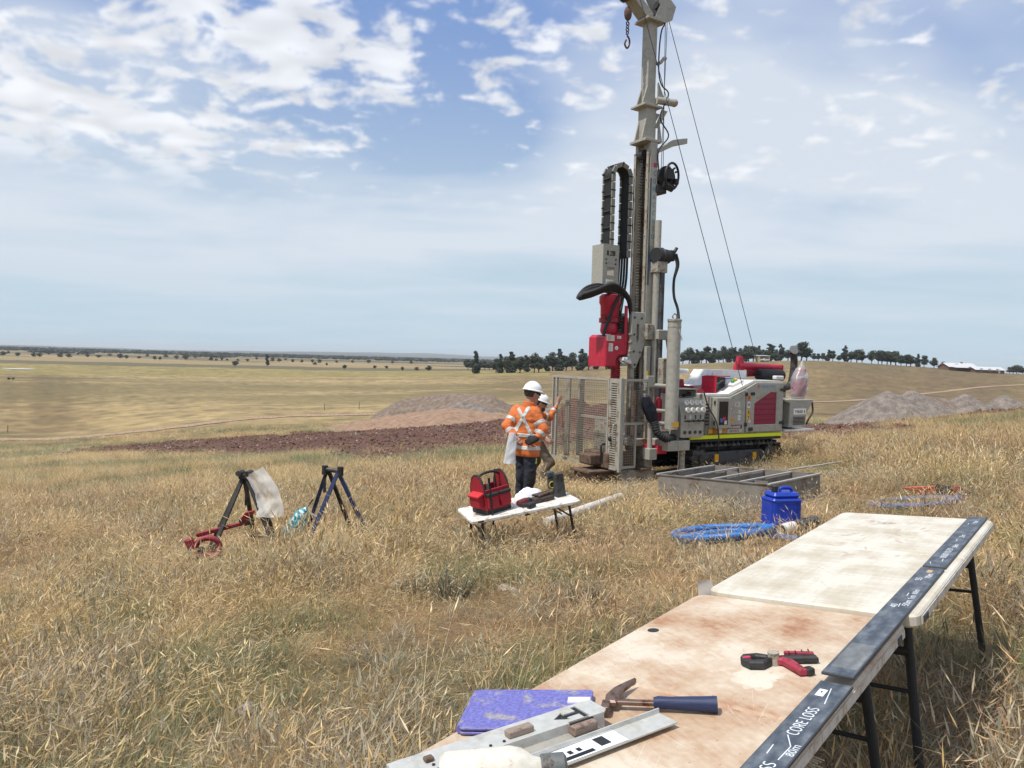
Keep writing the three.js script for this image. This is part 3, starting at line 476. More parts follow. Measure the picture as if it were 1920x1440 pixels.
  const mixed = (X, Z, D, big) => {
    const [a, b, c] = zone(X, Z), d = D > 18 ? dirt(X, Z) : 0; if (r() < d * 0.97 || (a < -0.2 && r() < 0.55) || (noise(X * 1.7 + 5, Z * 1.7) < -0.28 && r() < 0.7)) return;
    const s = (0.8 + 0.6 * r()) * (1 + 0.6 * a) * big, q = r(), near = 0.2 * (1 - smoothstep(D, 3.5, 6.5));
    if (b > 0.16 - near && q < 0.62) return add('green_grass', X, Z, s * 1.05, pick(GREEN));
    if (b < -0.17 + near && q < 0.6) return add('withered_weeds', X, Z, s * 1.1, pick(DULL));
    if (q < 0.42 + near) return add('matted_straw', X, Z, s, pick(q < 0.1 ? RUSTY : STRAW));
    if (q < 0.47 + near) return add('green_grass', X, Z, s * 0.9, pick(GREEN));
    if (q < 0.53 + near) return add('withered_weeds', X, Z, s, pick(DULL));
    add('dry_grass', X, Z, s, pick(c + 0.4 * a < 0.0 && r() < 0.6 ? RUSTY : STRAW), 0.85 + 0.3 * r() + 0.3 * Math.max(a, -0.3));
  };
  sow(8600, 0.6, 7, -0.95, 1.15, (X, Z, D) => mixed(X, Z, D, 0.95));
  sow(23000, 7, 16, -0.85, 0.95, (X, Z, D) => mixed(X, Z, D, 1.12));
  sow(2600, 1.2, 16, -0.9, 1.0, (X, Z) => { if (zone(X, Z)[0] > -0.25) add('tall_stalks', X, Z, 0.8 + 0.5 * r(), pick(STRAW)); });
  sow(27000, 15, 30, -0.85, 0.95, (X, Z, D) => { const [a, b] = zone(X, Z); if (r() < dirt(X, Z) * 0.985) return; const g = b > 0.25 || (D > 20 && fbm(X * 0.12 + 40, Z * 0.3, 3) > 0.12); add('slope_grass', X, Z, (0.75 + 0.5 * r()) * (1 + 0.4 * a), g && r() < 0.7 ? pick(GREEN) : r() < 0.12 ? pick(DULL) : pick(STRAW)); });
  sow(24000, 30, 66, -0.95, 0.95, (X, Z, D) => { if (r() < dirt(X, Z) * 0.99) return; const g = fbm(X * 0.12 + 40, Z * 0.3, 3) > 0.02; add('slope_grass', X, Z, 1.1 + 0.7 * r(), g && r() < 0.75 ? pick(GREEN) : pick(STRAW), 0.75); });
  const M = new THREE.Matrix4(), E = new THREE.Euler(), Q = new THREE.Quaternion(), C = new THREE.Color();
  for (const k in kinds) kinds[k].geos.forEach((g, i) => {
    const l = lists[k][i], im = new THREE.InstancedMesh(g, blade, l.length);
    l.forEach(([X, Z, s, sy, c, a], n) => { E.set((hash(n) - 0.5) * 0.15, a * (k === 'matted_straw' ? 1 : 0.5) - 0.8, (hash(n + 9) - 0.5) * 0.15); M.compose(V(X, G(X, Z), Z), Q.setFromEuler(E), V(s, s * sy, s)); im.setMatrixAt(n, M); im.setColorAt(n, C.setRGB(...c)); });
    im.name = numbered(k); im.castShadow = im.receiveShadow = true; scene.add(im); tag(im, kinds[k].label, k === 'withered_weeds' ? 'weeds' : 'grass', null, 'stuff');
  });
  function hash(n) { const s = Math.sin(n * 12.9898) * 43758.5453; return s - Math.floor(s); }
  // low grey-green shrubs that stand out singly
  const twig = tuft(150, 0.12, 0.26, 0.007, 0.13, 0.55, 0.15, 3, 0, 0.6); twig.computeBoundingBox();
  const shrubMat = mat([0.115, 0.145, 0.1], 0.9, 0, { side: THREE.DoubleSide });
  for (const [X, Z, s, l, m] of [[-0.46, -6.05, 1.15, 'rounded grey-green shrub in the straw before the low table', 0], [-0.76, -6.2, 0.85, 'smaller grey-green shrub beside the rounded one', 0], [-1.62, -7.5, 1.3, 'spreading grey-green shrub in front of the blue stand', 0], [-1.0, -7.9, 1.1, 'grey-green shrub between the blue stand and the low table', 0], [0.62, -5.6, 1.0, 'grey-green shrub by the near pipe end', 0], [-3.6, -6.4, 1.1, 'grey-green shrub below the red wrench stand', 0]]) {
    const o = thing('shrub', l, 'shrub', X, G(X, Z), Z, X * 3); o.scale.setScalar(s);
    const f = new THREE.Mesh(twig, shrubMat); f.name = 'foliage'; f.castShadow = f.receiveShadow = true; o.add(f);
    mesh('stem', [rod([0, -0.05, 0], [0.03, 0.1, 0], 0.012, 0.008, 5), rod([0, -0.05, 0], [-0.05, 0.1, 0.03], 0.01, 0.006, 5)], BARK, o);
  }
  // clods on the scraped earth, stones in the grass
  const cl = new THREE.IcosahedronGeometry(1, 1), cp = cl.attributes.position; for (let i = 0; i < cp.count; i++) { const k = 0.75 + 0.5 * noise(cp.getX(i) * 1.7 + 3, cp.getY(i) * 1.7 + cp.getZ(i) * 1.3); cp.setXYZ(i, cp.getX(i) * k, cp.getY(i) * k * 0.7, cp.getZ(i) * k); } cl.computeVertexNormals();
  const pos = []; sow(60000, 20, 60, -0.7, 0.8, (X, Z) => { if (r() < dirt(X, Z)) pos.push([X, Z]); });
  const im = new THREE.InstancedMesh(cl, mat([1, 1, 1], 1), pos.length);
  pos.forEach(([X, Z], n) => { const k = 0.02 + 0.07 * Math.pow(r(), 4), p = r() < 0.04; E.set(r() * 6, r() * 6, r() * 6); M.compose(V(X, G(X, Z) + k * 0.2, Z), Q.setFromEuler(E), V(k * 1.3, k, k)); im.setMatrixAt(n, M); const s = 0.7 + 0.6 * r(); im.setColorAt(n, p ? C.setRGB(0.4, 0.3, 0.24) : C.setRGB(0.168 * s, 0.09 * s, 0.066 * s)); });
  im.name = 'soil_clods'; im.castShadow = im.receiveShadow = true; scene.add(im); tag(im, 'red-brown clods on the scraped earth', 'soil', null, 'stuff');
}

// ================================================================ THE DRILL RIG  (x to its rear, y up, z to the side that shows; z = 0 is that side of the body)
const rig = thing('drill_rig', 'tracked grey and red drilling rig with a tall mast', 'drill rig', 3.208, EYE - 2.0, -13.3, degToRad(31.4));
{
  const part = (name, geos, m, parent = rig, label) => { const o = mesh(name, geos, m, parent); if (label) o.userData.label = label; return o; };
  const flip = (g) => g.translate(0, 0, 0);
  // ---- print
  const sheet = (name, w, h, x, y, z, parent, draw, pw = 256, ph = 128, ry = 0, rx = 0) => { const g = box(w, h, 0.004, 0, 0, 0); const uv = g.attributes.uv; const m = mat([1, 1, 1], 0.5, 0, { map: canvas(pw, ph, draw) }); const o = mesh(name, at(g, x, y, z, rx, ry, 0), m, parent, true); return o; };
  const words = (bg, items) => (c, w, h) => { if (bg) { c.fillStyle = bg; c.fillRect(0, 0, w, h); } for (const [t, x, y, s, f, k = 'bold', wd] of items) { c.fillStyle = f; c.font = `${k} ${s}px sans-serif`; c.textAlign = 'center'; c.textBaseline = 'middle'; if (wd) c.fillText(t, x, y, wd); else c.fillText(t, x, y); } };
  // ---- crawler tracks
  function track(z0) {
    const t = new THREE.Group(); t.name = 'crawler_track'; rig.add(t); t.position.z = z0;
    const x0 = 0.34, x1 = 2.28, r = 0.24, cy = 0.28, L = 2 * (x1 - x0) + TAU * r, n = 46, shoe = [];
    for (let i = 0; i < n; i++) {
      let s = i / n * L, x, y, a;
      if (s < x1 - x0) { x = x0 + s; y = cy + r; a = 0; } else if ((s -= x1 - x0) < PI * r) { a = -s / r; x = x1 + r * Math.sin(-a); y = cy + r * Math.cos(a); } else if ((s -= PI * r) < x1 - x0) { x = x1 - s; y = cy - r; a = -PI; } else { s -= x1 - x0; a = -PI - s / r; x = x0 + r * Math.sin(-a); y = cy + r * Math.cos(a); }
      const sh = rbox(L / n * 0.86, 0.045, 0.36, 0.01, 0, 0, 0), gr = box(0.022, 0.05, 0.34, 0, 0.035, 0); for (const g of [sh, gr]) { g.rotateZ(a); g.translate(x, y, 0); }
      mesh('shoe', [sh, gr], i % 3 ? MT.trackGrey : MT.rubber, t);
    }
    mesh('side_frame', [ext([[0.3, 0.12], [0.24, 0.26], [0.34, 0.4], [1.95, 0.41], [2.02, 0.34], [2.02, 0.1]], 0.3, 0.01).translate(0, 0, -0.14)], MT.trackGrey, t);
    for (const [x, q, w] of [[x0, 0.2, 0.31], [x1, 0.2, 0.31]]) { const wh = mesh('sprocket', lathe([[0.02, -w / 2], [q * 0.6, -w / 2], [q, -w / 2 + 0.05], [q, w / 2 - 0.05], [q * 0.6, w / 2], [0.02, w / 2]], 20, x, cy, 0, PI / 2, 0, 0), MT.darkSteel, t); mesh('hub', rod([x, cy, 0.13], [x, cy, 0.19], 0.09, 0.08, 14), MT.darkSteel, wh); }
    for (let i = 0; i < 4; i++) mesh('roller', rod([0.66 + i * 0.36, 0.1, -0.13], [0.66 + i * 0.36, 0.1, 0.13], 0.07), MT.darkSteel, t);
    if (z0 > -0.5) { for (const x of [0.72, 1.74]) sheet('sticker', 0.1, 0.14, x, 0.29, 0.165, t, words('#e0a81c', [['⚠', 64, 60, 60, '#5c3d0a']]), 128, 128); mesh('tow_ring', ring(0.06, 0.014, 1.86, 0.24, 0.17), MT.darkSteel, t); mesh('tow_ring', ring(0.06, 0.014, 0.55, 0.22, 0.17), MT.darkSteel, t); }
  }
  track(-0.2); track(-1.35);
  part('chassis', [block(0.2, 2.35, 0.35, 0.64, -1.3, -0.28, 0.02)], MT.darkSteel);
  part('chassis_beam', [block(-1.0, 0.6, 0.52, 0.66, -1.2, -0.4, 0.02)], MT.greyDirty);
  // ---- engine house
  const house = part('engine_house', [ext([[0.42, 0.72], [2.46, 0.72], [2.46, 1.71], [1.64, 1.71], [0.96, 1.45], [0.42, 1.45]], 1.48, 0.012).translate(0, 0, -1.5)], MT.grey);
  part('roof_panel', [ext([[0.44, 1.452], [0.965, 1.452], [1.645, 1.712], [2.46, 1.712], [2.46, 1.73], [1.64, 1.73], [0.95, 1.47], [0.44, 1.47]], 1.46).translate(0, 0, -1.49)], MT.white);
  part('reflective_stripe', [block(0.0, 2.45, 0.655, 0.72, -0.03, 0.006)], MT.yellow);
  const sill = part('sill_beam', [block(0.0, 2.45, 0.60, 0.655, -1.4, -0.02)], MT.black);
  const door = part('side_door', [ext([[1.42, 0.75], [2.44, 0.755], [2.44, 1.69], [1.67, 1.69], [1.4, 1.575]], 0.035, 0.008, [[[1.63, 0.89], [2.25, 0.89], [2.25, 1.5], [2.08, 1.51], [1.63, 1.29]]]).translate(0, 0, -0.019)], MT.grey);
  mesh('grille', [ext([[1.62, 0.88], [2.26, 0.88], [2.26, 1.51], [2.08, 1.52], [1.62, 1.3]], 0.012).translate(0, 0, -0.014)], mat([0.26, 0.012, 0.05], 0.35), door);
  for (let i = 0; i < 5; i++) mesh('slat', [box(0.6 - (i > 3 ? 0.12 * (i - 3) : 0), 0.018, 0.014, 1.94 + (i > 3 ? 0.06 * (i - 3) : 0), 0.98 + i * 0.1, 0.0, 0.5, 0, 0)], MT.redDirty, door);
  for (const y of [0.92, 1.56]) mesh('hinge', [rbox(0.12, 0.05, 0.03, 0.008, 2.4, y, 0.03), rod([2.45, y - 0.05, 0.03], [2.45, y + 0.05, 0.03], 0.02)], MT.black, door);
  mesh('latch', rbox(0.1, 0.06, 0.03, 0.015, 1.56, 1.48, 0.03), MT.black, door); mesh('latch', rbox(0.1, 0.07, 0.03, 0.012, 1.53, 0.81, 0.03), MT.black, door);
  sheet('lettering', 0.62, 0.085, 2.0, 1.62, 0.019, door, (c, w, h) => { c.fillStyle = '#a9a698'; c.fillRect(0, 0, w, h); c.fillStyle = '#b8453f'; c.fillRect(6, 12, 18, 42); c.fillRect(28, 12, 14, 42); c.fillStyle = '#2f7fae'; c.font = 'bold 54px sans-serif'; c.textBaseline = 'middle'; c.fillText('COMACCHIO', 54, 35, 390); }, 460, 64);
  [[1.47, 1.4, 0.07, 0.1, '#d8722a', '#7d2b15'], [1.47, 1.27, 0.07, 0.12, '#d9dadb', '#345'], [1.47, 1.13, 0.06, 0.12, '#e2a428', '#6a3d0c'], [1.47, 1.04, 0.07, 0.08, '#e3b52c', '#7a4b10']].forEach(([x, y, w, h, a, b]) => sheet('sticker', w, h, x, y, 0.019, door, (c, W, H) => { c.fillStyle = a; c.fillRect(0, 0, W, H); c.fillStyle = b; c.beginPath(); c.arc(W / 2, H / 2, W * 0.26, 0, TAU); c.fill(); }, 64, 64));
  const roundel = (x, y, s, parent) => sheet('sticker', s, s, x, y, 0.019, parent, (c, W, H) => { c.fillStyle = '#a9a698'; c.fillRect(0, 0, W, H); c.fillStyle = '#b7322c'; c.beginPath(); c.arc(W / 2, H / 2, W * 0.48, 0, TAU); c.fill(); c.fillStyle = '#eee'; c.beginPath(); c.arc(W / 2, H / 2, W * 0.36, 0, TAU); c.fill(); c.fillStyle = '#222'; c.beginPath(); c.moveTo(W * 0.32, H / 2); c.lineTo(W * 0.6, H * 0.3); c.lineTo(W * 0.6, H * 0.7); c.fill(); }, 64, 64);
  roundel(1.5, 0.96, 0.09, door);
  // front side panel with cabinet and stickers
  const panel = part('side_panel', [ext([[0.46, 0.75], [1.38, 0.75], [1.38, 1.56], [0.98, 1.42], [0.46, 1.42]], 0.03, 0.006).translate(0, 0, -0.016)], MT.grey);
  roundel(0.98, 1.2, 0.1, panel);
  sheet('sign', 0.41, 0.15, 1.1, 0.825, 0.016, panel, (c, w, h) => { c.fillStyle = '#5c2530'; c.fillRect(0, 0, w, h * 0.5); c.fillStyle = '#b9b2a4'; c.fillRect(0, h * 0.5, w, h * 0.5); c.textAlign = 'center'; c.textBaseline = 'middle'; c.font = 'bold 52px sans-serif'; c.fillStyle = '#e6dfd6'; c.fillText('MACQUARIE', w / 2, h * 0.27, w * 0.94); c.fillStyle = '#453036'; c.fillText('GEOTECH', w / 2, h * 0.77, w * 0.8); }, 384, 128);
  [[0.98, 0.99, 0.17, 0.11, '#d89a22'], [1.17, 1.28, 0.12, 0.09, '#c9c3b8'], [1.22, 1.14, 0.06, 0.06, '#e2e0da'], [1.22, 1.03, 0.06, 0.09, '#e6e4df'], [0.92, 1.07, 0.08, 0.06, '#b5402f']].forEach(([x, y, w, h, a]) => sheet('sticker', w, h, x, y, 0.016, panel, (c, W, H) => { c.fillStyle = a; c.fillRect(0, 0, W, H); c.fillStyle = 'rgba(60,35,10,0.75)'; for (let i = 0; i < 4; i++) c.fillRect(W * 0.1, H * (0.15 + 0.2 * i), W * (0.4 + 0.35 * ((i * 7) % 3) / 2), H * 0.08); }, 96, 64));
  for (const y of [0.9, 1.47]) mesh('hinge', rbox(0.06, 0.07, 0.03, 0.01, 1.39, y, 0.025), MT.black, panel);
  const cab = part('electric_cabinet', [rbox(0.38, 0.56, 0.14, 0.012, 0.7, 1.13, 0.06)], MT.grey);
  mesh('window', [rbox(0.23, 0.43, 0.01, 0.004, 0.68, 1.13, 0.13)], MT.glassy, cab);
  for (const [x, y, m] of [[0.63, 1.0, 'b'], [0.7, 1.02, 'r'], [0.73, 0.96, 'w']]) mesh('switch', [rbox(0.06, 0.07, 0.012, 0.004, x, y, 0.138)], m === 'b' ? mat([0.05, 0.12, 0.4], 0.4) : m === 'r' ? MT.red : MT.white, cab);
  for (const y of [1.32, 0.95]) mesh('hinge', rbox(0.03, 0.07, 0.03, 0.008, 0.505, y, 0.08), MT.black, cab);
  sheet('warning_label', 0.5, 0.1, 0.67, 0.795, 0.016, panel, (c, w, h) => { ['#d39a2a', '#a8642e', '#ddd8cc', '#c98a2d'].forEach((f, i) => { c.fillStyle = f; c.fillRect(i * w / 4 + 3, 4, w / 4 - 6, h - 8); }); }, 256, 64);
  for (let i = 0; i < 7; i++) part('vent_slot', rbox(0.075, 0.03, 0.02, 0.008, 0.4, 0.92 + i * 0.06, 0.0), MT.black);
  // roof gear
  part('roof_hatch', [ext([[1.0, 1.6], [1.48, 1.74], [2.2, 1.745], [2.2, 1.91], [1.27, 1.91]], 0.55, 0.01).translate(0, 0, -1.25)], MT.white);
  const screen = part('control_screen', [rbox(0.4, 0.3, 0.2, 0.02, 1.12, 1.62, -0.5, 0, 0.25, 0)], MT.black, rig);
  mesh('hood', [box(0.025, 0.32, 0.3, 0.9, 1.63, -0.46, 0, 0.25, 0), box(0.45, 0.02, 0.3, 1.12, 1.79, -0.46, 0, 0.25, 0)], MT.red, screen); mesh('display', [box(0.32, 0.22, 0.01, 1.145, 1.61, -0.395, 0, 0.25, 0)], MT.glassy, screen);
  const rem = part('remote_control', [rbox(0.3, 0.07, 0.2, 0.02, 1.4, 1.66, -0.28, 0, 0, 0.36)], MT.white); mesh('button', ball(0.035, 1.34, 1.7, -0.28), mat([0.03, 0.35, 0.08], 0.4), rem); mesh('button', ball(0.035, 1.42, 1.73, -0.28), mat([0.6, 0.35, 0.02], 0.4), rem);
  part('red_cover', [ext([[-0.05, 1.45], [0.5, 1.45], [0.44, 1.72], [0.06, 1.72]], 0.3, 0.02).translate(0, 0, -0.95)], MT.redDirty);
  part('red_cover', [ext([[0.38, 1.46], [0.72, 1.47], [0.62, 1.56], [0.42, 1.6]], 0.4, 0.02).translate(0, 0, -0.75)], MT.redDirty);
  part('roof_pipe', tube([[-0.1, 1.6, -1.15], [0.25, 1.8, -1.2], [0.5, 1.86, -1.25], [1.1, 1.86, -1.25]], 0.05, 10), MT.white);
  const boom = part('loading_boom', [rod([2.2, 2.0, -0.95], [3.5, 1.98, -0.95], 0.075, 0.07, 14)], MT.red);
  mesh('bracket', [ext([[2.1, 1.74], [2.36, 1.74], [2.36, 2.06], [2.3, 2.2], [2.22, 2.2], [2.12, 1.98]], 0.1, 0.015).translate(0, 0, -1.0)], MT.red, boom);
  mesh('post', [block(3.44, 3.56, 1.68, 2.04, -1.02, -0.9, 0.01)], MT.red, boom); mesh('gusset', [ext([[2.5, 1.94], [3.0, 1.94], [2.86, 1.8], [2.5, 1.78]], 0.06).translate(0, 0, -0.98)], MT.redDirty, boom);
  part('air_filter', [lathe([[0.02, -0.35], [0.12, -0.35], [0.13, -0.28], [0.13, 0.3], [0.1, 0.35], [0.02, 0.35]], 18, 2.95, 1.82, -0.75, 0, 0, PI / 2)], MT.rubber);
  part('beacon', [rbox(0.24, 0.08, 0.1, 0.02, 2.72, 1.78, -0.35)], MT.white);
  part('exhaust_pipe', [tube([[3.4, 1.55, -0.8], [3.66, 1.62, -0.8], [3.74, 1.85, -0.8], [3.76, 2.15, -0.8], [3.7, 2.3, -0.78]], 0.075, 12)], MT.darkSteel);
  part('exhaust_flap', [lathe([[0.0, 0.012], [0.1, 0.0], [0.1, -0.012], [0.0, -0.012]], 18, 3.67, 2.37, -0.74, 1.0, 0.3, 0.3)], MT.steel);
  part('rear_frame', [block(2.46, 3.4, 0.72, 0.86, -1.3, -0.5, 0.015)], MT.darkSteel); part('rear_engine', [block(2.48, 3.5, 0.86, 1.66, -1.35, -0.75, 0.04)], MT.greyDirty);
  part('rear_leg', [rod([2.42, 0.1, -0.25], [2.42, 0.72, -0.25], 0.06)], MT.grey);
  // rear box with the number plate
  const rb = part('rear_box', [ext([[2.78, 0.8], [3.3, 0.8], [3.31, 1.06], [3.52, 1.33], [3.52, 1.36], [2.64, 1.36], [2.64, 1.32], [2.8, 1.28]], 0.5, 0.012).translate(0, 0, -0.6)], MT.grey);
  sheet('number_plate', 0.39, 0.135, 3.1, 1.115, -0.095, rb, (c, w, h) => { c.fillStyle = '#f0efe9'; c.fillRect(0, 0, w, h); c.strokeStyle = '#222'; c.lineWidth = 4; c.strokeRect(4, 4, w - 8, h - 8); c.fillStyle = '#17181b'; c.textAlign = 'center'; c.textBaseline = 'middle'; c.font = 'bold 88px sans-serif'; c.fillText('19660 E', w / 2, h / 2 + 4, w * 0.9); }, 372, 128);
  for (let i = 0; i < 6; i++) mesh('louvre', [box(0.36, 0.014, 0.012, 3.08, 0.86 + i * 0.028, -0.098)], MT.black, rb);
  sheet('lettering', 0.42, 0.05, 3.1, 1.31, -0.097, rb, words('#a5a294', [['COMACCHIO', 128, 17, 26, '#8d8b80']]), 256, 32);
  mesh('coil', [rod([2.66, 0.85, -0.35], [2.66, 1.2, -0.35], 0.09)], MT.black, rb); mesh('step_plate', [block(2.6, 3.5, 0.73, 0.76, -0.6, -0.05)], MT.white, rb); mesh('side_hose', tube([[3.5, 1.3, -0.12], [3.5, 1.1, -0.1], [3.38, 0.95, -0.1], [3.34, 0.85, -0.12]], 0.018), MT.black, rb);
  // ---- control desk, jacks
  const desk = part('control_desk', [ext([[0, 0.71], [0.3, 0.71], [0.3, 1.11], [0.2, 1.4], [0, 1.4]], 0.56, 0.01).rotateY(-PI / 2).translate(0.23, 0, -0.2)], MT.grey);
  for (let k = 0; k < 8; k++) { const i = k % 4, j = (k / 4) | 0, y = 1.33 - j * 0.13, z = 0.105 + 0.295 - 0.2 - (y - 1.11) * 0.345 - 0.0; const gauge = mesh('gauge', at(rod([0, -0.01, 0], [0, 0.014, 0], 0.05, 0.046, 20), -0.245 + i * 0.125, y, z, PI / 2 - 0.33, 0, 0), MT.white, desk); mesh('dial', at(rod([0, 0.0, 0], [0, 0.017, 0], 0.037, 0.037, 20), -0.245 + i * 0.125, y, z, PI / 2 - 0.33, 0, 0), MT.grey, gauge); mesh('needle', at(box(0.006, 0.003, 0.03, 0, 0.018, 0.008), -0.245 + i * 0.125, y, z, PI / 2 - 0.33, 0, 0), MT.black, gauge); }
  for (let i = 0; i < 4; i++) { const lv = mesh('lever', [rod([-0.24 + i * 0.125, 1.0, 0.1], [-0.23 + i * 0.125, 1.01, 0.17], 0.012)], MT.black, desk); mesh('knob', [ball(0.028, -0.225 + i * 0.125, 1.012, 0.175)], MT.black, lv); mesh('label_plate', [box(0.03, 0.07, 0.004, -0.24 + i * 0.125, 1.07, 0.102)], i === 1 ? MT.white : MT.trackGrey, desk); mesh('valve', rod([-0.24 + i * 0.125, 0.8, 0.1], [-0.24 + i * 0.125, 0.8, 0.115], 0.03, 0.03, 14), MT.darkSteel, desk); }
  const tray = part('desk_shelf', [block(-0.36, 0.12, 1.42, 1.55, -0.28, -0.24), block(-0.36, -0.34, 1.42, 1.55, -0.28, 0.0), block(0.1, 0.12, 1.42, 1.55, -0.28, 0.0), block(-0.37, 0.13, 1.552, 1.57, -0.3, 0.03)], MT.grey); mesh('tool', [rod([-0.1, 1.44, -0.1], [0.06, 1.47, -0.12], 0.03)], MT.black, tray); mesh('sticker', [box(0.08, 0.06, 0.004, -0.28, 1.48, -0.23)], mat([0.7, 0.5, 0.05], 0.5), tray);
  const jack = part('jack_cylinder', [rod([-0.49, 0.86, 0.02], [-0.49, 2.74, 0.02], 0.118, 0.118, 12)], MT.grey);
  mesh('cap', [lathe([[0, 0.04], [0.12, 0.04], [0.13, 0.03], [0.13, 0], [0, 0]], 12, -0.49, 2.74, 0.02)], MT.greyDirty, jack); mesh('lifting_eye', [ring(0.05, 0.012, -0.49, 2.82, 0.02)], MT.steel, jack); mesh('sticker', [box(0.13, 0.09, 0.004, -0.5, 0.95, 0.142, 0, -0.1, 0)], mat([0.68, 0.36, 0.04], 0.5), jack); mesh('arrow_sticker', [box(0.03, 0.2, 0.004, -0.45, 2.5, 0.139, 0, 0.2, 0.5)], MT.white, jack); mesh('band', [rod([-0.49, 2.63, 0.02], [-0.49, 2.65, 0.02], 0.122, 0.122, 12)], MT.greyDirty, jack);
  part('outrigger_beam', [block(-0.62, -0.1, 0.48, 0.66, -0.7, 0.1, 0.012)], MT.grey); part('outrigger_leg', [rod([-0.2, -0.05, 0.02], [-0.2, 0.5, 0.02], 0.05)], MT.greyDirty); part('outrigger_foot', [lathe([[0, 0.03], [0.12, 0.02], [0.14, 0], [0, 0]], 18, -0.2, -0.1, 0.02)], MT.darkSteel); part('red_flange', [block(-0.72, -0.5, 0.42, 0.56, -0.4, -0.05, 0.01)], MT.red);
  part('front_leg', [rod([-0.82, 0.5, -0.15], [-0.82, 0.95, -0.15], 0.045)], MT.grey); part('leg_block', [block(-0.9, -0.72, 0.32, 0.52, -0.24, -0.06, 0.012)], MT.grey);
  part('tie_rod', rod([-0.82, 0.94, -0.2], [-0.46, 0.94, -0.1], 0.04), MT.grey); part('tie_rod', rod([-0.8, 1.18, -0.25], [-0.48, 1.16, -0.1], 0.035), MT.grey); part('tie_rod', rod([-0.8, 1.62, -0.3], [-0.48, 1.6, -0.1], 0.04), MT.grey);
  part('extinguisher', [lathe([[0, 0], [0.055, 0.0], [0.06, 0.03], [0.06, 0.36], [0.03, 0.42], [0.0, 0.42]], 14, -0.52, 0.98, -0.28)], MT.red);
  part('mast_foot_column', [block(-0.7, -0.5, 0.1, 1.6, -0.6, -0.42, 0.01)], MT.greyDirty);
  part('ribbed_hose', [tube([[-0.86, 0.98, 0.0], [-0.84, 0.82, 0.05], [-0.68, 0.71, 0.08], [-0.4, 0.7, -0.02]], 0.06, 10, 24)], MT.rubber);
  for (let i = 0; i < 14; i++) { const c = new THREE.CatmullRomCurve3([V(-0.86, 0.98, 0), V(-0.84, 0.82, 0.05), V(-0.68, 0.71, 0.08), V(-0.4, 0.7, -0.02)]), p = c.getPoint(i / 13), d = c.getTangent(i / 13); const g = clean(new THREE.TorusGeometry(0.06, 0.012, 6, 14)); g.applyQuaternion(new THREE.Quaternion().setFromUnitVectors(V(0, 0, 1), d)); part('hose_rib', g.translate(p.x, p.y, p.z), MT.rubber); }
  // ---- mast
  const mast = part('mast', [block(-0.66, -0.5, 0.1, 5.95, -0.62, -0.55, 0.008)], MT.grey, rig);
  mesh('far_rail', [block(-0.66, -0.5, 0.1, 5.95, -0.97, -0.9, 0.008)], MT.grey, mast); mesh('back_plate', [block(-0.6, -0.5, 0.1, 5.95, -0.9, -0.62)], MT.greyDirty, mast);
  for (const z of [-0.59, -0.93]) mesh('slide_rail', [block(-0.7, -0.66, 0.4, 5.8, z - 0.03, z + 0.03, 0.005)], MT.greyDirty, mast);
  mesh('mud_smear', [block(-0.668, -0.66, 2.9, 4.4, -0.62, -0.56)], MT.rust, mast);
  const chain = []; for (let i = 0; i < 92; i++) chain.push(block(-0.668, -0.625, 1.0 + i * 0.052, 1.038 + i * 0.052, -0.83, -0.74)); mesh('feed_chain', chain, MT.darkSteel, mast); chainTag(rig);
  function chainTag() { mast.children[mast.children.length - 1].userData.kind = 'stuff'; }
  mesh('chain_wheel', [rod([-0.63, 5.75, -0.84], [-0.63, 5.75, -0.73], 0.1, 0.1, 18)], MT.darkSteel, mast); mesh('side_strip', [block(-0.655, -0.61, 3.4, 5.3, -0.553, -0.546)], mat([0.07, 0.1, 0.115], 0.5), mast);
  { const g = box(1.5, 0.12, 0.004, 0, 0, 0); g.rotateZ(-PI / 2); g.translate(-0.555, 4.85, -0.546); mesh('lettering', g, mat([1, 1, 1], 0.5, 0, { map: canvas(768, 64, (c, w, h) => { c.fillStyle = '#aeac9f'; c.fillRect(0, 0, w, h); c.fillStyle = '#a83a48'; c.fillRect(8, 10, 44, 44); c.fillStyle = '#4d7f92'; c.font = 'bold 58px sans-serif'; c.textBaseline = 'middle'; 'COMACCHIO'.split('').forEach((s, i) => { c.save(); c.translate(105 + i * 72, 33); c.rotate(-PI / 2); c.textAlign = 'center'; c.fillText(s, 0, 0); c.restore(); }); }) }), mast, true); }
  mesh('sticker', [box(0.06, 0.3, 0.004, -0.58, 3.8, -0.546)], mat([0.05, 0.12, 0.35], 0.5), mast);
  // flanges and upper tower
  const fl = (y, x0, x1, z0, z1, h = 0.05) => part('flange', [block(x0, x1, y, y + h, z0, z1, 0.008)], MT.grey);
  fl(5.95, -0.8, -0.42, -0.98, -0.54);
  part('tower_base', [block(-0.71, -0.48, 5.98, 6.6, -0.87, -0.64, 0.01)], MT.grey); for (const z of [-0.86, -0.67]) part('gusset', [ext([[-0.8, 6.0], [-0.7, 6.0], [-0.7, 6.42]], 0.03).translate(0, 0, z)], MT.grey); part('gusset', [ext([[-0.45, 6.0], [-0.36, 6.0], [-0.45, 6.4]], 0.03).translate(0, 0, -0.63)], MT.grey);
  fl(6.58, -0.82, -0.4, -0.96, -0.58, 0.04); for (const z of [-0.84, -0.69]) part('gusset', [ext([[-0.8, 6.62], [-0.68, 6.62], [-0.68, 6.98]], 0.03).translate(0, 0, z)], MT.grey);
  part('tower', [block(-0.69, -0.5, 6.5, 8.12, -0.85, -0.66, 0.012)], MT.grey);
  part('pivot_tube', [rod([-0.5, 6.72, -0.62], [-0.2, 6.7, -0.5], 0.065)], MT.grey); part('pivot_end', ball(0.07, -0.19, 6.7, -0.5), MT.greyDirty);
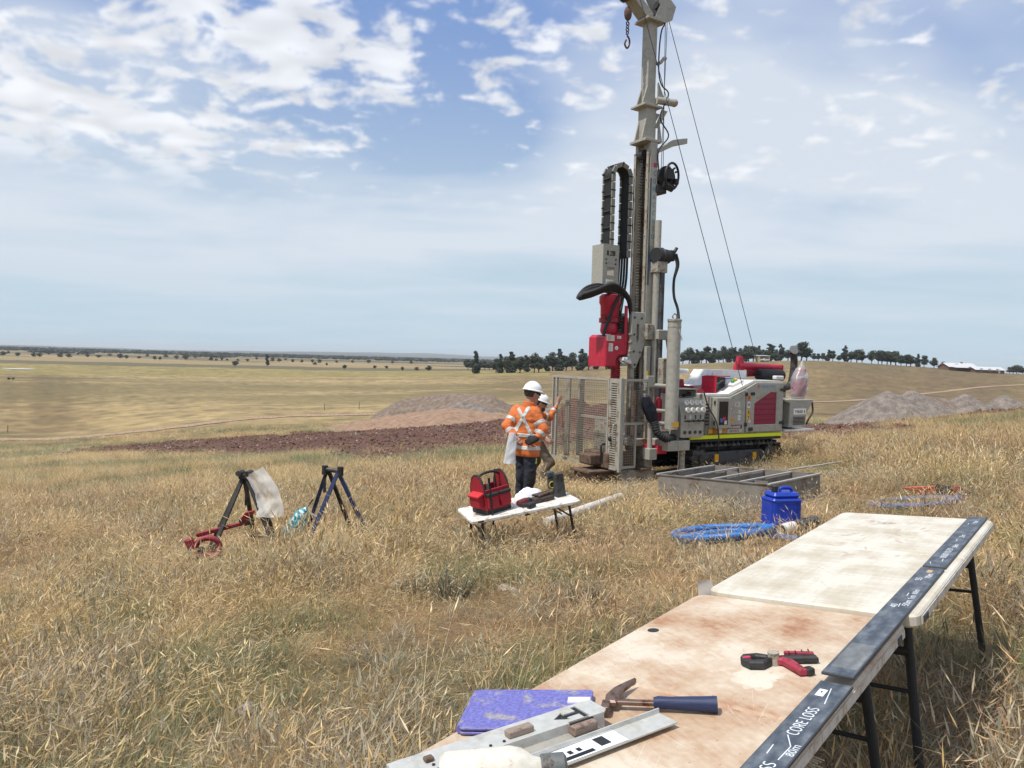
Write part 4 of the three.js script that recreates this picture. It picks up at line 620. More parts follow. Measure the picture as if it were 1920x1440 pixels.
  for (const z of [-0.66, -0.86]) { part('gusset', [ext([[-0.5, 6.24], [-0.44, 6.24], [-0.22, 6.58], [-0.34, 6.58]], 0.03).translate(0, 0, z)], MT.grey); part('gusset', [ext([[-0.46, 6.74], [-0.28, 6.74], [-0.46, 7.05]], 0.03).translate(0, 0, z)], MT.grey); }
  part('rope_hook', [tube([[-0.46, 7.4, -0.7], [-0.38, 7.44, -0.68], [-0.32, 7.52, -0.66], [-0.28, 7.52, -0.66]], 0.03)], MT.grey);
  part('guide_arm', [ext([[-0.5, 5.84], [-0.46, 5.78], [-0.1, 5.96], [0.22, 6.06], [0.22, 6.16], [-0.12, 6.07]], 0.07, 0.008).translate(0, 0, -0.62)], MT.grey);
  part('mast_cable', [tube([[-0.38, 8.1, -0.6], [-0.46, 7.95, -0.6], [-0.47, 7.2, -0.62], [-0.42, 6.98, -0.58], [-0.32, 6.86, -0.52], [-0.46, 6.4, -0.56], [-0.3, 6.1, -0.5], [-0.5, 5.8, -0.53], [-0.47, 5.4, -0.53]], 0.013, 6, 60)], MT.black);
  // crown with sheaves
  part('crown_plate', [block(-0.8, -0.38, 8.1, 8.14, -0.95, -0.57)], MT.grey);
  for (const z of [-0.9, -0.66]) part('crown_cheek', [ext([[-0.6, 8.14], [-0.34, 8.14], [-0.18, 8.22], [-0.1, 8.48], [-0.45, 8.74], [-0.95, 8.92], [-0.98, 8.82], [-0.62, 8.6], [-0.48, 8.42]], 0.03, 0.004).translate(0, 0, z)], MT.grey);
  part('crown_beam', [bar([-0.66, 8.17, -0.77], [-1.14, 8.54, -0.77], 0.15, 0.24)], MT.grey); part('crown_tie', [block(-1.26, -0.9, 8.5, 8.9, -0.9, -0.64, 0.02)], MT.grey); part('crown_motor', rod([-0.5, 8.45, -0.72], [-0.2, 8.36, -0.72], 0.08), MT.black);
  part('sheave', [rod([-1.16, 8.46, -0.86], [-1.16, 8.46, -0.7], 0.1, 0.1, 18)], MT.darkSteel); part('sheave', [rod([-0.24, 8.36, -0.86], [-0.24, 8.36, -0.7], 0.12, 0.12, 18)], MT.darkSteel);
  const hook = part('hook_block', [ball(0.1, -1.12, 8.14, -0.75, 0.75, 1.25, 0.6)], MT.rust); for (let i = 0; i < 4; i++) mesh('link', [ring(0.03, 0.011, -1.12, 7.97 - i * 0.055, -0.75, 0, i % 2 ? PI / 2 : 0, 0, 12)], MT.darkSteel, hook); mesh('hook', [tube([[-1.12, 7.76, -0.75], [-1.07, 7.7, -0.75], [-1.07, 7.6, -0.75], [-1.12, 7.54, -0.75], [-1.17, 7.6, -0.75], [-1.14, 7.68, -0.75]], 0.016)], MT.rust, hook);
  // ropes
  const rope = (a, b) => part('steel_rope', rod(a, b, 0.0065, 0.0065, 6), MT.darkSteel);
  rope([-0.14, 8.3, -0.78], [2.75, 2.08, -0.92]); rope([-1.02, 8.36, -0.56], [1.86, 0.28, 0.02]); rope([-0.27, 8.25, -0.72], [-0.31, 5.42, -0.6]); rope([-0.26, 8.25, -0.68], [-0.36, 5.4, -0.6]);
  part('slack_cord', [tube([[-0.45, 0.72, 0.16], [-0.44, 0.4, 0.18], [-0.47, 0.15, 0.2], [-0.46, -0.05, 0.22]], 0.008, 5)], MT.steel); part('hanging_cord', [tube([[0.28, 1.5, 0.02], [0.3, 1.25, 0.12], [0.42, 1.0, 0.2], [0.5, 0.75, 0.2], [0.55, 0.4, 0.16]], 0.012, 6)], MT.black);
  // winches on the back of the mast
  const winch = part('winch', [rod([-0.46, 5.36, -0.86], [-0.46, 5.36, -0.5], 0.02), lathe([[0, -0.16], [0.2, -0.16], [0.2, -0.13], [0.13, -0.12], [0.13, 0.12], [0.2, 0.13], [0.2, 0.16], [0, 0.16]], 22, -0.3, 5.36, -0.66, PI / 2, 0.2, 0)], MT.rubber); mesh('guard_ring', [ring(0.23, 0.022, -0.22, 5.38, -0.46, 0.1, 0.3, 0)], MT.black, winch); mesh('motor', rod([-0.4, 5.22, -0.5], [-0.2, 5.16, -0.46], 0.07), MT.black, winch); mesh('bracket', [block(-0.52, -0.3, 5.06, 5.2, -0.8, -0.5, 0.01)], MT.black, winch); mesh('gearbox', [rbox(0.16, 0.2, 0.12, 0.02, -0.3, 5.4, -0.46)], MT.black, winch); mesh('valve', [rbox(0.08, 0.1, 0.08, 0.01, -0.16, 5.28, -0.42)], MT.rubber, winch); for (const [x, y] of [[-0.36, 5.5], [-0.24, 5.5], [-0.2, 5.44]]) mesh('bolt', rod([x, y, -0.4], [x, y, -0.37], 0.02, 0.02, 6), MT.darkSteel, winch);
  const w2 = part('rod_winch', [lathe([[0, -0.17], [0.13, -0.17], [0.13, 0.17], [0, 0.17]], 18, -0.42, 3.93, -0.45, 0, 0.2, PI / 2)], MT.rubber); mesh('strap', [ring(0.135, 0.014, -0.42, 3.93, -0.45, 0, PI / 2 - 0.2, 0, 18)], MT.darkSteel, w2); mesh('motor', [rbox(0.12, 0.2, 0.14, 0.03, -0.2, 3.95, -0.45)], MT.black, w2); mesh('fitting', [rod([-0.16, 3.98, -0.42], [-0.1, 4.1, -0.4], 0.03)], MT.darkSteel, w2); mesh('mount', [block(-0.58, -0.34, 3.62, 3.82, -0.56, -0.36, 0.015)], MT.greyDirty, w2);
  for (const k of [0, 1]) part('hydraulic_hose', [tube([[-0.16, 3.98, -0.4 + k * 0.05], [-0.12 + k * 0.03, 3.8, -0.36], [-0.2, 3.5, -0.34], [-0.22, 3.2, -0.3], [-0.16, 2.98, -0.26], [-0.2, 2.72, -0.2 + k * 0.02], [-0.3, 2.3, -0.16], [-0.26, 1.9, -0.14], [-0.24, 1.55, -0.15]], 0.024, 8, 60)], MT.rubber);
  part('feed_cylinder', [rod([-0.5, 0.9, -0.47], [-0.5, 4.55, -0.47], 0.062)], MT.grey); part('dark_tube', [rod([-0.42, 0.5, -0.42], [-0.42, 3.66, -0.42], 0.055)], MT.trackGrey);
  part('tilt_bracket', [block(-0.6, -0.36, 2.42, 2.6, -0.34, -0.26, 0.02)], MT.grey); part('tilt_rod', [rod([-0.37, 2.46, -0.28], [-0.3, 1.9, -0.22], 0.035)], MT.steel); part('tilt_knuckle', [ball(0.07, -0.33, 2.48, -0.28)], MT.greyDirty); part('valve_block', [block(-0.52, -0.38, 1.62, 2.1, -0.34, -0.2, 0.02)], MT.greyDirty);
  // ---- energy chain: an arch of links with hoses inside
  { const linkMat = mat([0.25, 0.245, 0.2], 0.6), zs = [-0.94, -1.2]; const arch = (s) => { const w = 0.2, top = 5.36, xr = -0.77, xl = xr - 2 * w; const leg = 1.45, ar = PI * w; if (s < leg) return [xr, top - leg + s, 0]; s -= leg; if (s < ar) { const a = s / w; return [xr - w + w * Math.cos(a), top + w * Math.sin(a), a]; } return [xl, top - (s - ar), PI]; };
    const total = 1.45 + PI * 0.2 + 1.45, n = 24, ec = new THREE.Group(); ec.name = 'energy_chain'; rig.add(ec);
    for (const z of zs) for (let i = 0; i < n; i++) { const a = arch(total * (i + 0.5) / n), g = rbox(0.085, total / n * 0.93, 0.03, 0.012, 0, 0, 0); g.rotateZ(a[2]); mesh('side_link', g.translate(a[0], a[1], z), linkMat, ec); if (i % 2) { const q = box(0.088, 0.022, 0.036, 0, total / n / 2, 0); q.rotateZ(a[2]); mesh('link_pin', q.translate(a[0], a[1], z), MT.black, ec); } }
    for (let i = 0; i < n; i += 2) { const a = arch(total * (i + 0.5) / n); mesh('cross_bar', [rod([a[0] + 0.03 * Math.cos(a[2]), a[1] + 0.03 * Math.sin(a[2]), zs[0]], [a[0] + 0.03 * Math.cos(a[2]), a[1] + 0.03 * Math.sin(a[2]), zs[1]], 0.011)], MT.darkSteel, ec); }
    for (let k = 0; k < 7; k++) { const p = []; for (let i = 0; i <= 14; i++) { const a = arch(total * i / 14); p.push([a[0], a[1], -0.975 - k * 0.033]); } mesh('hose', tube(p, 0.017, 6, 50), MT.rubber, ec); } }
  for (let k = 0; k < 5; k++) part('drop_hose', [tube([[-0.78 - 0.02 * k, 3.95, -0.96 - k * 0.05], [-0.8 - 0.03 * k, 3.5, -0.95 - k * 0.04], [-0.9 - 0.03 * k, 3.15, -0.9 - k * 0.03], [-1.0, 2.85 - 0.06 * k, -0.84]], 0.022, 6, 20)], MT.rubber);
  const br = part('hose_bracket', [ext([[-1.38, 3.36], [-1.06, 3.36], [-1.06, 4.1], [-1.38, 4.1]], 0.02, 0, [[[-1.32, 3.9], [-1.12, 3.9], [-1.12, 3.99], [-1.32, 3.99]], [[-1.3, 3.55], [-1.13, 3.55], [-1.13, 3.7], [-1.3, 3.7]], [[-1.32, 3.4], [-1.12, 3.4], [-1.12, 3.48], [-1.32, 3.48]]]).translate(0, 0, -0.9)], MT.grey);
  mesh('flange_side', [block(-1.06, -1.04, 3.36, 4.1, -1.2, -0.88)], MT.grey, br); mesh('flange_side', [block(-1.4, -1.38, 3.36, 4.1, -1.2, -0.88)], MT.grey, br); for (const [x, y] of [[-1.33, 3.83], [-1.11, 3.84], [-1.33, 3.76], [-1.12, 3.76]]) mesh('bolt', rod([x, y, -0.885], [x, y, -0.87], 0.016, 0.016, 6), MT.black, br);
  // ---- rotary head and carriage
  const head = part('rotary_head', [lathe([[0, 0], [0.14, 0], [0.16, 0.06], [0.15, 0.16], [0.13, 0.24], [0.16, 0.3], [0.165, 0.5], [0.19, 0.55], [0.19, 0.66], [0.15, 0.7], [0, 0.72]], 22, -1.28, 2.5, -0.8)], MT.red);
  mesh('gear_case', [ext([[-1.8, 1.92], [-1.56, 1.92], [-1.55, 2.06], [-1.5, 2.12], [-1.3, 2.14], [-1.28, 2.45], [-1.32, 2.5], [-1.74, 2.48], [-1.8, 2.43]], 0.5, 0.02).translate(0.26, 0, -1.05)], MT.red, head);
  mesh('spindle', [lathe([[0, 0], [0.07, 0], [0.08, 0.04], [0.08, 0.36], [0.12, 0.38], [0.12, 0.44], [0.1, 0.46], [0.1, 0.82], [0, 0.82]], 18, -1.12, 1.7, -0.78)], MT.red, head);
  for (let i = 0; i < 6; i++) mesh('thread_ring', [ring(0.08, 0.012, -1.12, 1.72 + i * 0.035, -0.78, PI / 2, 0, 0, 18)], MT.redDirty, head);
  const spring = []; for (let i = 0; i <= 60; i++) { const a = i / 60 * 6 * TAU; spring.push([-1.08 + 0.085 * Math.cos(a), 2.52 + i / 60 * 0.3, -0.7 + 0.085 * Math.sin(a)]); } mesh('spring', tube(spring, 0.013, 6, 160), MT.darkSteel, head);
  mesh('red_rod', [rod([-1.1, 2.25, -0.56], [-1.1, 3.0, -0.56], 0.03)], MT.red, head); mesh('red_lever', [bar([-1.52, 2.85, -0.7], [-1.44, 2.74, -0.7], 0.03)], MT.redDirty, head); mesh('collar', [rod([-1.28, 2.7, -0.8], [-1.28, 2.78, -0.8], 0.185)], MT.redDirty, head);
  const gc = head.children[0]; for (const [x, y, w, h, a] of [[-1.44, 2.42, 0.17, 0.1, '#cfc6b4'], [-1.25, 2.44, 0.09, 0.05, '#d9d3cc'], [-1.43, 2.26, 0.09, 0.14, '#d8d4cc']]) sheet('sticker', w, h, x, y, -0.547, gc, (c, W, H) => { c.fillStyle = a; c.fillRect(0, 0, W, H); c.fillStyle = 'rgba(70,50,45,0.6)'; for (let i = 0; i < 5; i++) c.fillRect(W * 0.12, H * (0.12 + 0.17 * i), W * (0.35 + 0.1 * (i % 3)), H * 0.06); }, 64, 64);
  sheet('sticker', 0.075, 0.075, -1.3, 2.25, -0.547, gc, (c, W, H) => { c.fillStyle = '#b5243a'; c.fillRect(0, 0, W, H); c.fillStyle = '#eee'; c.beginPath(); c.arc(W / 2, H / 2, W * 0.46, 0, TAU); c.fill(); c.fillStyle = '#222'; c.beginPath(); c.moveTo(W * 0.35, H * 0.6); c.lineTo(W * 0.6, H * 0.25); c.lineTo(W * 0.6, H * 0.75); c.fill(); }, 64, 64);
  for (let k = 0; k < 4; k++) part('head_hose', [tube([[-1.2, 3.3 - 0.05 * k, -0.86 + 0.06 * k], [-1.5, 3.36 - 0.04 * k, -0.84 + 0.05 * k], [-1.85, 3.26 - 0.03 * k, -0.8 + 0.05 * k], [-2.0, 3.08 + 0.02 * k, -0.78 + 0.04 * k], [-1.82, 3.12 + 0.03 * k, -0.72 + 0.05 * k], [-1.4, 3.26 + 0.03 * k, -0.62 + 0.03 * k], [-1.1, 3.14, -0.56 + 0.02 * k], [-0.98, 2.8, -0.56]], 0.03, 8, 60)], MT.rubber);
  part('head_hose', [tube([[-1.24, 3.18, -0.6], [-1.36, 2.95, -0.6], [-1.46, 2.7, -0.62], [-1.56, 2.46, -0.6]], 0.028, 8)], MT.rubber);
  const car = part('carriage', [ext([[-1.02, 2.9], [-0.72, 2.9], [-0.68, 2.42], [-0.76, 2.2], [-0.9, 1.9], [-0.97, 1.9], [-1.06, 2.12], [-1.02, 2.6]], 0.06, 0.008, [[[-0.9, 2.4], [-0.87, 2.36], [-0.84, 2.4], [-0.84, 2.66], [-0.87, 2.7], [-0.9, 2.66]]]).translate(0, 0, -0.55)], MT.grey);
  mesh('far_plate', [ext([[-1.02, 2.9], [-0.72, 2.9], [-0.68, 2.42], [-0.9, 1.9], [-1.06, 2.12]], 0.05).translate(0, 0, -1.03)], MT.greyDirty, car); mesh('cross_plate', [block(-0.99, -0.72, 2.1, 2.8, -0.98, -0.55)], MT.greyDirty, car);
  for (const [x, y] of [[-0.96, 2.8], [-0.8, 2.79], [-0.96, 2.2], [-0.82, 2.19], [-0.93, 1.97], [-0.96, 2.5]]) mesh('bolt', rod([x, y, -0.49], [x, y, -0.475], 0.02, 0.02, 6), MT.darkSteel, car);
  for (const y of [2.2, 2.36, 2.5]) mesh('lug', rbox(0.06, 0.03, 0.05, 0.006, -1.04, y, -0.49), MT.greyDirty, car);
  part('rod_clamp', [block(-0.72, -0.56, 2.42, 2.7, -0.52, -0.42, 0.015)], MT.greyDirty); part('clamp_fork', [bar([-1.18, 2.06, -0.55], [-1.0, 2.0, -0.55], 0.05, 0.12)], MT.white); part('guide_post', [block(-0.72, -0.62, 1.5, 2.3, -0.5, -0.42, 0.01)], MT.grey); part('guide_post', [block(-0.98, -0.9, 1.2, 1.9, -0.6, -0.52, 0.01)], MT.greyDirty); part('yellow_fitting', [rod([-0.68, 1.75, -0.44], [-0.68, 1.86, -0.44], 0.035)], mat([0.6, 0.4, 0.03], 0.5));
  // ---- drill string and foot clamps inside the guard
  part('drill_rod', [rod([-1.12, -0.1, -0.78], [-1.12, 1.72, -0.78], 0.065)], MT.darkSteel);
  for (const y of [0.5, 0.9, 1.3]) part('rod_clamp', [rod([-1.12, y, -0.78], [-1.12, y + 0.16, -0.78], 0.12, 0.12, 14)], MT.darkSteel);
  part('clamp_cylinder', [rod([-0.9, 0.3, -0.5], [-0.9, 1.5, -0.5], 0.05)], MT.rust); part('clamp_cylinder', [rod([-0.96, 0.3, -1.05], [-0.96, 1.4, -1.05], 0.06)], MT.greyDirty);
  part('clamp_body', [block(-1.5, -0.9, 0.14, 0.42, -1.15, -0.45, 0.03)], MT.rust); part('clamp_jaw', [block(-1.75, -1.25, 0.2, 0.38, -0.95, -0.62, 0.03)], MT.rust);
  part('spill_box', [block(-1.85, -1.35, -0.18, 0.08, -0.95, -0.5, 0.015)], MT.rust); part('spill_box_lid', [block(-1.9, -1.3, 0.08, 0.12, -1.0, -0.45, 0.01)], MT.rust); part('mast_shoe', [block(-1.3, -0.55, -0.22, 0.12, -0.9, -0.3, 0.02)], MT.greyDirty); part('mast_shoe_lip', [block(-0.98, -0.75, 0.12, 0.17, -0.45, -0.15, 0.01)], MT.rust);
  part('black_hook', [tube([[-1.5, 0.24, -0.6], [-1.52, 0.55, -0.6], [-1.4, 0.56, -0.6]], 0.02)], MT.black);
  // ---- the mesh guard: a wide door at the front, a perforated post, a side panel
  const wire = mat([0.28, 0.25, 0.2], 0.65, 0.2);
  const guard = new THREE.Group(); guard.name = 'guard_door'; rig.add(guard);
  const X = -1.46; for (const z of [-2.22, -2.1, -0.52]) mesh('upright', [block(X - 0.02, X + 0.02, 0.14, 1.72, z - 0.018, z + 0.018, 0.004)], MT.grey, guard);
  for (const y of [0.16, 1.7]) mesh('rail', [block(X - 0.018, X + 0.018, y - 0.018, y + 0.018, -2.2, -0.54)], MT.grey, guard);
  const wires = []; for (let i = 0; i < 33; i++) wires.push(rod([X, 0.17, -2.2 + i * 0.051], [X, 1.7, -2.2 + i * 0.051], 0.0042, 0.0042, 4, true)); for (let i = 0; i < 38; i++) wires.push(rod([X - 0.006, 0.19 + i * 0.04, -2.2], [X - 0.006, 0.19 + i * 0.04, -0.54], 0.0042, 0.0042, 4, true)); mesh('wire_mesh', wires, wire, guard).userData.kind = 'stuff';
  // the folded second leaf and the far post seen through it
  mesh('folded_leaf_post', [block(-1.2, -1.16, 0.16, 1.66, -2.18, -2.04, 0.006)], MT.greyDirty, guard);
  const leaf = new THREE.Group(); leaf.name = 'far_guard_panel'; rig.add(leaf); mesh('post', [block(-0.96, -0.84, 0.16, 1.66, -2.12, -2.04, 0.008)], MT.greyDirty, leaf); for (const y of [0.2, 0.95]) mesh('rail', [block(-0.92, -0.88, y - 0.02, y + 0.02, -2.04, -1.1)], MT.grey, leaf); mesh('plate', [block(-0.91, -0.89, 0.22, 0.93, -1.6, -1.2)], MT.greyDirty, leaf);
  // perforated post: a plate with rows of slots cut through
  { const holes = []; for (let i = 0; i < 36; i++) holes.push([[-0.45, 0.22 + i * 0.04], [-0.29, 0.22 + i * 0.04], [-0.29, 0.238 + i * 0.04], [-0.45, 0.238 + i * 0.04]]); const g = ext([[-0.5, 0.14], [-0.22, 0.14], [-0.22, 1.72], [-0.5, 1.72]], 0.02, 0, holes); g.rotateY(-PI / 2); g.translate(X + 0.01, 0, 0); const pp = part('perforated_post', g, MT.greyDirty); mesh('knob', [ball(0.04, X - 0.04, 0.68, -0.4, 1, 1.3, 1)], MT.black, pp); mesh('corner_bar', [block(X - 0.02, X + 0.03, 0.12, 1.74, -0.22, -0.17, 0.006)], MT.grey, pp); mesh('handle', [tube([[X - 0.02, 0.95, -0.28], [X - 0.07, 0.93, -0.28], [X - 0.07, 0.6, -0.28], [X - 0.02, 0.58, -0.28]], 0.011)], MT.grey, pp); }
  const side = new THREE.Group(); side.name = 'side_guard'; rig.add(side);
  for (const x of [-1.4, -0.85]) mesh('upright', [block(x - 0.018, x + 0.018, 0.95, 1.72, -0.215, -0.185)], MT.grey, side); mesh('upright', [block(-1.42, -1.385, 0.16, 0.95, -0.215, -0.185)], MT.grey, side); mesh('upright', [block(-1.13, -1.095, 0.2, 0.95, -0.215, -0.185)], MT.grey, side);
  for (const [y, x0, x1] of [[1.7, -1.42, -0.83], [0.95, -1.42, -0.83], [0.2, -1.42, -1.1]]) mesh('rail', [block(x0, x1, y - 0.02, y + 0.02, -0.216, -0.184)], MT.grey, side);
  const sw = []; for (let i = 0; i < 13; i++) sw.push(rod([-1.4 + i * 0.045, i < 7 ? 0.2 : 0.97, -0.2], [-1.4 + i * 0.045, 1.7, -0.2], 0.0035, 0.0035, 4, true)); for (let i = 0; i < 33; i++) { const y = 0.22 + i * 0.045; sw.push(rod([-1.4, y, -0.195], [y < 0.96 ? -1.12 : -0.85, y, -0.195], 0.0035, 0.0035, 4, true)); } mesh('wire_mesh', sw, wire, side).userData.kind = 'stuff';
  part('guard_arm', [block(-0.86, -0.72, 1.58, 1.78, -0.26, -0.2, 0.01)], MT.grey);
}
// things hung on the rig
{
  const cloth = new THREE.CylinderGeometry(1, 1, 1, 36, 18), p = cloth.attributes.position; for (let i = 0; i < p.count; i++) { const x = p.getX(i), y = p.getY(i) + 0.5, z = p.getZ(i), t = Math.atan2(z, x), k = (0.55 + 0.45 * Math.sin(Math.min(1, (1 - y) * 1.6 + 0.15) * 1.57)) * (1 - 0.35 * Math.pow(1 - y, 3)) * (1 + 0.2 * Math.sin(5 * t + 3 * y) + 0.22 * fbm(x * 1.5 + 3, y * 4 + z, 3)); p.setXYZ(i, Math.cos(t) * 0.12 * k * Math.hypot(x, z) + 0.1 * (1 - y), (y - 0.5) * 0.52 + 0.03 * noise(x * 2, z * 2), Math.sin(t) * 0.07 * k * Math.hypot(x, z)); } cloth.computeVertexNormals();
  const q = rig.localToWorld(V(0, 0, 0)); rig.updateMatrixWorld(true);
  const put = (o, x, y, z, rz = 0) => { const w = rig.localToWorld(V(x, y, z)); o.position.copy(w); o.rotation.set(0, degToRad(31.4), rz); };
  const jk = single('work_jacket', clean(cloth), mat([0.012, 0.014, 0.024], 0.8), 'dark jacket hung on the rig beside the side guard', 'jacket'); put(jk, -0.93, 1.17, -0.1, 0.25);
  const bag = thing('rubbish_bag', 'clear plastic bag of red rags hung behind the exhaust', 'bag');
  const film = new THREE.MeshPhysicalMaterial({ color: col(0.9, 0.89, 0.9), roughness: 0.3, transmission: 0.78, thickness: 0, side: THREE.DoubleSide });
  const sack = (w, h, d, sd, top) => { const g = new THREE.CylinderGeometry(1, 1, 1, 22, 14), a = g.attributes.position; for (let i = 0; i < a.count; i++) { const y = a.getY(i) + 0.5, x = a.getX(i), z = a.getZ(i), k = (y < 0.55 ? 1 - 0.25 * Math.pow(1 - y / 0.55, 3) : lerp(1, top, (y - 0.55) / 0.45)) * (1 + 0.3 * fbm(x * 2.2 + sd, y * 6 + z * 2.2, 3)); a.setXYZ(i, x * w * k + 0.07 * y + 0.03 * noise(y * 5, sd), y * h * (1 + (y > 0.9 ? 0.08 * x : 0)), z * d * k); } g.computeVertexNormals(); return clean(g); };
  mesh('plastic_film', sack(0.2, 0.72, 0.15, 3, 0.16), film, bag); mesh('red_rags', sack(0.17, 0.36, 0.12, 8, 0.7).translate(0, 0.03, 0), mat([0.28, 0.03, 0.06], 0.8), bag); mesh('red_rags', sack(0.1, 0.13, 0.08, 9, 0.8).translate(0.03, 0.46, 0), mat([0.3, 0.06, 0.08], 0.8), bag);
  put(bag, 3.28, 1.37, -0.3);
}

// ================================================================ THE TWO WORKERS
// A skin is drawn round a field of distances: cells where it changes sign get one vertex each.
function nets(f, lo, hi, h) {
  const n = [0, 1, 2].map((k) => Math.ceil((hi[k] - lo[k]) / h) + 1), [nx, ny, nz] = n, val = new Float32Array(nx * ny * nz), id = new Int32Array(nx * ny * nz).fill(-1), P = [], I = [];
  const at3 = (i, j, k) => (k * ny + j) * nx + i;
  for (let k = 0; k < nz; k++) for (let j = 0; j < ny; j++) for (let i = 0; i < nx; i++) val[at3(i, j, k)] = f(lo[0] + i * h, lo[1] + j * h, lo[2] + k * h);
  const C = [0, 1, 2, 3, 4, 5, 6, 7].map((c) => [c & 1, (c >> 1) & 1, c >> 2]), E = []; for (let a = 0; a < 8; a++) for (const b of [1, 2, 4]) if (!(a & b)) E.push([a, a | b]);
  for (let k = 0; k < nz - 1; k++) for (let j = 0; j < ny - 1; j++) for (let i = 0; i < nx - 1; i++) {
    const v = C.map(([x, y, z]) => val[at3(i + x, j + y, k + z)]); let m = 0; for (let c = 0; c < 8; c++) if (v[c] < 0) m++; if (!m || m === 8) continue;
    let x = 0, y = 0, z = 0, q = 0; for (const [a, b] of E) if ((v[a] < 0) !== (v[b] < 0)) { const t = v[a] / (v[a] - v[b]); x += lerp(C[a][0], C[b][0], t); y += lerp(C[a][1], C[b][1], t); z += lerp(C[a][2], C[b][2], t); q++; }
    id[at3(i, j, k)] = P.length / 3; P.push(lo[0] + (i + x / q) * h, lo[1] + (j + y / q) * h, lo[2] + (k + z / q) * h);
  }
  const quad = (a, b, c, d, s) => { if (Math.min(a, b, c, d) < 0) return; if (s) I.push(a, b, c, a, c, d); else I.push(a, c, b, a, d, c); };
  for (let k = 1; k < nz - 1; k++) for (let j = 1; j < ny - 1; j++) for (let i = 1; i < nx - 1; i++) {
    const o = val[at3(i, j, k)] < 0;
    if (o !== val[at3(i + 1, j, k)] < 0) quad(id[at3(i, j - 1, k - 1)], id[at3(i, j, k - 1)], id[at3(i, j, k)], id[at3(i, j - 1, k)], o);
    if (o !== val[at3(i, j + 1, k)] < 0) quad(id[at3(i - 1, j, k - 1)], id[at3(i - 1, j, k)], id[at3(i, j, k)], id[at3(i, j, k - 1)], o);
    if (o !== val[at3(i, j, k + 1)] < 0) quad(id[at3(i - 1, j - 1, k)], id[at3(i, j - 1, k)], id[at3(i, j, k)], id[at3(i - 1, j, k)], o);
  }
  const g = new THREE.BufferGeometry(); g.setAttribute('position', new THREE.Float32BufferAttribute(P, 3)); g.setIndex(I); g.computeVertexNormals(); return clean(g);
}
const smin = (a, b, k) => { const h = Math.max(k - Math.abs(a - b), 0) / k; return Math.min(a, b) - h * h * k * 0.25; };
function cone(x, y, z, a, b, ra, rb) { const bx = b[0] - a[0], by = b[1] - a[1], bz = b[2] - a[2], px = x - a[0], py = y - a[1], pz = z - a[2], t = clamp((px * bx + py * by + pz * bz) / (bx * bx + by * by + bz * bz + 1e-9), 0, 1); return Math.hypot(px - bx * t, py - by * t, pz - bz * t) - lerp(ra, rb, t); }
const chainField = (list, k) => (x, y, z) => { let d = 9; for (const c of list) d = smin(d, cone(x, y, z, c[0], c[1], c[2], c[3]), c[4] ?? k); return d; };
const shrink = (k, l) => l.map((c) => [c[0], c[1], c[2] * k, c[3] * k, c[4]]);
const mid = (a, b, t = 0.5) => a.map((v, i) => lerp(v, b[i], t));
const addv = (a, b) => a.map((v, i) => v + b[i]);
function handBones(w, dir, side, palmN, curl = 0.5, s = 1) {   // palm and five fingers from wrist w along dir; side points to the thumb
  const d = V(...dir).normalize(), t = V(...side).addScaledVector(d, -V(...side).dot(d)).normalize(), n = V(...palmN).normalize(), p = V(...w), A = (v) => [v.x, v.y, v.z], out = [];
  const palm = p.clone().addScaledVector(d, 0.085 * s);
  for (const k of [-0.022, 0, 0.022]) out.push([A(p.clone().addScaledVector(t, k * 0.7)), A(palm.clone().addScaledVector(t, k)), 0.021 * s, 0.019 * s]);
  [[0.032, 0.072], [0.011, 0.082], [-0.011, 0.076], [-0.032, 0.06]].forEach(([o, l]) => { let q = palm.clone().addScaledVector(t, o * s), a = 0; for (const f of [0.45, 0.32, 0.23]) { a += curl * 0.75; const e = q.clone().addScaledVector(d, Math.cos(a) * l * f * s).addScaledVector(n, Math.sin(a) * l * f * s); out.push([A(q), A(e), 0.0095 * s, 0.0088 * s, 0.006]); q = e; } });
  let q = p.clone().addScaledVector(d, 0.025 * s).addScaledVector(t, 0.028 * s), e = q.clone().addScaledVector(d, 0.04 * s).addScaledVector(t, 0.03 * s).addScaledVector(n, 0.012 * s); out.push([A(q), A(e), 0.014 * s, 0.011 * s]); out.push([A(e), A(e.clone().addScaledVector(d, 0.03 * s).addScaledVector(n, 0.016 * s)), 0.011 * s, 0.009 * s, 0.006]);
  return out;
}
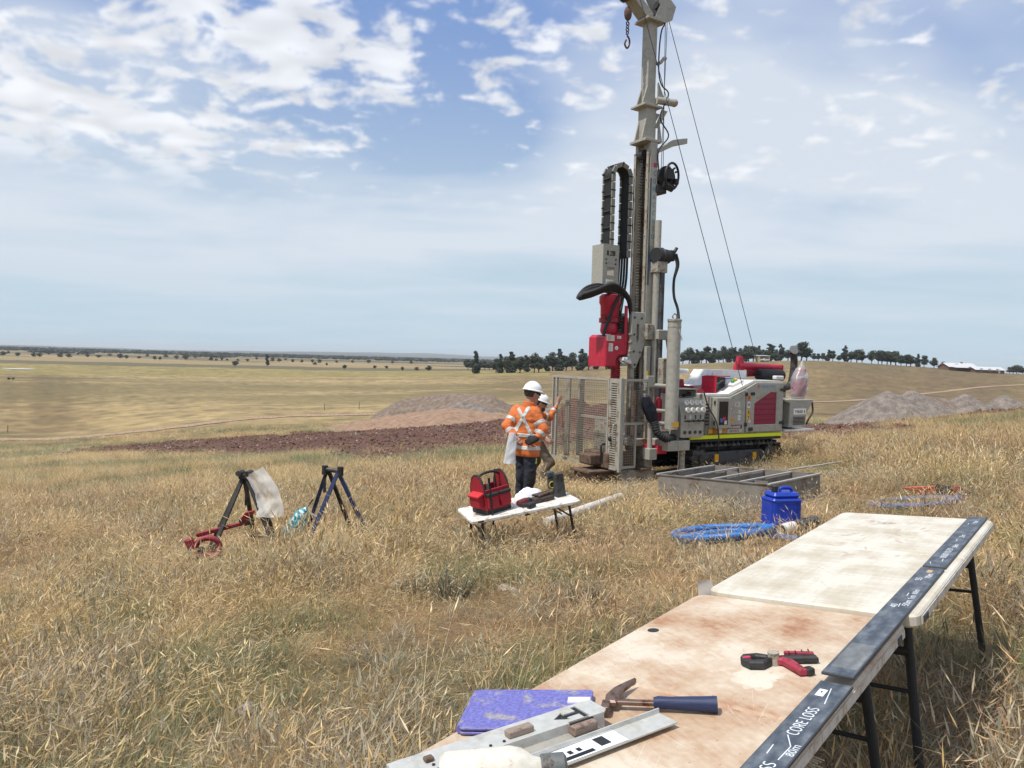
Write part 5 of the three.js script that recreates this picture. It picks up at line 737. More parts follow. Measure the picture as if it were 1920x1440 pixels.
{
  const M2 = { skin: mat([0.42, 0.235, 0.16], 0.6), orange: mat([0.68, 0.175, 0.042], 0.8, 0, { map: GR1 }), tape: mat([0.52, 0.53, 0.5], 0.4, 0.1), navy: mat([0.022, 0.026, 0.042], 0.85, 0, { map: GR1 }), khaki: mat([0.155, 0.118, 0.085], 0.88, 0, { map: GR1 }), boot: mat([0.1, 0.055, 0.03], 0.85, 0, { map: GR2 }), helmet: mat([0.82, 0.82, 0.8], 0.3), black: mat([0.014, 0.014, 0.016], 0.8), hair: mat([0.06, 0.045, 0.035], 0.9), lens: mat([0.01, 0.01, 0.012], 0.1) };
  function worker(label, pos, J, opt) {
    const o = thing('person', label, 'person', pos[0], pos[1], pos[2], 0);
    const f = opt.face, fr = V(f[0], f[1], f[2]).normalize(), up = V(0, 1, 0), rt = fr.clone().cross(up).normalize(), up2 = rt.clone().cross(fr).normalize();
    const H = (a, b, c) => addv(J.head, [fr.x * a + up2.x * b + rt.x * c, fr.y * a + up2.y * b + rt.y * c, fr.z * a + up2.z * b + rt.z * c]);   // forward, up, right of the head's middle
    const torso = shrink(0.92, [[J.pelvis, J.waist, 0.125, 0.118], [J.waist, J.chest, 0.118, 0.135], [mid(J.shL, J.chest, 0.3), mid(J.shR, J.chest, 0.3), 0.085, 0.085], [mid(J.hipL, J.pelvis, 0.2), mid(J.hipR, J.pelvis, 0.2), 0.105, 0.105], [mid(J.shL, J.hipL, 0.25), mid(J.shL, J.hipL, 0.7), 0.07, 0.075], [mid(J.shR, J.hipR, 0.25), mid(J.shR, J.hipR, 0.7), 0.07, 0.075], [J.chest, J.neck, 0.11, 0.065]]);
    const arms = [[J.shL, J.elL, 0.062, 0.046, 0.04], [J.elL, J.wrL, 0.045, 0.03, 0.03], [J.shR, J.elR, 0.062, 0.046, 0.04], [J.elR, J.wrR, 0.045, 0.03, 0.03]];
    const legs = [[J.hipL, J.knL, 0.092, 0.062], [J.knL, J.anL, 0.06, 0.042], [J.hipR, J.knR, 0.092, 0.062], [J.knR, J.anR, 0.06, 0.042]];
    const toe = (a) => addv(a, [opt.feet[0] * 0.17, -0.045, opt.feet[1] * 0.17]), heel = (a) => addv(a, [-opt.feet[0] * 0.05, -0.04, -opt.feet[1] * 0.05]);
    const feet = [[heel(J.anL), toe(J.anL), 0.042, 0.036], [heel(J.anR), toe(J.anR), 0.042, 0.036], [J.anL, heel(J.anL), 0.04, 0.04], [J.anR, heel(J.anR), 0.04, 0.04]];
    const head = [[H(-0.012, 0.03, 0), H(-0.012, 0.031, 0), 0.095, 0.095], [H(0.02, 0.0, 0), H(0.035, -0.07, 0), 0.078, 0.052], [H(0.055, -0.088, 0), H(0.066, -0.09, 0), 0.032, 0.026], [H(0.088, 0.022, 0), H(0.108, -0.022, 0), 0.011, 0.015, 0.02], [H(0.084, -0.052, -0.018), H(0.084, -0.052, 0.018), 0.012, 0.012, 0.015], [H(0.082, 0.038, -0.035), H(0.082, 0.038, 0.035), 0.014, 0.014, 0.02], [H(-0.012, 0.02, 0.085), H(-0.018, -0.02, 0.082), 0.02, 0.014, 0.012], [H(-0.012, 0.02, -0.085), H(-0.018, -0.02, -0.082), 0.02, 0.014, 0.012], [J.neck, H(-0.02, -0.05, 0), 0.058, 0.055]];
    const hands = [...handBones(J.wrL, opt.handL[0], opt.handL[1], opt.handL[2], opt.handL[3]), ...handBones(J.wrR, opt.handR[0], opt.handR[1], opt.handR[2], opt.handR[3])];
    const bounds = (list, pad) => { const lo = [9, 9, 9], hi = [-9, -9, -9]; for (const c of list) for (const e of [0, 1]) for (let k = 0; k < 3; k++) { lo[k] = Math.min(lo[k], c[e][k] - c[2 + e] - pad); hi[k] = Math.max(hi[k], c[e][k] + c[2 + e] + pad); } return [lo, hi]; };
    const body = [...torso, ...arms, ...legs, ...feet], bf = chainField(body.map((c) => [c[0], c[1], c[2] * 0.86, c[3] * 0.86, c[4]]), 0.05), hf = chainField(head, 0.03), nf = chainField(hands, 0.012);
    const sk = [nets(bf, ...bounds(body, 0.02), 0.02), nets(hf, ...bounds(head, 0.015), 0.008)], hb1 = hands.slice(0, hands.length / 2), hb2 = hands.slice(hands.length / 2);
    sk.push(nets(chainField(hb1, 0.012), ...bounds(hb1, 0.01), 0.005), nets(chainField(hb2, 0.012), ...bounds(hb2, 0.01), 0.005));
    mesh('body', sk, M2.skin, o);
    // shirt: loose over the torso and arms, cut at hem, cuffs and collar
    const crease = (x, y, z) => 0.011 * noise(x * 9 + y * 5, y * 16 + z * 9) + 0.007 * noise(x * 22 + 3, y * 26 - z * 14);
    const skirt = [addv(J.hipL, [0, -0.05, 0]), addv(J.hipR, [0, -0.05, 0]), 0.115, 0.115], sft = chainField([...torso, skirt].map((c) => [c[0], c[1], c[2] + 0.012, c[3] + 0.012]), 0.06), sfa = chainField(arms.map((c) => [c[0], c[1], c[2] + 0.014, c[3] + 0.016, 0.045]), 0.045), cuff = (w, e) => { const d = V(...w).sub(V(...e)).normalize(), q = V(...mid(e, w, opt.sleeve ?? 0.92)); return (x, y, z) => (x - q.x) * d.x + (y - q.y) * d.y + (z - q.z) * d.z; }, cl = cuff(J.wrL, J.elL), cr = cuff(J.wrR, J.elR);
    const near = (x, y, z, w, r) => Math.hypot(x - w[0], y - w[1], z - w[2]) < r;
    const sf = (x, y, z) => { let a = sfa(x, y, z); if (near(x, y, z, J.wrL, 0.12)) a = Math.max(a, cl(x, y, z)); if (near(x, y, z, J.wrR, 0.12)) a = Math.max(a, cr(x, y, z)); const b = sft(x, y, z); if (Math.min(a, b) > 0.06) return Math.min(a, b); let d = smin(a, b, 0.05) + crease(x, y, z); d = Math.max(d, opt.hem - y + 0.012 * noise(x * 6, z * 6)); return Math.max(d, y - J.neck[1] - 0.055); };
    const sb = bounds([...torso, ...arms, skirt], 0.05), shirt = mesh('shirt', nets(sf, sb[0], sb[1], 0.013), M2.orange, o);
    // reflective tape: bands that lie on the shirt
    const tape = (inside, lo = sb[0], hi = sb[1]) => { const g = nets((x, y, z) => { const q = inside(x, y, z); return q > 0.03 ? q : Math.max(sf(x, y, z) - 0.0055, q); }, lo, hi, 0.008); if (g.attributes.position.count) mesh('reflective_tape', g, M2.tape, shirt); };
    const onArm = (a, b, t, other) => (x, y, z) => { const d = V(...b).sub(V(...a)), l = d.length(); d.normalize(); const s = (x - a[0]) * d.x + (y - a[1]) * d.y + (z - a[2]) * d.z; return Math.max(Math.abs(s - l * t) - 0.026, cone(x, y, z, a, b, 0.1, 0.09)); };
    for (const [a, b, t] of [[J.shL, J.elL, 0.6], [J.elL, J.wrL, 0.45], [J.shR, J.elR, 0.6], [J.elR, J.wrR, 0.45]]) { const m = mid(a, b, t); tape(onArm(a, b, t), addv(m, [-0.14, -0.14, -0.14]), addv(m, [0.14, 0.14, 0.14])); }
    const trunk = chainField([...torso, skirt].map((c) => [c[0], c[1], c[2] + 0.03, c[3] + 0.03]), 0.06);
    for (const y0 of opt.bands) tape((x, y, z) => Math.max(Math.abs(y - y0 + 0.03 * (x - J.waist[0]) * (opt.bandTilt ?? 0)) - 0.026, trunk(x, y, z)), [sb[0][0], y0 - 0.07, sb[0][2]], [sb[1][0], y0 + 0.07, sb[1][2]]);
    for (const [a, b] of opt.cross ?? []) tape((x, y, z) => { const dx = b[0] - a[0], dy = b[1] - a[1], t = clamp(((x - a[0]) * dx + (y - a[1]) * dy) / (dx * dx + dy * dy), 0, 1); return Math.max(Math.hypot(x - a[0] - dx * t, y - a[1] - dy * t) - 0.024, -z - 0.02 + J.chest[2], trunk(x, y, z)); }, [Math.min(a[0], b[0]) - 0.05, Math.min(a[1], b[1]) - 0.05, J.chest[2] - 0.03], [Math.max(a[0], b[0]) + 0.05, Math.max(a[1], b[1]) + 0.05, sb[1][2]]);
    mesh('collar', nets((x, y, z) => { const d = cone(x, y, z, addv(J.neck, [0, -0.03, 0]), addv(J.neck, [0.012, 0.05, 0]), 0.088, 0.083); return Math.max(Math.abs(d) - 0.009, y - J.neck[1] - 0.062 - 0.15 * (x - J.neck[0]) * opt.collar, J.neck[1] - 0.05 - y); }, addv(J.neck, [-0.13, -0.08, -0.13]), addv(J.neck, [0.13, 0.12, 0.13]), 0.01), M2.orange, shirt);
    // trousers and boots
    const tf0 = chainField([...legs.map((c, i) => [c[0], c[1], c[2] + 0.014, c[3] + (i % 2 ? 0.03 : 0.02)]), [mid(J.hipL, J.hipR, 0.15), mid(J.hipL, J.hipR, 0.85), 0.115, 0.115], [J.pelvis, J.waist, 0.125, 0.11]], 0.045);
    const tf = (x, y, z) => Math.max(tf0(x, y, z) + crease(x * 0.8, y * 0.8, z) * 1.2, y - opt.hem - 0.16, Math.max(0.075 - y, -9));
    const tb = bounds([...legs, [J.pelvis, J.waist, 0.13, 0.13]], 0.05), tr = mesh('trousers', nets(tf, tb[0], tb[1], 0.014), opt.trousers === 'navy' ? M2.navy : M2.khaki, o);
    if (opt.pads) for (const k of [J.knL, J.knR]) mesh('knee_patch', nets((x, y, z) => Math.max(tf(x, y, z) - 0.008, cone(x, y, z, addv(k, [0.03, 0.06, 0.05]), addv(k, [0.03, -0.07, 0.05]), 0.08, 0.075)), addv(k, [-0.15, -0.2, -0.15]), addv(k, [0.18, 0.2, 0.2]), 0.014), M2.black, tr);
    for (const k of [0, 1]) { const a = k ? J.anR : J.anL, l = [[heel(a), toe(a), 0.056, 0.048], [addv(a, [0, 0.07, 0]), heel(a), 0.056, 0.055]]; mesh('boot', nets((x, y, z) => Math.max(chainField(l, 0.04)(x, y, z), 0.004 - y + Math.min(0, a[1] - 0.09)), ...bounds(l, 0.02), 0.012), M2.boot, o); }
    // helmet
    const hc = H(-0.01, 0.062, 0), loc = (x, y, z) => { const dx = x - hc[0], dy = y - hc[1], dz = z - hc[2]; return [dx * fr.x + dy * fr.y + dz * fr.z, dx * up2.x + dy * up2.y + dz * up2.z, dx * rt.x + dy * rt.y + dz * rt.z]; };
    const hel = (x, y, z) => { const [a, b, c] = loc(x, y, z), dome = (Math.hypot(a / 0.138, b / 0.122, c / 0.116) - 1) * 0.118, rim = Math.max(Math.hypot(a / 0.153, c / 0.13) * 0.14 - 0.14, Math.abs(b + 0.008 + 0.12 * Math.min(0, a) * 0) - 0.007), peak = Math.max((Math.hypot((a - 0.1) / 0.095, c / 0.098) - 1) * 0.09, Math.abs(b + 0.006 + 0.22 * Math.max(0, a - 0.1)) - 0.006), rib = Math.max(Math.abs(Math.abs(c) - 0.0) - 0.012, (Math.hypot(a / 0.14, b / 0.129) - 1) * 0.12); return smin(smin(Math.max(Math.min(dome, rib), -b - 0.01), rim, 0.012), peak, 0.014); };
    const helmet = mesh('helmet', nets(hel, addv(hc, [-0.23, -0.09, -0.23]), addv(hc, [0.23, 0.16, 0.23]), 0.008), M2.helmet, o);
    mesh('lining', nets((x, y, z) => { const [a, b, c] = loc(x, y, z); return Math.max((Math.hypot(a / 0.128, b / 0.11, c / 0.108) - 1) * 0.11, Math.abs(b + 0.03) - 0.022); }, addv(hc, [-0.16, -0.09, -0.16]), addv(hc, [0.16, 0.05, 0.16]), 0.01), M2.black, helmet);
    mesh('hair', nets((x, y, z) => { const [a, b, c] = loc(x, y, z); return Math.max((Math.hypot((a + 0.012) / 0.108, (b + 0.03) / 0.1, c / 0.1) - 1) * 0.1, a - 0.02, -b - 0.1); }, addv(hc, [-0.15, -0.15, -0.15]), addv(hc, [0.15, 0.1, 0.15]), 0.01), M2.hair, o);
    for (const s of [-1, 1]) mesh('eye', ball(0.012, ...H(0.086, 0.012, 0.032 * s)), M2.black, o);
    if (opt.glasses) { const g = []; for (const s of [-1, 1]) { const a = H(0.09, 0.014, 0.034 * s); g.push(ball(0.024, ...a, 1, 0.8, 1)); } mesh('sunglasses', [...g, rod(H(0.095, 0.016, -0.02), H(0.095, 0.016, 0.02), 0.005), rod(H(0.08, 0.016, 0.055), H(-0.02, 0.018, 0.09), 0.004), rod(H(0.08, 0.016, -0.055), H(-0.02, 0.018, -0.09), 0.004)], M2.lens, o); }
    if (opt.beard) mesh('beard', nets((x, y, z) => Math.max(hf(x, y, z) - 0.012, cone(x, y, z, H(0.05, -0.085, 0), H(0.03, -0.12, 0), 0.06, 0.05)), addv(J.head, [-0.2, -0.22, -0.2]), addv(J.head, [0.2, 0.05, 0.2]), 0.009), M2.hair, o);
    if (opt.gloves) { const pick = opt.gloves === 'R' ? hb2 : hb1; mesh('glove', nets(chainField(pick.map((c) => [c[0], c[1], c[2] + 0.008, c[3] + 0.007, c[4]]), 0.014), ...bounds(pick, 0.02), 0.006), M2.black, o); }
    if (opt.tag) mesh('key_tag', [rbox(0.03, 0.08, 0.012, 0.006, ...opt.tag)], mat([0.6, 0.65, 0.1], 0.5), o);
    return o;
  }
  const W1 = [0.186, G(0.186, -10.4), -10.4];
  worker('person in white helmet, orange shirt and navy trousers, back turned, hands on hips', W1, {
    head: [0.105, 1.645, -0.02], neck: [0.06, 1.49, 0.0], chest: [0.03, 1.32, 0.0], waist: [0.02, 1.1, 0.0], pelvis: [0.03, 0.94, 0.0], shL: [-0.11, 1.42, -0.13], shR: [0.145, 1.41, 0.12], elL: [-0.245, 1.2, -0.02], wrL: [-0.14, 1.06, 0.1], elR: [0.265, 1.18, 0.19], wrR: [0.17, 1.06, 0.24],
    hipL: [-0.04, 0.9, -0.08], hipR: [0.1, 0.9, 0.07], knL: [-0.01, 0.49, -0.09], knR: [0.09, 0.49, 0.06], anL: [-0.04, 0.09, -0.13], anR: [0.05, 0.09, 0.06],
  }, { face: [0.86, -0.18, -0.45], feet: [0.75, -0.65], hem: 0.79, bands: [0.915, 1.085], bandTilt: 0.6, cross: [[[-0.1, 1.47], [0.1, 1.1]], [[0.05, 1.47], [-0.14, 1.1]]], collar: -1, trousers: 'navy', pads: true, gloves: 'R', glasses: true, handL: [[0.7, -0.5, 0.3], [0, 0.6, -0.6], [0.3, 0, -1], 0.35], handR: [[-0.8, -0.35, 0.1], [0, 0.8, -0.4], [0, -0.2, -1], 0.4], tag: [0.17, 0.74, 0.13] });
  const W2 = [0.498, G(0.498, -13.4), -13.4];
  worker('bearded person in white helmet and khaki trousers leaning a raised arm on the guard door', W2, {
    head: [0.035, 1.475, -0.05], neck: [-0.03, 1.34, -0.06], chest: [-0.06, 1.17, -0.05], waist: [-0.07, 0.97, -0.03], pelvis: [-0.06, 0.84, -0.02], shL: [-0.0, 1.27, -0.22], shR: [-0.05, 1.26, 0.14], elL: [0.22, 1.2, -0.44], wrL: [0.38, 1.47, -0.7], elR: [-0.08, 1.0, 0.22], wrR: [0.12, 0.86, 0.22],
    hipL: [-0.06, 0.8, -0.12], hipR: [-0.03, 0.8, 0.08], knL: [-0.02, 0.42, -0.16], knR: [0.22, 0.44, 0.12], anL: [-0.16, 0.09, -0.2], anR: [0.0, 0.12, 0.14],
  }, { face: [0.9, -0.3, 0.0], feet: [0.95, 0.1], hem: 0.7, bands: [0.84, 0.98], collar: -1, trousers: 'khaki', beard: true, sleeve: 0.8, handL: [[0.35, 0.85, -0.4], [-0.6, 0.3, 0.4], [0.5, -0.2, -0.7], 0.5], handR: [[0.8, -0.3, 0], [0, 0.8, -0.4], [0, -0.2, -1], 0.5] });
  // the plastic bag hanging at the first worker's hip
  const g = new THREE.CylinderGeometry(1, 1, 1, 22, 16), a = g.attributes.position; for (let i = 0; i < a.count; i++) { const y = a.getY(i) + 0.5, x = a.getX(i), z = a.getZ(i), k = lerp(1.12, 0.5, Math.pow(y, 1.6)) * (1 + 0.4 * fbm(x * 1.8 + 3, y * 3 + z * 1.8, 3)); a.setXYZ(i, x * 0.075 * k + 0.03 * y, y * 0.42, z * 0.045 * k); } g.computeVertexNormals();
  const bag = single('plastic_bag', clean(g), new THREE.MeshPhysicalMaterial({ color: col(0.86, 0.88, 0.9), roughness: 0.4, transmission: 0.45, thickness: 0, side: THREE.DoubleSide }), 'limp white plastic bag hanging at the hip of the worker in navy trousers', 'bag'); bag.position.set(W1[0] - 0.19, W1[1] + 0.7, W1[2] + 0.16);
}

// ================================================================ GEAR IN THE GRASS
const gy = (X, Z) => G(X, Z);
function frameAt(o, origin, e1, up) {     // x along e1, y along up
  const x = V(...e1).normalize(), y = V(...up).addScaledVector(x, -V(...up).dot(x)).normalize(), z = x.clone().cross(y);
  o.position.set(...origin); o.quaternion.setFromRotationMatrix(new THREE.Matrix4().makeBasis(x, y, z)); return o;
}
{
  const blueTube = mat([0.02, 0.035, 0.11], 0.5, 0.2, { map: GR1 }), blackTube = mat([0.035, 0.033, 0.032], 0.6, 0.2, { map: GR2 });
  // ---- pipe stand with the plastic sheet
  const s1 = thing('pipe_stand', 'black steel pipe stand draped with a plastic sheet', 'pipe stand', -3.065, gy(-3.065, -8.6), -8.6);
  const rel = (X, Z) => [X + 3.26, gy(X + 0.195, Z + 0.6) - s1.position.y - 0.03, Z + 9.2], top1 = 0.87;
  for (const [X, Z, tx] of [[-3.6, -8.9, -0.02], [-3.5, -8.75, -0.02], [-3.3, -9.75, 0.0], [-2.78, -8.95, 0.03], [-3.0, -9.75, 0.04]]) mesh('leg', bar(rel(X, Z), [tx, top1, 0], 0.04), blackTube, s1);
  mesh('head', [rbox(0.12, 0.06, 0.08, 0.012, 0, top1 + 0.02, 0)], blackTube, s1); for (const x of [-0.05, 0.05]) mesh('roller', [rod([x, top1 + 0.06, -0.07], [x, top1 + 0.06, 0.07], 0.032)], MT.darkSteel, s1); mesh('screw', [rod([0.02, top1 - 0.32, -0.02], [0.02, top1, -0.02], 0.02)], MT.darkSteel, s1); mesh('tray', [box(0.26, 0.02, 0.16, 0.22, 0.2, -0.05)], MT.rust, s1);
  // the sheet, pinched at the head and blown to the side
  { const n = 22, P = [], I = [], A = [0.03, 0.9, 0.06], B = [0.26, 1.03, 0.12], C = [0.52, 0.48, 0.18], D = [0.18, 0.45, 0.12]; for (let j = 0; j <= n; j++) for (let i = 0; i <= n; i++) { const u = i / n, v = j / n, p = [0, 1, 2].map((k) => lerp(lerp(A[k], B[k], u), lerp(D[k], C[k], u), v)); const w = 0.015 * fbm(u * 3 + 2, v * 3, 3); P.push(p[0] + w + 0.06 * Math.sin(v * PI) * u - 0.0 + 0.1 * Math.sin(v * PI) * (1 - u) * 0.6, p[1] + w, p[2] + 0.04 * fbm(u * 2.2, v * 2.6 + 4, 3) + 0.05 * Math.sin(u * 3)); } for (let j = 0; j < n; j++) for (let i = 0; i < n; i++) { const a = j * (n + 1) + i; I.push(a, a + n + 1, a + 1, a + 1, a + n + 1, a + n + 2); } const g = new THREE.BufferGeometry(); g.setAttribute('position', new THREE.Float32BufferAttribute(P, 3)); g.setIndex(I); g.computeVertexNormals(); const o = single('plastic_sheet', clean(g), new THREE.MeshPhysicalMaterial({ color: col(0.84, 0.82, 0.76), roughness: 0.4, transmission: 0.4, thickness: 0, side: THREE.DoubleSide }), 'torn clear plastic sheet blowing from the black pipe stand', 'plastic sheet'); o.position.copy(s1.position); }
  // ---- red pipe wrench leaning through the stand
  const wr = thing('pipe_wrench', 'long red pipe wrench leaning through the black pipe stand', 'wrench'); frameAt(wr, [-3.51, EYE - 2.077, -8.35], [0.657, 0.185, -0.05], [0.0, 1, 0.35]); wr.scale.setScalar(0.88);
  mesh('handle', [ext([[0, -0.02], [0.03, -0.032], [0.6, -0.028], [0.66, -0.04], [0.66, 0.03], [0.6, 0.022], [0.03, 0.028], [0, 0.02]], 0.03, 0.006).translate(0, 0, -0.015)], MT.redDirty, wr); mesh('fixed_jaw', [ext([[0.6, -0.04], [0.72, -0.05], [0.76, 0.0], [0.74, 0.02], [0.66, 0.02]], 0.035, 0.004).translate(0, 0, -0.018)], MT.darkSteel, wr); mesh('hook_jaw', [ext([[0.58, 0.03], [0.7, 0.035], [0.72, 0.08], [0.8, 0.1], [0.8, 0.14], [0.68, 0.14], [0.6, 0.07]], 0.03, 0.004).translate(0, 0, -0.015)], MT.redDirty, wr); mesh('nut', [rod([0.6, 0.045, -0.025], [0.6, 0.045, 0.025], 0.028)], MT.darkSteel, wr);
  // ---- red rod grip lying in the grass
  const rg = thing('rod_grip', 'dark red rod clamp lying in the grass below the black stand', 'rod clamp', -3.26, gy(-3.26, -8.0) + 0.04, -8.0, 0.3); rg.scale.setScalar(1.1); const arc = []; for (let i = 0; i <= 14; i++) { const a = -0.3 + i / 14 * 3.6; arc.push([0.02 + 0.11 * Math.cos(a), 0.13 + 0.09 * Math.sin(a), 0]); }
  mesh('frame', tube(arc, 0.028, 8, 40), MT.redDirty, rg); mesh('base', [rbox(0.26, 0.06, 0.14, 0.02, 0.02, 0.05, 0)], MT.redDirty, rg); mesh('jaw', [rbox(0.08, 0.12, 0.06, 0.015, -0.14, 0.17, 0, 0, 0, 0.4)], MT.redDirty, rg); mesh('roller', [rod([-0.04, 0.1, -0.05], [-0.04, 0.1, 0.05], 0.03)], MT.darkSteel, rg); mesh('foot', [rbox(0.2, 0.03, 0.16, 0.01, 0.06, 0.015, 0)], MT.darkSteel, rg);
  // ---- blue pipe stand
  const s2 = thing('pipe_stand', 'navy blue folding pipe stand with a short top bar', 'pipe stand', -2.15, gy(-2.15, -9.0), -9.0);
  s2.scale.setScalar(1.07); const rl2 = (X, Z) => [X + 2.28, gy(X + 0.13, Z + 0.7) - s2.position.y - 0.03, Z + 9.7];
  mesh('leg', bar(rl2(-2.66, -9.95), [-0.07, 0.8, -0.05], 0.038), blueTube, s2); mesh('leg', bar(rl2(-2.48, -9.35), [0.07, 0.79, 0.02], 0.04), blueTube, s2); mesh('leg', bar(rl2(-2.13, -10.2), [-0.05, 0.8, -0.05], 0.038), blackTube, s2); mesh('leg', bar(rl2(-1.82, -9.7), [0.08, 0.79, 0.02], 0.04), blueTube, s2);
  mesh('top_bar', [rod([-0.1, 0.82, -0.05], [0.11, 0.81, 0.02], 0.028)], MT.darkSteel, s2); for (const [x, z] of [[-0.09, -0.045], [0.1, 0.02]]) mesh('collar', [rod([x, 0.76, z], [x, 0.86, z], 0.036)], blackTube, s2); mesh('stay', [bar([-0.26, 0.34, 0.0], [-0.12, 0.31, 0.15], 0.02)], MT.steel, s2); mesh('stay', [bar([0.16, 0.16, -0.25], [0.38, 0.08, -0.05], 0.014)], MT.steel, s2); mesh('strap', [box(0.03, 0.16, 0.01, -0.08, 0.64, 0.0)], MT.black, s2);
  // ---- teal bag hung on the blue stand
  { const g = new THREE.SphereGeometry(1, 24, 18), a = g.attributes.position; for (let i = 0; i < a.count; i++) { const x = a.getX(i), y = a.getY(i), z = a.getZ(i), k = 1 + 0.25 * fbm(x * 1.6 + 4, y * 2 + z, 3); a.setXYZ(i, x * 0.115 * k * (1 - 0.25 * y) + 0.09 * y, y * 0.2 * (1 + 0.1 * noise(x * 3, z * 3)), z * 0.07 * k); } g.computeVertexNormals(); const b = thing('carrier_bag', 'crumpled teal and white plastic bag hung on the blue stand', 'bag', -2.56, gy(-2.56, -9.05) + 0.25, -9.0); mesh('bag_film', clean(g), mat([1, 1, 1], 0.45, 0, { map: paint(128, (u, v) => { const n = fbm(u * 4, v * 4, 4, 4); return n > 0.12 ? [0.86, 0.93, 0.94] : n > -0.25 ? [0.2, 0.62, 0.68] : [0.1, 0.45, 0.52]; }) }), b); mesh('handle', [rod([0.1, 0.17, 0], [0.19, 0.3, 0.02], 0.008)], MT.black, b); const uvs = b.children[0].geometry.attributes.uv.array; for (let i = 0; i < uvs.length; i++) uvs[i] *= 2.2; }
}
// ---------------------------------------------------------------- low folding table with tools
{
  const plastic = mat([0.74, 0.72, 0.67], 0.5, 0, { map: paint(512, (u, v) => { const n = fbm(u * 6, v * 6, 5, 6), s = fbm(u * 3, v * 40, 3, 40), m = smoothstep(n, 0.05, 0.5) * 0.35 + Math.max(0, s - 0.25) * 0.3; return [1 - m * 0.45, 1 - m * 0.6, 1 - m * 0.75]; }) });
  const t = thing('folding_table', 'low folding white plastic table carrying a red tool bag', 'table'), NL = [-0.37, EYE - 1.63, -7.41]; const e1 = [1.12, 0.18, -0.36], e2 = [-0.19, 0.01, -0.58]; const up = V(...e1).cross(V(...e2)); if (up.y < 0) up.negate(); frameAt(t, NL, e1, [up.x, up.y, up.z]); t.updateMatrixWorld(true);
  const L = 1.2, W = 0.61, half = (x0, x1, l) => { const r = 0.045, p = l ? [[x1, 0], [x1, W], [x0 + r, W], [x0 + r * 0.3, W - r * 0.3], [x0, W - r], [x0, r], [x0 + r * 0.3, r * 0.3], [x0 + r, 0]] : [[x0, 0], [x1 - r, 0], [x1 - r * 0.3, r * 0.3], [x1, r], [x1, W - r], [x1 - r * 0.3, W - r * 0.3], [x1 - r, W], [x0, W]]; const g = ext(p, 0.038, 0.008); g.rotateX(-PI / 2); return g.translate(0, -0.038, 0); };
  mesh('tabletop_half', half(0, L / 2 - 0.003, true), plastic, t); mesh('tabletop_half', half(L / 2 + 0.003, L, false), plastic, t); mesh('latch', [box(0.06, 0.014, 0.01, 0.1, -0.02, 0.004)], MT.black, t); mesh('latch', [box(0.05, 0.02, 0.02, L / 2, -0.045, -0.02)], MT.black, t);
  for (const x of [0.13, L - 0.12]) { for (const z of [-0.06, -W + 0.06]) { const foot = V(x, 0, z).applyMatrix4(t.matrixWorld); const h = foot.y - G(foot.x, foot.z); mesh('leg', rod([x, -0.04, z], [x + (x < 0.5 ? -0.03 : 0.03), -h - 0.02, z], 0.014), MT.black, t); } mesh('leg_brace', rod([x, -0.16, -0.06], [x, -0.16, -W + 0.06], 0.009), MT.black, t); mesh('folding_stay', rod([x, -0.2, -0.3], [x + (x < 0.5 ? 0.2 : -0.2), -0.04, -0.3], 0.008), MT.steel, t); }
  const on = (o, x, z, turn, y = 0) => { const p = V(x, y, -z).applyMatrix4(t.matrixWorld); o.position.copy(p); o.quaternion.setFromRotationMatrix(new THREE.Matrix4().extractRotation(t.matrixWorld)).multiply(new THREE.Quaternion().setFromAxisAngle(V(0, 1, 0), turn)); return o; };
  // open-topped tool bag
  const fabric = mat([0.36, 0.012, 0.025], 0.8, 0, { map: GR1 }), trim = mat([0.025, 0.024, 0.024], 0.75, 0, { map: GR1 });
  const tb = on(thing('tool_bag', 'open red and black tool bag on the low white table', 'tool bag'), 0.3, 0.27, 0.35);
  const w = 0.3, d = 0.25; mesh('base', [rbox(w + 0.02, 0.06, d + 0.02, 0.015, 0, 0.03, 0)], trim, tb);
  const arch = (h) => { const p = [[-d / 2, 0.05], [d / 2, 0.05], [d / 2, 0.2]]; for (let i = 1; i < 12; i++) { const a = i / 12 * PI; p.push([d / 2 * Math.cos(a), 0.2 + (h - 0.2) * Math.sin(a)]); } p.push([-d / 2, 0.2]); return p; };
  for (const x of [-w / 2, w / 2]) { const e = mesh('end_panel', [ext(arch(0.4), 0.018, 0.004).rotateY(PI / 2).translate(x - 0.009, 0, 0)], fabric, tb); const rim = []; for (let i = 0; i <= 12; i++) { const a = i / 12 * PI; rim.push([x, 0.2 + 0.205 * Math.sin(a), d / 2 * Math.cos(a)]); } mesh('piping', [tube(rim, 0.012, 6, 30)], trim, e); }
  const fp = mesh('front_panel', [rbox(w, 0.22, 0.02, 0.006, 0, 0.15, d / 2)], fabric, tb); mesh('back_panel', [rbox(w, 0.22, 0.02, 0.006, 0, 0.15, -d / 2)], fabric, tb);
  for (const x of [-0.08, 0.08]) { const p = mesh('pocket', [rbox(0.13, 0.13, 0.04, 0.015, x, 0.13, d / 2 + 0.025)], fabric, tb); mesh('pocket_flap', [rbox(0.135, 0.035, 0.05, 0.01, x, 0.205, d / 2 + 0.027)], trim, p); }
  const ep = mesh('end_pocket', [rbox(0.05, 0.16, 0.17, 0.02, w / 2 + 0.03, 0.15, 0)], fabric, tb); mesh('pocket_seam', [box(0.004, 0.14, 0.006, w / 2 + 0.057, 0.15, 0.0)], trim, ep); mesh('badge', [rod([w / 2 + 0.01, 0.31, 0], [w / 2 + 0.016, 0.31, 0], 0.022, 0.022, 12)], trim, tb);
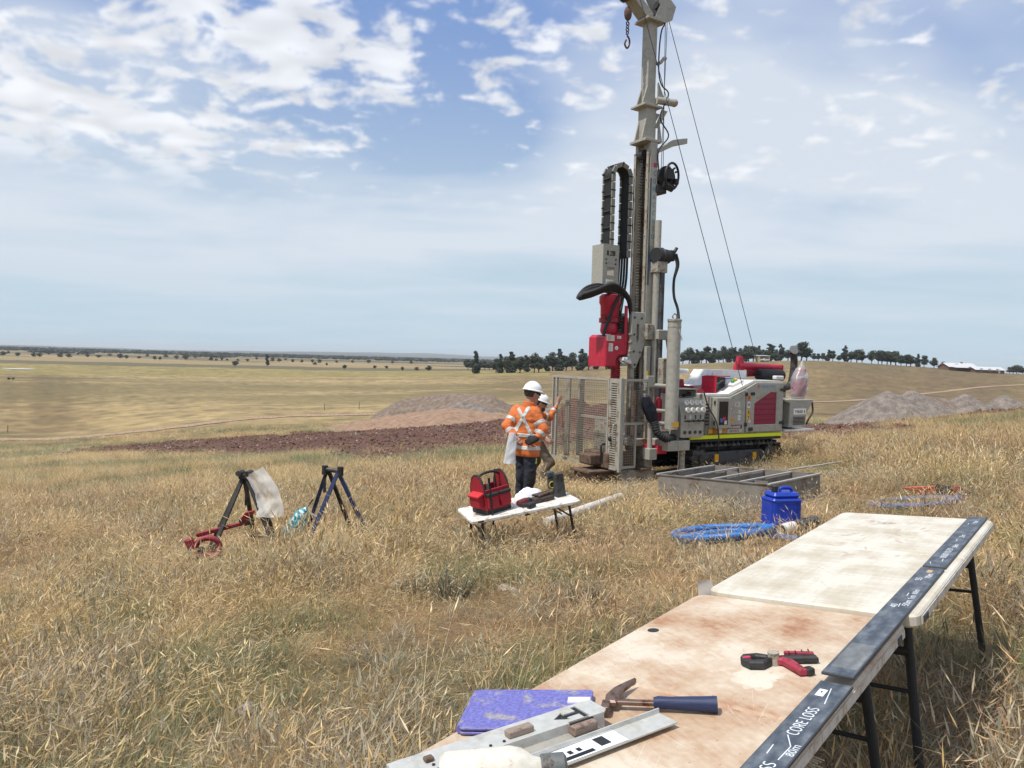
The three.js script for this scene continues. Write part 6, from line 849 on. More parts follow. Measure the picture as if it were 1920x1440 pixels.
  const ep2 = mesh('end_pocket', [rbox(0.07, 0.12, 0.18, 0.02, -w / 2 - 0.04, 0.14, 0.02)], fabric, tb); mesh('pocket_flap', [rbox(0.09, 0.03, 0.19, 0.01, -w / 2 - 0.045, 0.21, 0.02, 0, 0, 0.35)], mat([0.55, 0.02, 0.03], 0.7), ep2); mesh('strap', [box(0.02, 0.4, 0.006, -0.12, 0.1, d / 2 + 0.05, 0.03, 0, 0)], trim, tb);
  mesh('grip', [tube([[-w / 2, 0.36, 0], [-0.08, 0.4, 0], [0.08, 0.4, 0], [w / 2, 0.36, 0]], 0.014)], trim, tb); mesh('inner_lining', [block(-w / 2 + 0.012, w / 2 - 0.012, 0.06, 0.14, -d / 2 + 0.012, d / 2 - 0.012)], MT.black, tb);
  for (const [x, z, h, m] of [[-0.06, 0.03, 0.3, MT.steel], [0.02, -0.05, 0.33, MT.black], [-0.1, -0.06, 0.28, MT.steel], [0.09, 0.04, 0.27, MT.black], [0.13, -0.08, 0.4, MT.black]]) mesh('tool', rod([x, 0.1, z], [x + 0.02, h, z], 0.014), m, tb);
  // cordless drill
  const dr = on(thing('cordless_drill', 'muddy cordless drill lying beside the red tool bag', 'drill'), 0.56, 0.18, 0.5); mesh('body', [lathe([[0, 0], [0.03, 0.005], [0.035, 0.03], [0.035, 0.12], [0.03, 0.14], [0, 0.14]], 14, 0.0, 0.04, 0, 0, 0, -PI / 2)], mat([0.17, 0.03, 0.03], 0.7, 0, { map: GR2 }), dr); mesh('chuck', [lathe([[0, 0], [0.026, 0], [0.026, 0.04], [0.014, 0.065], [0, 0.065]], 14, 0.138, 0.04, 0, 0, 0, -PI / 2)], MT.darkSteel, dr); mesh('bit', [rod([0.2, 0.04, 0], [0.36, 0.055, 0.02], 0.006)], MT.darkSteel, dr); mesh('handle', [rbox(0.035, 0.035, 0.13, 0.012, 0.03, 0.025, 0.07, 0, 0.2, 0)], MT.black, dr); mesh('battery', [rbox(0.1, 0.05, 0.06, 0.012, 0.04, 0.03, 0.15)], MT.black, dr);
  // crumpled white sheet
  { const g = new THREE.SphereGeometry(1, 22, 14, 0, TAU, 0, PI / 2), a = g.attributes.position; for (let i = 0; i < a.count; i++) { const x = a.getX(i), y = a.getY(i), z = a.getZ(i), k = 1 + 0.22 * fbm(x * 1.8 + 1, z * 1.8, 3); a.setXYZ(i, x * 0.17 * k, y * 0.12 * k + 0.002, z * 0.12 * k); } g.computeVertexNormals(); const o = single('plastic_wrap', clean(g), mat([0.86, 0.88, 0.92], 0.35, 0, { side: THREE.DoubleSide }), 'crumpled white plastic wrap on the low table behind the drill', 'plastic wrap'); on(o, 0.76, 0.4, 0.2); }
  // muddy tool tray, flask and upright case
  const tt = on(thing('tool_tray', 'muddy narrow tray of hand tools on the low table', 'tool tray'), 0.86, 0.24, 0.12); mesh('tray', [rbox(0.24, 0.06, 0.11, 0.02, 0, 0.03, 0)], mat([0.07, 0.055, 0.045], 0.9, 0, { map: GR2 }), tt); for (let i = 0; i < 4; i++) mesh('hand_tool', rod([-0.1 + 0.01 * i, 0.075, -0.04 + i * 0.026], [0.11, 0.085 + 0.012 * (i % 2), -0.05 + i * 0.026], 0.012), i % 2 ? MT.rust : MT.darkSteel, tt);
  const muddy = mat([0.06, 0.062, 0.06], 0.85, 0, { map: GR2 });
  const c1 = on(thing('upright_case', 'muddy dark grey upright case at the end of the low table', 'case'), 1.08, 0.3, 0.1); mesh('shell', [clean(new THREE.CylinderGeometry(0.06, 0.07, 0.24, 4, 6)).rotateY(PI / 4).translate(0, 0.12, 0)].map((g) => { const a = g.attributes.position; for (let i = 0; i < a.count; i++) a.setXYZ(i, a.getX(i) * 1.05 + 0.006 * noise(a.getY(i) * 30, a.getZ(i) * 20), a.getY(i), a.getZ(i) * 0.9); g.computeVertexNormals(); return g; }), muddy, c1); mesh('lid', [rbox(0.092, 0.02, 0.08, 0.008, 0, 0.245, 0)], muddy, c1); mesh('ridge', [box(0.09, 0.006, 0.006, 0, 0.18, 0.046)], MT.black, c1);
  const c2 = on(thing('lamp_flask', 'dark cylinder with a yellow ring beside the upright case', 'torch'), 1.02, 0.38, 0); mesh('body', [rod([0, 0, 0], [0, 0.2, 0], 0.042, 0.04, 16)], muddy, c2); mesh('cap', [rbox(0.08, 0.06, 0.07, 0.012, 0, 0.24, 0)], mat([0.05, 0.075, 0.075], 0.8), c2); mesh('ring', [ring(0.034, 0.006, 0, 0.13, 0.04)], mat([0.5, 0.42, 0.05], 0.6), c2); mesh('band', [rod([0, 0.075, 0], [0, 0.085, 0], 0.044)], mat([0.5, 0.42, 0.05], 0.6), c2);
}
// ---------------------------------------------------------------- mud tank, can, hoses, pipes
{
  const zinc = mat([0.27, 0.245, 0.21], 0.7, 0.15, { map: grime(0.75, [0.72, 0.6, 0.5], 4, 0.0) }), lip = mat([0.52, 0.5, 0.46], 0.5, 0.3, { map: GR1 });
  const cx = 3.13, cz = -10.1, tk = thing('mud_tank', 'open steel mud tank with four dividers in front of the rig', 'tank', cx, gy(cx, cz) - 0.03, cz, Math.atan2(-0.71, 0.704)); tk.rotation.z = 0.05;
  const a = 0.8, b = 0.73, h = 0.4, t = 0.012;
  for (const [n, g] of [['wall', block(-a, a, 0, h, b - t, b)], ['wall', block(-a, a, 0, h, -b, -b + t)], ['wall', block(-a, -a + t, 0, h, -b + t, b - t)], ['wall', block(a - t, a, 0, h, -b + t, b - t)]]) mesh(n, g, zinc, tk); mesh('floor', block(-a, a, 0.0, 0.02, -b, b), MT.rust, tk);
  for (const x of [-0.4, 0, 0.4]) { const dv = mesh('divider', [box(t, h - 0.06, 2 * b - 0.03, x, h / 2, 0)], zinc, tk); mesh('lip', [box(0.035, 0.02, 2 * b, x, h + 0.0, 0)], lip, dv); if (x) mesh('cut_plate', [box(0.2, 0.16, t, x + 0.1, h - 0.09, x * 0.9)], zinc, dv); }
  for (const x of [-a, a]) mesh('lip', [box(0.04, 0.02, 2 * b + 0.03, x, h + 0.008, 0)], lip, tk); for (const z of [-b, b]) mesh('lip', [box(2 * a - 0.05, 0.014, 0.025, 0, h + 0.005, z)], zinc, tk);
  mesh('skid', [bar([a + 0.01, 0.06, b], [a + 0.01, 0.1, -b], 0.03)], lip, tk); mesh('strap', [tube([[-0.62, h + 0.02, b], [-0.56, h + 0.05, b - 0.06], [-0.54, h - 0.04, b - 0.12]], 0.012)], MT.rust, tk);
  // blue jerrycan
  const blue = mat([0.012, 0.05, 0.42], 0.4, 0, { map: grime(0.85, [0.72, 0.75, 0.72], 5, 0.12) });
  const jc = thing('jerrycan', 'muddy blue plastic jerrycan standing in the grass', 'jerrycan', 2.88, gy(2.88, -7.85) - 0.01, -7.85, 0.25);
  const sh = ext(roundRect(0.385, 0.26, 0.045), 0.3, 0.02); sh.rotateX(-PI / 2); const top = ext(roundRect(0.35, 0.23, 0.045), 0.05, 0.022); top.rotateX(-PI / 2); top.translate(0, 0.295, 0); const rim = ext(roundRect(0.4, 0.275, 0.05), 0.022, 0.008); rim.rotateX(-PI / 2); rim.translate(0, 0.272, 0);
  jc.scale.set(0.9, 1.3, 0.95); mesh('body', [sh], blue, jc); mesh('shoulder', [top], blue, jc); mesh('seam', [rim], blue, jc); mesh('handle', [tube([[-0.03, 0.33, 0], [-0.02, 0.365, 0], [0.05, 0.375, 0], [0.12, 0.365, 0], [0.14, 0.335, 0]], 0.016)], blue, jc); mesh('cap', [lathe([[0, 0.055], [0.032, 0.055], [0.036, 0.05], [0.036, 0], [0, 0]], 18, -0.11, 0.34, 0.02)], MT.black, jc);
  for (const x of [-0.1, 0.1]) mesh('rib', [box(0.012, 0.2, 0.01, x, 0.14, 0.131)], blue, jc);
  // hoses
  const hoseBlue = mat([0.025, 0.18, 0.52], 0.5, 0, { map: grime(0.9, [0.7, 0.7, 0.66], 4, 0.0) }), hoseDull = mat([0.075, 0.15, 0.36], 0.65, 0, { map: grime(0.9, [0.8, 0.78, 0.7], 5, 0.0) });
  const coil = (name, label, X, Z, R, n, wob, r, tail, hm = hoseBlue, up = 0.12) => { const pts = []; for (let i = 0; i <= n * 12; i++) { const q = i / 12 * TAU, k = R * (1 - 0.12 * (i / 12)) * (1 + 0.06 * Math.sin(q * 2.3)), x = X + k * Math.cos(q + 0.6) * 1.05, z = Z + k * Math.sin(q + 0.6) * 0.85; pts.push([x, G(x, z) + up + wob * Math.sin(q + 1.6) - 0.045 * (i / 12), z]); } for (const [x, z, y] of tail) pts.push([x, G(x, z) + y, z]); return single(name, tube(pts, r, 10, pts.length * 5), hm, label, 'hose'); };
  coil('water_hose', 'bright blue coiled hose in the grass before the mud tank', 2.2, -7.62, 0.5, 1.75, 0.03, 0.034, [[2.75, -7.35, 0.03], [2.95, -7.2, 0.02]]);
  coil('water_hose', 'faded blue coiled hose in the grass beyond the long tables', 4.85, -8.95, 0.5, 1.4, 0.03, 0.035, [[5.2, -8.7, 0.03]], hoseDull, 0.07);
  // coupling by the far coil
  const cp = thing('hose_coupling', 'orange and black hose coupling lying beside the faded blue coil', 'coupling', 5.45, gy(5.45, -9.35) + 0.1, -9.35, -0.1); mesh('lever', [ext([[-0.5, 0.02], [-0.1, 0.06], [-0.08, -0.05], [-0.3, -0.06]], 0.05, 0.01)], mat([0.5, 0.13, 0.07], 0.6, 0, { map: GR2 }), cp); mesh('barrel', [rod([-0.08, 0.02, 0.03], [0.1, -0.01, 0.03], 0.06)], MT.rubber, cp); mesh('flange', [ext([[0.08, -0.08], [0.16, -0.06], [0.2, 0.06], [0.1, 0.08]], 0.07, 0.01)], mat([0.5, 0.13, 0.07], 0.6, 0, { map: GR2 }), cp); mesh('pipe_end', [rod([0.16, 0, 0.03], [0.4, -0.04, 0.03], 0.045)], MT.rust, cp);
  // plastic pipes and steel rods
  const pvc = mat([0.72, 0.7, 0.65], 0.45, 0, { map: GR1 }), L3 = (X, Z, up) => [X, G(X, Z) + up, Z];
  const pp = thing('plastic_pipe', 'short white plastic pipe with grey sleeve beside the jerrycan', 'pipe', 0, 0, 0); mesh('pipe', [rod(L3(2.78, -7.55, 0.08), L3(2.95, -7.68, 0.085), 0.055, 0.055, 18, true), rod(L3(2.78, -7.55, 0.08), L3(2.95, -7.68, 0.085), 0.048, 0.048, 18, true)], new THREE.MeshStandardMaterial({ color: col(0.72, 0.7, 0.65), roughness: 0.5, side: THREE.DoubleSide }), pp); mesh('sleeve', [rod(L3(2.95, -7.68, 0.085), L3(3.3, -7.98, 0.07), 0.06, 0.06, 18)], MT.trackGrey, pp);
  single('plastic_pipe', [rod(L3(0.46, -8.9, 0.07), L3(1.62, -10.8, 0.08), 0.055, 0.055, 14)], pvc, 'long off-white plastic pipe lying between the low table and the mud tank', 'pipe');
  single('steel_rod', [rod(L3(4.6, -12.3, 0.12), L3(6.1, -13.3, 0.12), 0.016, 0.016, 8)], lip, 'thin pale steel rod lying in the grass behind the mud tank', 'rod');
  // scraps and stones in the grass
  const stone = (X, Z, s, l) => { const g = new THREE.IcosahedronGeometry(s, 2), a = g.attributes.position; for (let i = 0; i < a.count; i++) { const k = 0.8 + 0.45 * noise(a.getX(i) / s * 1.3 + X * 7, a.getY(i) / s * 1.3 + a.getZ(i) / s + Z); a.setXYZ(i, a.getX(i) * k, a.getY(i) * k * 0.7, a.getZ(i) * k); } g.computeVertexNormals(); const o = single('stone', clean(g), mat([0.4, 0.34, 0.29], 0.95, 0, { map: GR2 }), l, 'stone'); o.position.set(X, G(X, Z) + s * 0.3, Z); };
  stone(-0.02, -6.15, 0.06, 'pale stone in the bare patch beyond the rounded shrub'); stone(0.06, -6.05, 0.045, 'smaller pale stone beside the stone in the bare patch'); stone(-1.35, -3.9, 0.06, 'grey stone half buried among the near tufts'); stone(2.1, -1.9, 0.03, 'small pale stone on the bare ground beside the tables');
}

// ================================================================ THE LONG TABLES  (u across, v along towards the rig, metres on the table top)
{
  const A = V(0.63389, 0.02613, -0.77298), N = V(-0.09, 1, -0.04).normalize(), S = A.clone().cross(N).normalize(), O = V(0.481, EYE - 0.910, -2.0285);
  const base = new THREE.Matrix4().makeBasis(S, N, S.clone().cross(N)).setPosition(O);        // x = u, y = up, z = -v
  const place = (o, u = 0, v = 0, y = 0, turn = 0) => { const p = V(u, y, -v).applyMatrix4(base); o.position.copy(p); o.quaternion.setFromRotationMatrix(base).multiply(new THREE.Quaternion().setFromAxisAngle(V(0, 1, 0), turn)); o.updateMatrixWorld(true); return o; };
  const brown = canvas(1024, 2048, (c, w, h) => {       // rock dust ground into the plastic
    const im = c.createImageData(w, h), d = im.data;
    for (let j = 0; j < h; j++) for (let i = 0; i < w; i++) { const u = i / w * 0.76, v = j / h * 1.86, n = fbm(u * 6, v * 6, 5), m = fbm(u * 2.4 + 9, v * 2.4, 4), f = fbm(u * 40, v * 40, 3), st = fbm(u * 5 + v * 9, v * 60 - u * 40, 2), k = clamp(0.42 + 0.75 * m + 0.4 * n + 0.18 * f + 0.12 * st, 0, 1), red = smoothstep(m + 0.7 * n + 0.35 * st, 0.15, 0.75); const o = (j * w + i) * 4; d[o] = lerp(238, 186, k) - 8 * red * (0.6 + f); d[o + 1] = lerp(224, 142, k) - 20 * red * (0.6 + f); d[o + 2] = lerp(202, 104, k) - 18 * red * (0.6 + f); d[o + 3] = 255; }
    c.putImageData(im, 0, 0); const r = rng(12);
    for (let i = 0; i < 190; i++) { const x = r() * w, y = r() * h, a = r() * TAU, l = 20 + r() * 160; c.strokeStyle = r() < 0.75 ? 'rgba(250,240,222,0.5)' : 'rgba(120,80,55,0.3)'; c.lineWidth = 0.7 + r() * 1.8; c.beginPath(); c.moveTo(x, y); c.lineTo(x + Math.cos(a) * l, y + Math.sin(a) * l); c.stroke(); }
    for (let i = 0; i < 500; i++) { c.fillStyle = 'rgba(70,48,38,0.55)'; c.beginPath(); c.arc(r() * w, r() * h, 0.6 + r() * 1.8, 0, TAU); c.fill(); }
    c.fillStyle = 'rgba(240,232,212,0.6)'; for (let i = 0; i < 60; i++) { c.beginPath(); c.ellipse(w * 0.68 + (r() - 0.5) * 130, h * 0.38 + (r() - 0.5) * 150, 12 + r() * 30, 8 + r() * 20, r() * 3, 0, TAU); c.fill(); }
  });
  const white = canvas(1024, 2048, (c, w, h) => {
    const im = c.createImageData(w, h), d = im.data;
    for (let j = 0; j < h; j++) for (let i = 0; i < w; i++) { const u = i / w * 0.76, v = j / h * 1.86, n = fbm(u * 7 + 3, v * 5, 5), s = fbm(u * 3, v * 60, 3) + 0.6 * fbm(u * 50, v * 4, 3), k = clamp(0.18 + 0.5 * n + 0.22 * s + 0.1 * fbm(u * 60, v * 60, 2), 0, 1); const o = (j * w + i) * 4; d[o] = lerp(238, 186, k); d[o + 1] = lerp(232, 168, k); d[o + 2] = lerp(216, 136, k); d[o + 3] = 255; }
    c.putImageData(im, 0, 0); const r = rng(4);
    for (let i = 0; i < 26; i++) { c.strokeStyle = 'rgba(60,85,115,0.75)'; c.lineWidth = 2 + r() * 4; const x = w * 0.38 + (r() - 0.5) * 110, y = h * 0.14 + (r() - 0.5) * 70; c.beginPath(); c.moveTo(x, y); c.lineTo(x + (r() - 0.5) * 60, y + (r() - 0.5) * 14); c.stroke(); }
    for (let i = 0; i < 60; i++) { const x = r() * w, y = r() * h, l = 40 + r() * 200, a = r() * TAU; c.strokeStyle = r() < 0.5 ? 'rgba(150,115,85,0.25)' : 'rgba(255,252,240,0.5)'; c.lineWidth = 0.8 + r() * 2.5; c.beginPath(); c.moveTo(x, y); c.lineTo(x + Math.cos(a) * l, y + Math.sin(a) * l); c.stroke(); }
    c.fillStyle = 'rgba(150,105,80,0.22)'; for (let i = 0; i < 40; i++) { c.beginPath(); c.ellipse(w * (0.2 + 0.5 * r()), h * (0.1 + 0.5 * r()), 10 + r() * 40, 4 + r() * 12, r() * 3, 0, TAU); c.fill(); }
  });
  const edge = mat([0.62, 0.59, 0.53], 0.55, 0, { map: grime(0.6, [0.72, 0.58, 0.45], 5, 0.05) });
  function table(label, tex, v0, v1, du, y) {
    const t = place(thing('folding_table', label, 'table', 0, 0, 0), du, (v0 + v1) / 2, y), L = v1 - v0, W = 0.76, r = 0.05, m = mat([0.74, 0.74, 0.74], 0.55, 0, { map: tex });
    for (const s of [0, 1]) {      // two halves that meet at a fold, tops and rims
      const z0 = s ? 0.002 : -L / 2, z1 = s ? L / 2 : -0.002, p = []; const far = !s;
      const cor = (cx, cz, a0) => { for (let i = 0; i <= 5; i++) p.push([cx + r * Math.cos(a0 + i / 5 * PI / 2), cz + r * Math.sin(a0 + i / 5 * PI / 2)]); };
      if (far) { p.push([W / 2, z1], [-W / 2, z1]); cor(-W / 2 + r, z0 + r, PI); cor(W / 2 - r, z0 + r, PI * 1.5); } else { p.push([-W / 2, z0], [W / 2, z0]); cor(W / 2 - r, z1 - r, 0); cor(-W / 2 + r, z1 - r, PI / 2); }
      const g = ext(p, 0.044, 0.007); g.rotateX(PI / 2); const top = [], uv = g.attributes.uv, pos = g.attributes.position; for (let i = 0; i < pos.count; i++) uv.setXY(i, pos.getX(i) / W + 0.5, 0.5 - pos.getZ(i) / L);
      const o = mesh('tabletop_half', g, m, t, true);
      mesh('rim', [block(W / 2 - 0.004, W / 2 + 0.003, -0.038, -0.012, Math.max(z0, -L / 2 + r), Math.min(z1, L / 2 - r))], edge, o);
    }
    for (const z of [-L / 2 + 0.24, L / 2 - 0.24]) for (const x of [-W / 2 + 0.09, W / 2 - 0.09]) { const q = V(x, 0, z).applyMatrix4(t.matrixWorld), h = q.y - G(q.x, q.z); mesh('leg', rod([x, -0.04, z], [x + 0.03 * Math.sign(x), -h - 0.02, z + 0.07 * Math.sign(z)], 0.016), MT.rubber, t); }
    for (const z of [-L / 2 + 0.24, L / 2 - 0.24]) { mesh('crossbar', rod([-W / 2 + 0.08, -0.2, z + 0.02 * Math.sign(z)], [W / 2 - 0.08, -0.2, z + 0.02 * Math.sign(z)], 0.016), MT.rubber, t); mesh('folding_stay', rod([0, -0.2, z], [0, -0.05, z - 0.3 * Math.sign(z)], 0.011), MT.rubber, t); mesh('crossbar', rod([-W / 2 + 0.07, -0.34, z + 0.035 * Math.sign(z)], [W / 2 - 0.07, -0.34, z + 0.035 * Math.sign(z)], 0.008), MT.rubber, t); }
    return t;
  }
  const tw = table('long white plastic folding table stained with brown smears', white, 0.925, 2.79, 0.035, 0.02), tbn = table('long plastic folding table caked with orange rock dust', brown, -0.925, 0.925, 0.0, 0);
  mesh('corner_hole', [rod([-0.318, -0.03, -0.439], [-0.318, 0.0015, -0.439], 0.02, 0.02, 12)], MT.black, tbn); mesh('latch', [box(0.006, 0.02, 0.05, 0.383, -0.025, -0.8)], MT.trackGrey, tbn);
  mesh('latch', [box(0.006, 0.022, 0.06, 0.384, -0.025, 0.83)], MT.trackGrey, tw);
  // black boards with chalk writing
  const strip = (label, v0, v1, y, draw, u = 0.342) => {
    const L = v1 - v0, o = place(thing('rubber_board', label, 'board', 0, 0, 0), u, (v0 + v1) / 2, y), W = 0.086, m = mat([0.05, 0.057, 0.066], 0.6, 0, { map: grime(0.5, [2, 2, 2], 7, 0.1) });
    mesh('board', [rbox(W, 0.008, L, 0.002, 0, 0.004, 0)], m, o);
    const g = new THREE.PlaneGeometry(L - 0.006, W - 0.006); g.applyMatrix4(new THREE.Matrix4().makeBasis(V(0, 0, -1), V(-1, 0, 0), V(0, 1, 0))); g.translate(0, 0.0086, 0);
    mesh('chalk_marks', clean(g), mat([1, 1, 1], 0.6, 0, { map: canvas(1536, 128, (c, w, h) => {
      const im = c.createImageData(w, h), d = im.data, s0 = v0 * 13; for (let j = 0; j < h; j++) for (let i = 0; i < w; i++) { const n = fbm(i / 90 + s0, j / 50, 5), f = fbm(i / 9 + s0, j / 30, 2), k = clamp(0.25 + 0.6 * n + 0.12 * f, 0, 1), q = (j * w + i) * 4; d[q] = lerp(62, 136, k); d[q + 1] = lerp(70, 141, k); d[q + 2] = lerp(80, 146, k); d[q + 3] = 255; } c.putImageData(im, 0, 0);
      c.strokeStyle = c.fillStyle = 'rgba(235,240,242,0.92)'; c.lineCap = 'round'; c.lineJoin = 'round'; draw(c, w, h); }) }), o, true);
  };
  const hand = (c, t, x, y, s, rot = 0) => { c.save(); c.translate(x, y); c.rotate(rot); c.font = `${s}px sans-serif`; c.textBaseline = 'middle'; c.textAlign = 'left'; c.fillText(t, 0, 0); c.restore(); };
  const dash = (c, ...p) => { c.lineWidth = 4; c.beginPath(); c.moveTo(p[0], p[1]); for (let i = 2; i < p.length; i += 2) c.lineTo(p[i], p[i + 1]); c.stroke(); };
  strip('black rubber board with dense chalk notes at the far table end', 1.61, 2.81, 0.0215, (c, w, h) => { dash(c, 60, 30, 95, 22); dash(c, 130, 84, 190, 78); hand(c, '0600 10-21', 215, 70, 52); hand(c, '30m', 500, 84, 44); dash(c, 690, 60, 740, 58); hand(c, '20m', 800, 74, 46); dash(c, 1230, 40, 1280, 38); hand(c, '10m', 1290, 78, 44); });
  strip('black rubber board bridging the white and the dusty table', 0.275, 1.585, 0.022, (c, w, h) => { c.fillStyle = 'rgba(200,190,165,0.25)'; c.fillRect(60, 10, 260, 110); c.fillStyle = 'rgba(235,240,242,0.92)'; hand(c, '40', 815, 40, 46); dash(c, 830, 66, 880, 62); hand(c, '50m 1m', 850, 92, 46); dash(c, 1005, 60, 1050, 58); hand(c, '60m', 1040, 88, 40); hand(c, 'SS', 1280, 44, 48); hand(c, '70m', 1330, 84, 44); c.fillStyle = 'rgba(200,160,110,0.95)'; c.fillRect(1440, 50, 50, 30); });
  strip('black rubber board chalked with the words CORE LOSS on the dusty table', -0.92, 0.268, 0.001, (c, w, h) => { c.font = '62px sans-serif'; c.textBaseline = 'middle'; c.fillText('CORE LOSS', 1075, 62, 225); dash(c, 905, 88, 1000, 92, 1068, 52); dash(c, 925, 38, 985, 34); hand(c, '80m', 940, 110, 40); c.font = '62px sans-serif'; c.fillText('CORE LOSS', 640, 74, 240); dash(c, 1345, 84, 1480, 62); c.fillStyle = 'rgba(238,238,230,0.97)'; c.fillRect(1400, 22, 62, 34); c.fillStyle = '#333'; c.fillRect(1430, 34, 14, 8); });
  // ---- spring clamp
  const red = mat([0.36, 0.035, 0.06], 0.65, 0, { map: GR2 }), blk = mat([0.03, 0.03, 0.031], 0.6, 0, { map: GR2 });
  const cl = place(thing('spring_clamp', 'black and red spring clamp on the dusty table', 'clamp', 0, 0, 0), 0.15, 0.345, 0.001, 0.62); cl.scale.setScalar(1.0);
  mesh('jaw', [ext([[-0.015, 0.012], [-0.05, 0.035], [-0.095, 0.03], [-0.105, 0.012], [-0.085, 0.008], [-0.06, 0.014], [-0.03, 0.0]], 0.024, 0.004).rotateX(-PI / 2)], blk, cl); mesh('jaw', [ext([[-0.015, -0.012], [-0.05, -0.045], [-0.09, -0.04], [-0.108, -0.005], [-0.092, 0.0], [-0.075, -0.02], [-0.045, -0.018], [-0.02, 0.0]], 0.024, 0.004).rotateX(-PI / 2)], blk, cl);
  mesh('jaw_pad', [rbox(0.028, 0.02, 0.012, 0.004, -0.088, 0.0135, -0.006, 0, 0.5, 0)], mat([0.6, 0.03, 0.1], 0.5), cl); mesh('pivot', [rod([-0.01, 0, 0], [-0.01, 0.036, 0], 0.017, 0.017, 16)], MT.greyDirty, cl);
  const h1 = mesh('handle', [ext([[-0.01, 0.012], [0.03, 0.02], [0.115, 0.026], [0.118, 0.002], [0.03, -0.004], [-0.01, -0.01]], 0.022, 0.005).rotateX(-PI / 2).rotateY(-0.12)], blk, cl); mesh('grip', [rbox(0.085, 0.012, 0.014, 0.004, 0.07, 0.021, -0.022, 0, -0.18, 0)], red, h1);
  for (let i = 0; i < 4; i++) mesh('ridge', [rbox(0.004, 0.004, 0.016, 0.0015, 0.04 + i * 0.02, 0.0275, -0.017 - i * 0.0035, 0, -0.18, 0)], blk, h1);
  const h2 = mesh('handle', [ext([[-0.02, -0.01], [0.01, -0.02], [0.045, -0.1], [0.068, -0.095], [0.045, -0.02], [0.01, 0.012]], 0.022, 0.005).rotateX(-PI / 2).rotateY(-0.1)], red, cl); mesh('tip', [rbox(0.026, 0.021, 0.026, 0.006, 0.064, 0.0115, 0.09, 0, 0.35, 0)], blk, h2);
  // ---- geologist's hammer
  const hm = place(thing('rock_hammer', 'geologist pick hammer with worn blue grip on the dusty table', 'hammer', 0, 0, 0), -0.1, -0.17, 0.016, 0.46);
  const rust = mat([0.22, 0.15, 0.12], 0.5, 0.6, { map: GR2 });
  mesh('shaft', [rbox(0.13, 0.012, 0.02, 0.004, 0.055, 0.004, 0)], rust, hm); mesh('head', [ext([[-0.022, -0.02], [0.008, -0.02], [0.012, 0.0], [0.012, 0.03], [0.022, 0.075], [0.042, 0.125], [0.05, 0.145], [0.018, 0.112], [-0.01, 0.07], [-0.024, 0.03]], 0.02, 0.005).rotateX(-PI / 2).translate(0, -0.005, 0)], rust, hm); mesh('poll', [rbox(0.022, 0.022, 0.05, 0.004, -0.018, 0.004, 0.035)], rust, hm);
  mesh('grip', [lathe([[0, 0], [0.013, 0.0], [0.0165, 0.012], [0.0155, 0.04], [0.018, 0.09], [0.0195, 0.13], [0.021, 0.155], [0.021, 0.162], [0, 0.163]], 18, 0.105, 0.006, 0, 0, 0, -PI / 2)], mat([0.02, 0.032, 0.09], 0.6, 0, { map: grime(0.9, [2.4, 2.2, 1.7], 9, 0.05) }), hm);
  // ---- purple clipboard
  const cb = place(thing('clipboard_folder', 'dusty purple-blue clipboard folder hanging over the table edge', 'clipboard', 0, 0, 0), -0.27, -0.32, 0.001, 0.536), pur = mat([0.38, 0.375, 0.54], 0.6, 0, { map: paint(512, (u, v) => { const n = fbm(u * 5, v * 5, 5, 5), k = smoothstep(n, 0.05, 0.55), f = 0.9 + 0.2 * fbm(u * 40, v * 40, 2, 40); return [f * lerp(0.72, 1, k), f * lerp(0.72, 0.97, k), f * lerp(0.98, 0.86, k)]; }) });
  for (const y of [0.006, 0.017]) { const g = ext(roundRect(0.33, 0.24, 0.012), 0.007, 0.002); g.rotateX(-PI / 2); mesh('cover', [g.translate(0, y - 0.0035, 0)], pur, cb); } mesh('papers', [box(0.31, 0.005, 0.22, 0.004, 0.0118, 0)], MT.white, cb); mesh('spine', [rod([-0.165, 0.012, -0.11], [-0.165, 0.012, 0.11], 0.01)], pur, cb); mesh('clip_label', [box(0.06, 0.003, 0.035, 0.13, 0.022, -0.045)], MT.white, cb);
  // ---- metal orientation rails and the scale bar
  const alu = mat([0.6, 0.6, 0.56], 0.5, 0.25, { map: grime(0.35, [0.8, 0.75, 0.66], 6, 0.05) });
  const ang = Math.atan2(0.936, 0.352);
  const dotHoles = (n, x0, dx, z, parent) => { for (let i = 0; i < n; i++) mesh('hole', [rod([x0 + i * dx, 0, z], [x0 + i * dx, 0.0026, z], 0.004, 0.004, 8)], MT.black, parent); };
  const r1 = place(thing('core_rail', 'metal angle rail with a cut T-shaped arrow on the dusty table', 'rail', 0, 0, 0), -0.185, -0.514, 0.042, ang);
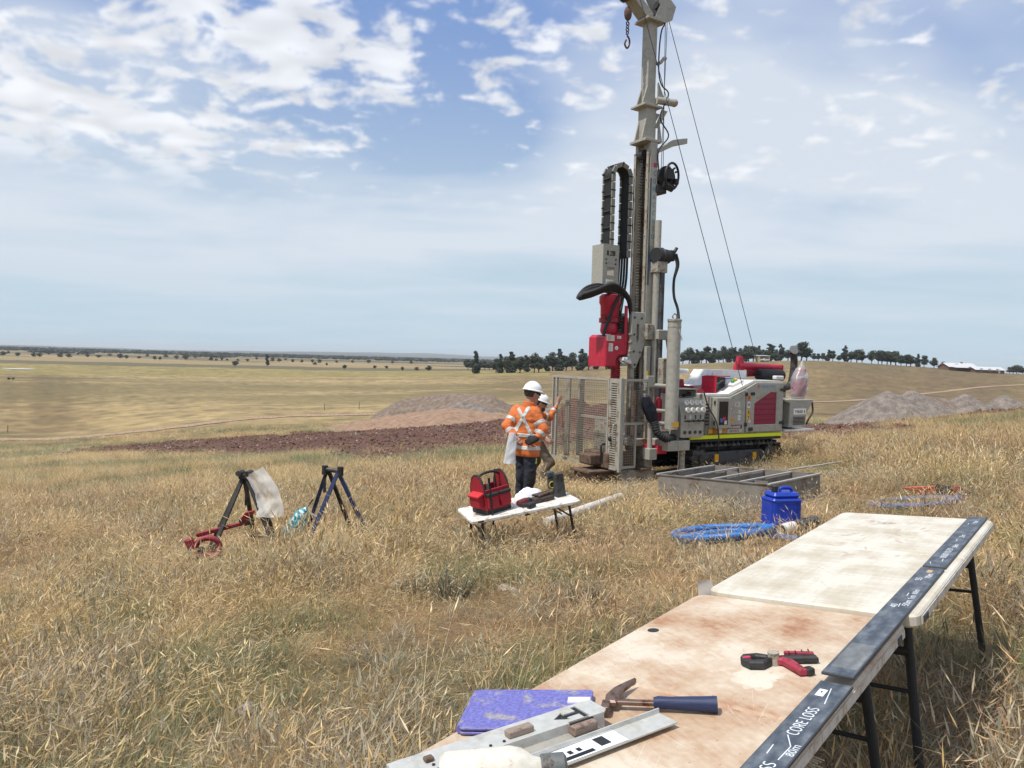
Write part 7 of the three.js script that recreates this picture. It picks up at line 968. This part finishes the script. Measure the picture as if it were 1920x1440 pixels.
  { const g = ext([[-0.28, -0.04], [0.26, -0.04], [0.275, -0.028], [0.275, 0.04], [0.26, 0.045], [-0.28, 0.045]], 0.004, 0, [[[0.205, 0.032], [0.221, 0.032], [0.221, -0.032], [0.205, -0.032], [0.205, -0.009], [0.17, -0.009], [0.17, -0.022], [0.135, 0.0], [0.17, 0.022], [0.17, 0.009], [0.205, 0.009]]]); g.rotateX(-PI / 2); mesh('top_plate', g, alu, r1); mesh('arrow_backing', [block(0.12, 0.235, -0.004, -0.001, -0.035, 0.036)], MT.black, r1); mesh('side_plate', [block(-0.28, 0.26, -0.042, 0.0, 0.036, 0.04)], alu, r1); mesh('end_plate', [block(-0.284, -0.28, -0.042, 0.004, -0.045, 0.04)], alu, r1); const g2 = mesh('spirit_block', [rbox(0.07, 0.016, 0.026, 0.004, 0.03, 0.012, 0.012)], MT.rust, r1); g2.material = mat([0.3, 0.23, 0.19], 0.65, 0, { map: GR2 }); mesh('rivet', [rbox(0.022, 0.01, 0.02, 0.004, -0.2, 0.009, 0.0)], MT.rust, r1); const hs = new THREE.Group(); dotHoles(7, -0.235, 0.036, 0.025, r1); r1.children.slice(-7).forEach((h) => { h.position.y = 0.0042; }); }
  const r2 = place(thing('core_rail', 'dull metal rail tucked under the arrow rail', 'rail', 0, 0, 0), -0.158, -0.545, 0.02, ang);
  { const g = ext([[-0.26, -0.045], [0.25, -0.045], [0.25, 0.04], [-0.26, 0.04]], 0.004); g.rotateX(-PI / 2); g.rotateX(0.1); mesh('plate', g, mat([0.44, 0.42, 0.37], 0.55, 0.25, { map: GR1 }), r2); mesh('lip', [block(-0.26, 0.27, -0.018, 0.0, 0.044, 0.047)], alu, r2); mesh('clip', [rbox(0.07, 0.024, 0.04, 0.005, 0.205, 0.014, 0.012)], mat([0.27, 0.2, 0.16], 0.7, 0, { map: GR2 }), r2); mesh('clip_groove', [box(0.068, 0.004, 0.005, 0.205, 0.027, 0.012)], MT.black, r2); dotHoles(6, -0.06, 0.042, 0.0, r2); r2.children.slice(-6).forEach((h) => { h.position.y = 0.0042; }); }
  const sc = place(thing('scale_bar', 'metal angle bar with black and white scale markings', 'scale bar', 0, 0, 0), -0.03, -0.425, 0.012, ang + 0.02);
  { mesh('plate', [block(-0.28, 0.27, 0, 0.004, -0.034, 0.034)], alu, sc); mesh('back_lip', [block(-0.28, 0.27, 0.004, 0.016, -0.036, -0.032)], alu, sc); const g = new THREE.PlaneGeometry(0.39, 0.062); g.rotateX(-PI / 2); g.translate(-0.08, 0.0055, 0.001);
    mesh('scale_print', clean(g), mat([1, 1, 1], 0.5, 0, { map: canvas(720, 128, (c, w, h) => { c.fillStyle = '#e9ebee'; c.fillRect(0, 0, w, h); c.fillStyle = '#15171a'; c.fillRect(380, 86, 170, 30); for (let i = 0; i < 5; i++) c.fillRect(300 + i * 46, 40, 23, 34); c.strokeStyle = '#777'; c.lineWidth = 1.5; c.strokeRect(300, 40, 253, 34); ['#c02a2a', '#2a8a3a', '#2a3aa0'].forEach((f, i) => { c.fillStyle = f; c.fillRect(170 + i * 36, 60, 36, 44); }); c.fillStyle = '#222'; c.font = '26px sans-serif'; c.fillText('5', 590, 70); }) }), sc, true);
    mesh('frame_mark', [block(0.045, 0.075, 0.0058, 0.0062, -0.022, 0.018)], MT.black, sc); }
  // ---- white bottle lying on its side
  const bt = place(thing('squeeze_bottle', 'white plastic bottle with grey cap lying on the rails', 'bottle', 0, 0, 0), -0.097, -0.68, 0.053, 0.75);
  mesh('bottle', [lathe([[0, 0], [0.04, 0.0], [0.05, 0.012], [0.05, 0.15], [0.044, 0.175], [0.026, 0.2], [0.022, 0.215], [0, 0.215]], 26, -0.1, 0, 0, 0, 0, -PI / 2)], new THREE.MeshPhysicalMaterial({ color: col(0.74, 0.7, 0.6), roughness: 0.4, clearcoat: 0.2, map: GR1 }), bt); mesh('cap', [lathe([[0, 0], [0.026, 0.0], [0.028, 0.004], [0.028, 0.05], [0.02, 0.056], [0, 0.056]], 22, 0.115, 0, 0, 0, 0, -PI / 2)], mat([0.12, 0.13, 0.13], 0.6, 0, { map: GR2 }), bt);
  // ---- brush under the table, scrap of plastic by the join
  const bq = O.clone().addScaledVector(S, 0.3).addScaledVector(A, 0.05), bs = thing('scrub_brush', 'pale bristled scrubbing brush hanging under the dusty table', 'brush', bq.x, bq.y - 0.2, bq.z, 0.6); mesh('handle', [rod([0, -0.12, 0], [0.0, 0.14, 0], 0.014)], MT.rust, bs); mesh('back', [rbox(0.05, 0.12, 0.03, 0.008, 0, 0.05, 0.02)], MT.rust, bs); const br = []; for (let i = 0; i < 6; i++) for (let j = 0; j < 4; j++) br.push(rod([-0.018 + j * 0.012, 0.0 + i * 0.02, 0.03], [-0.022 + j * 0.014, 0.0 + i * 0.021, 0.075], 0.003, 0.002, 4)); mesh('bristles', br, mat([0.7, 0.65, 0.55], 0.8), bs).userData.kind = 'stuff';
  { const g = new THREE.PlaneGeometry(0.06, 0.07, 8, 8), a = g.attributes.position; for (let i = 0; i < a.count; i++) a.setZ(i, 0.025 * noise(a.getX(i) * 12, a.getY(i) * 12)); g.computeVertexNormals(); const o = single('plastic_scrap', clean(g), new THREE.MeshPhysicalMaterial({ color: col(0.75, 0.7, 0.66), roughness: 0.5, transmission: 0.3, thickness: 0, side: THREE.DoubleSide }), 'scrap of clear plastic stuck beside the join of the long tables', 'plastic scrap'); place(o, -0.385, 1.0, 0.0, 0.4); o.rotateX(0.25); }
}

renderer.render(scene, camera);
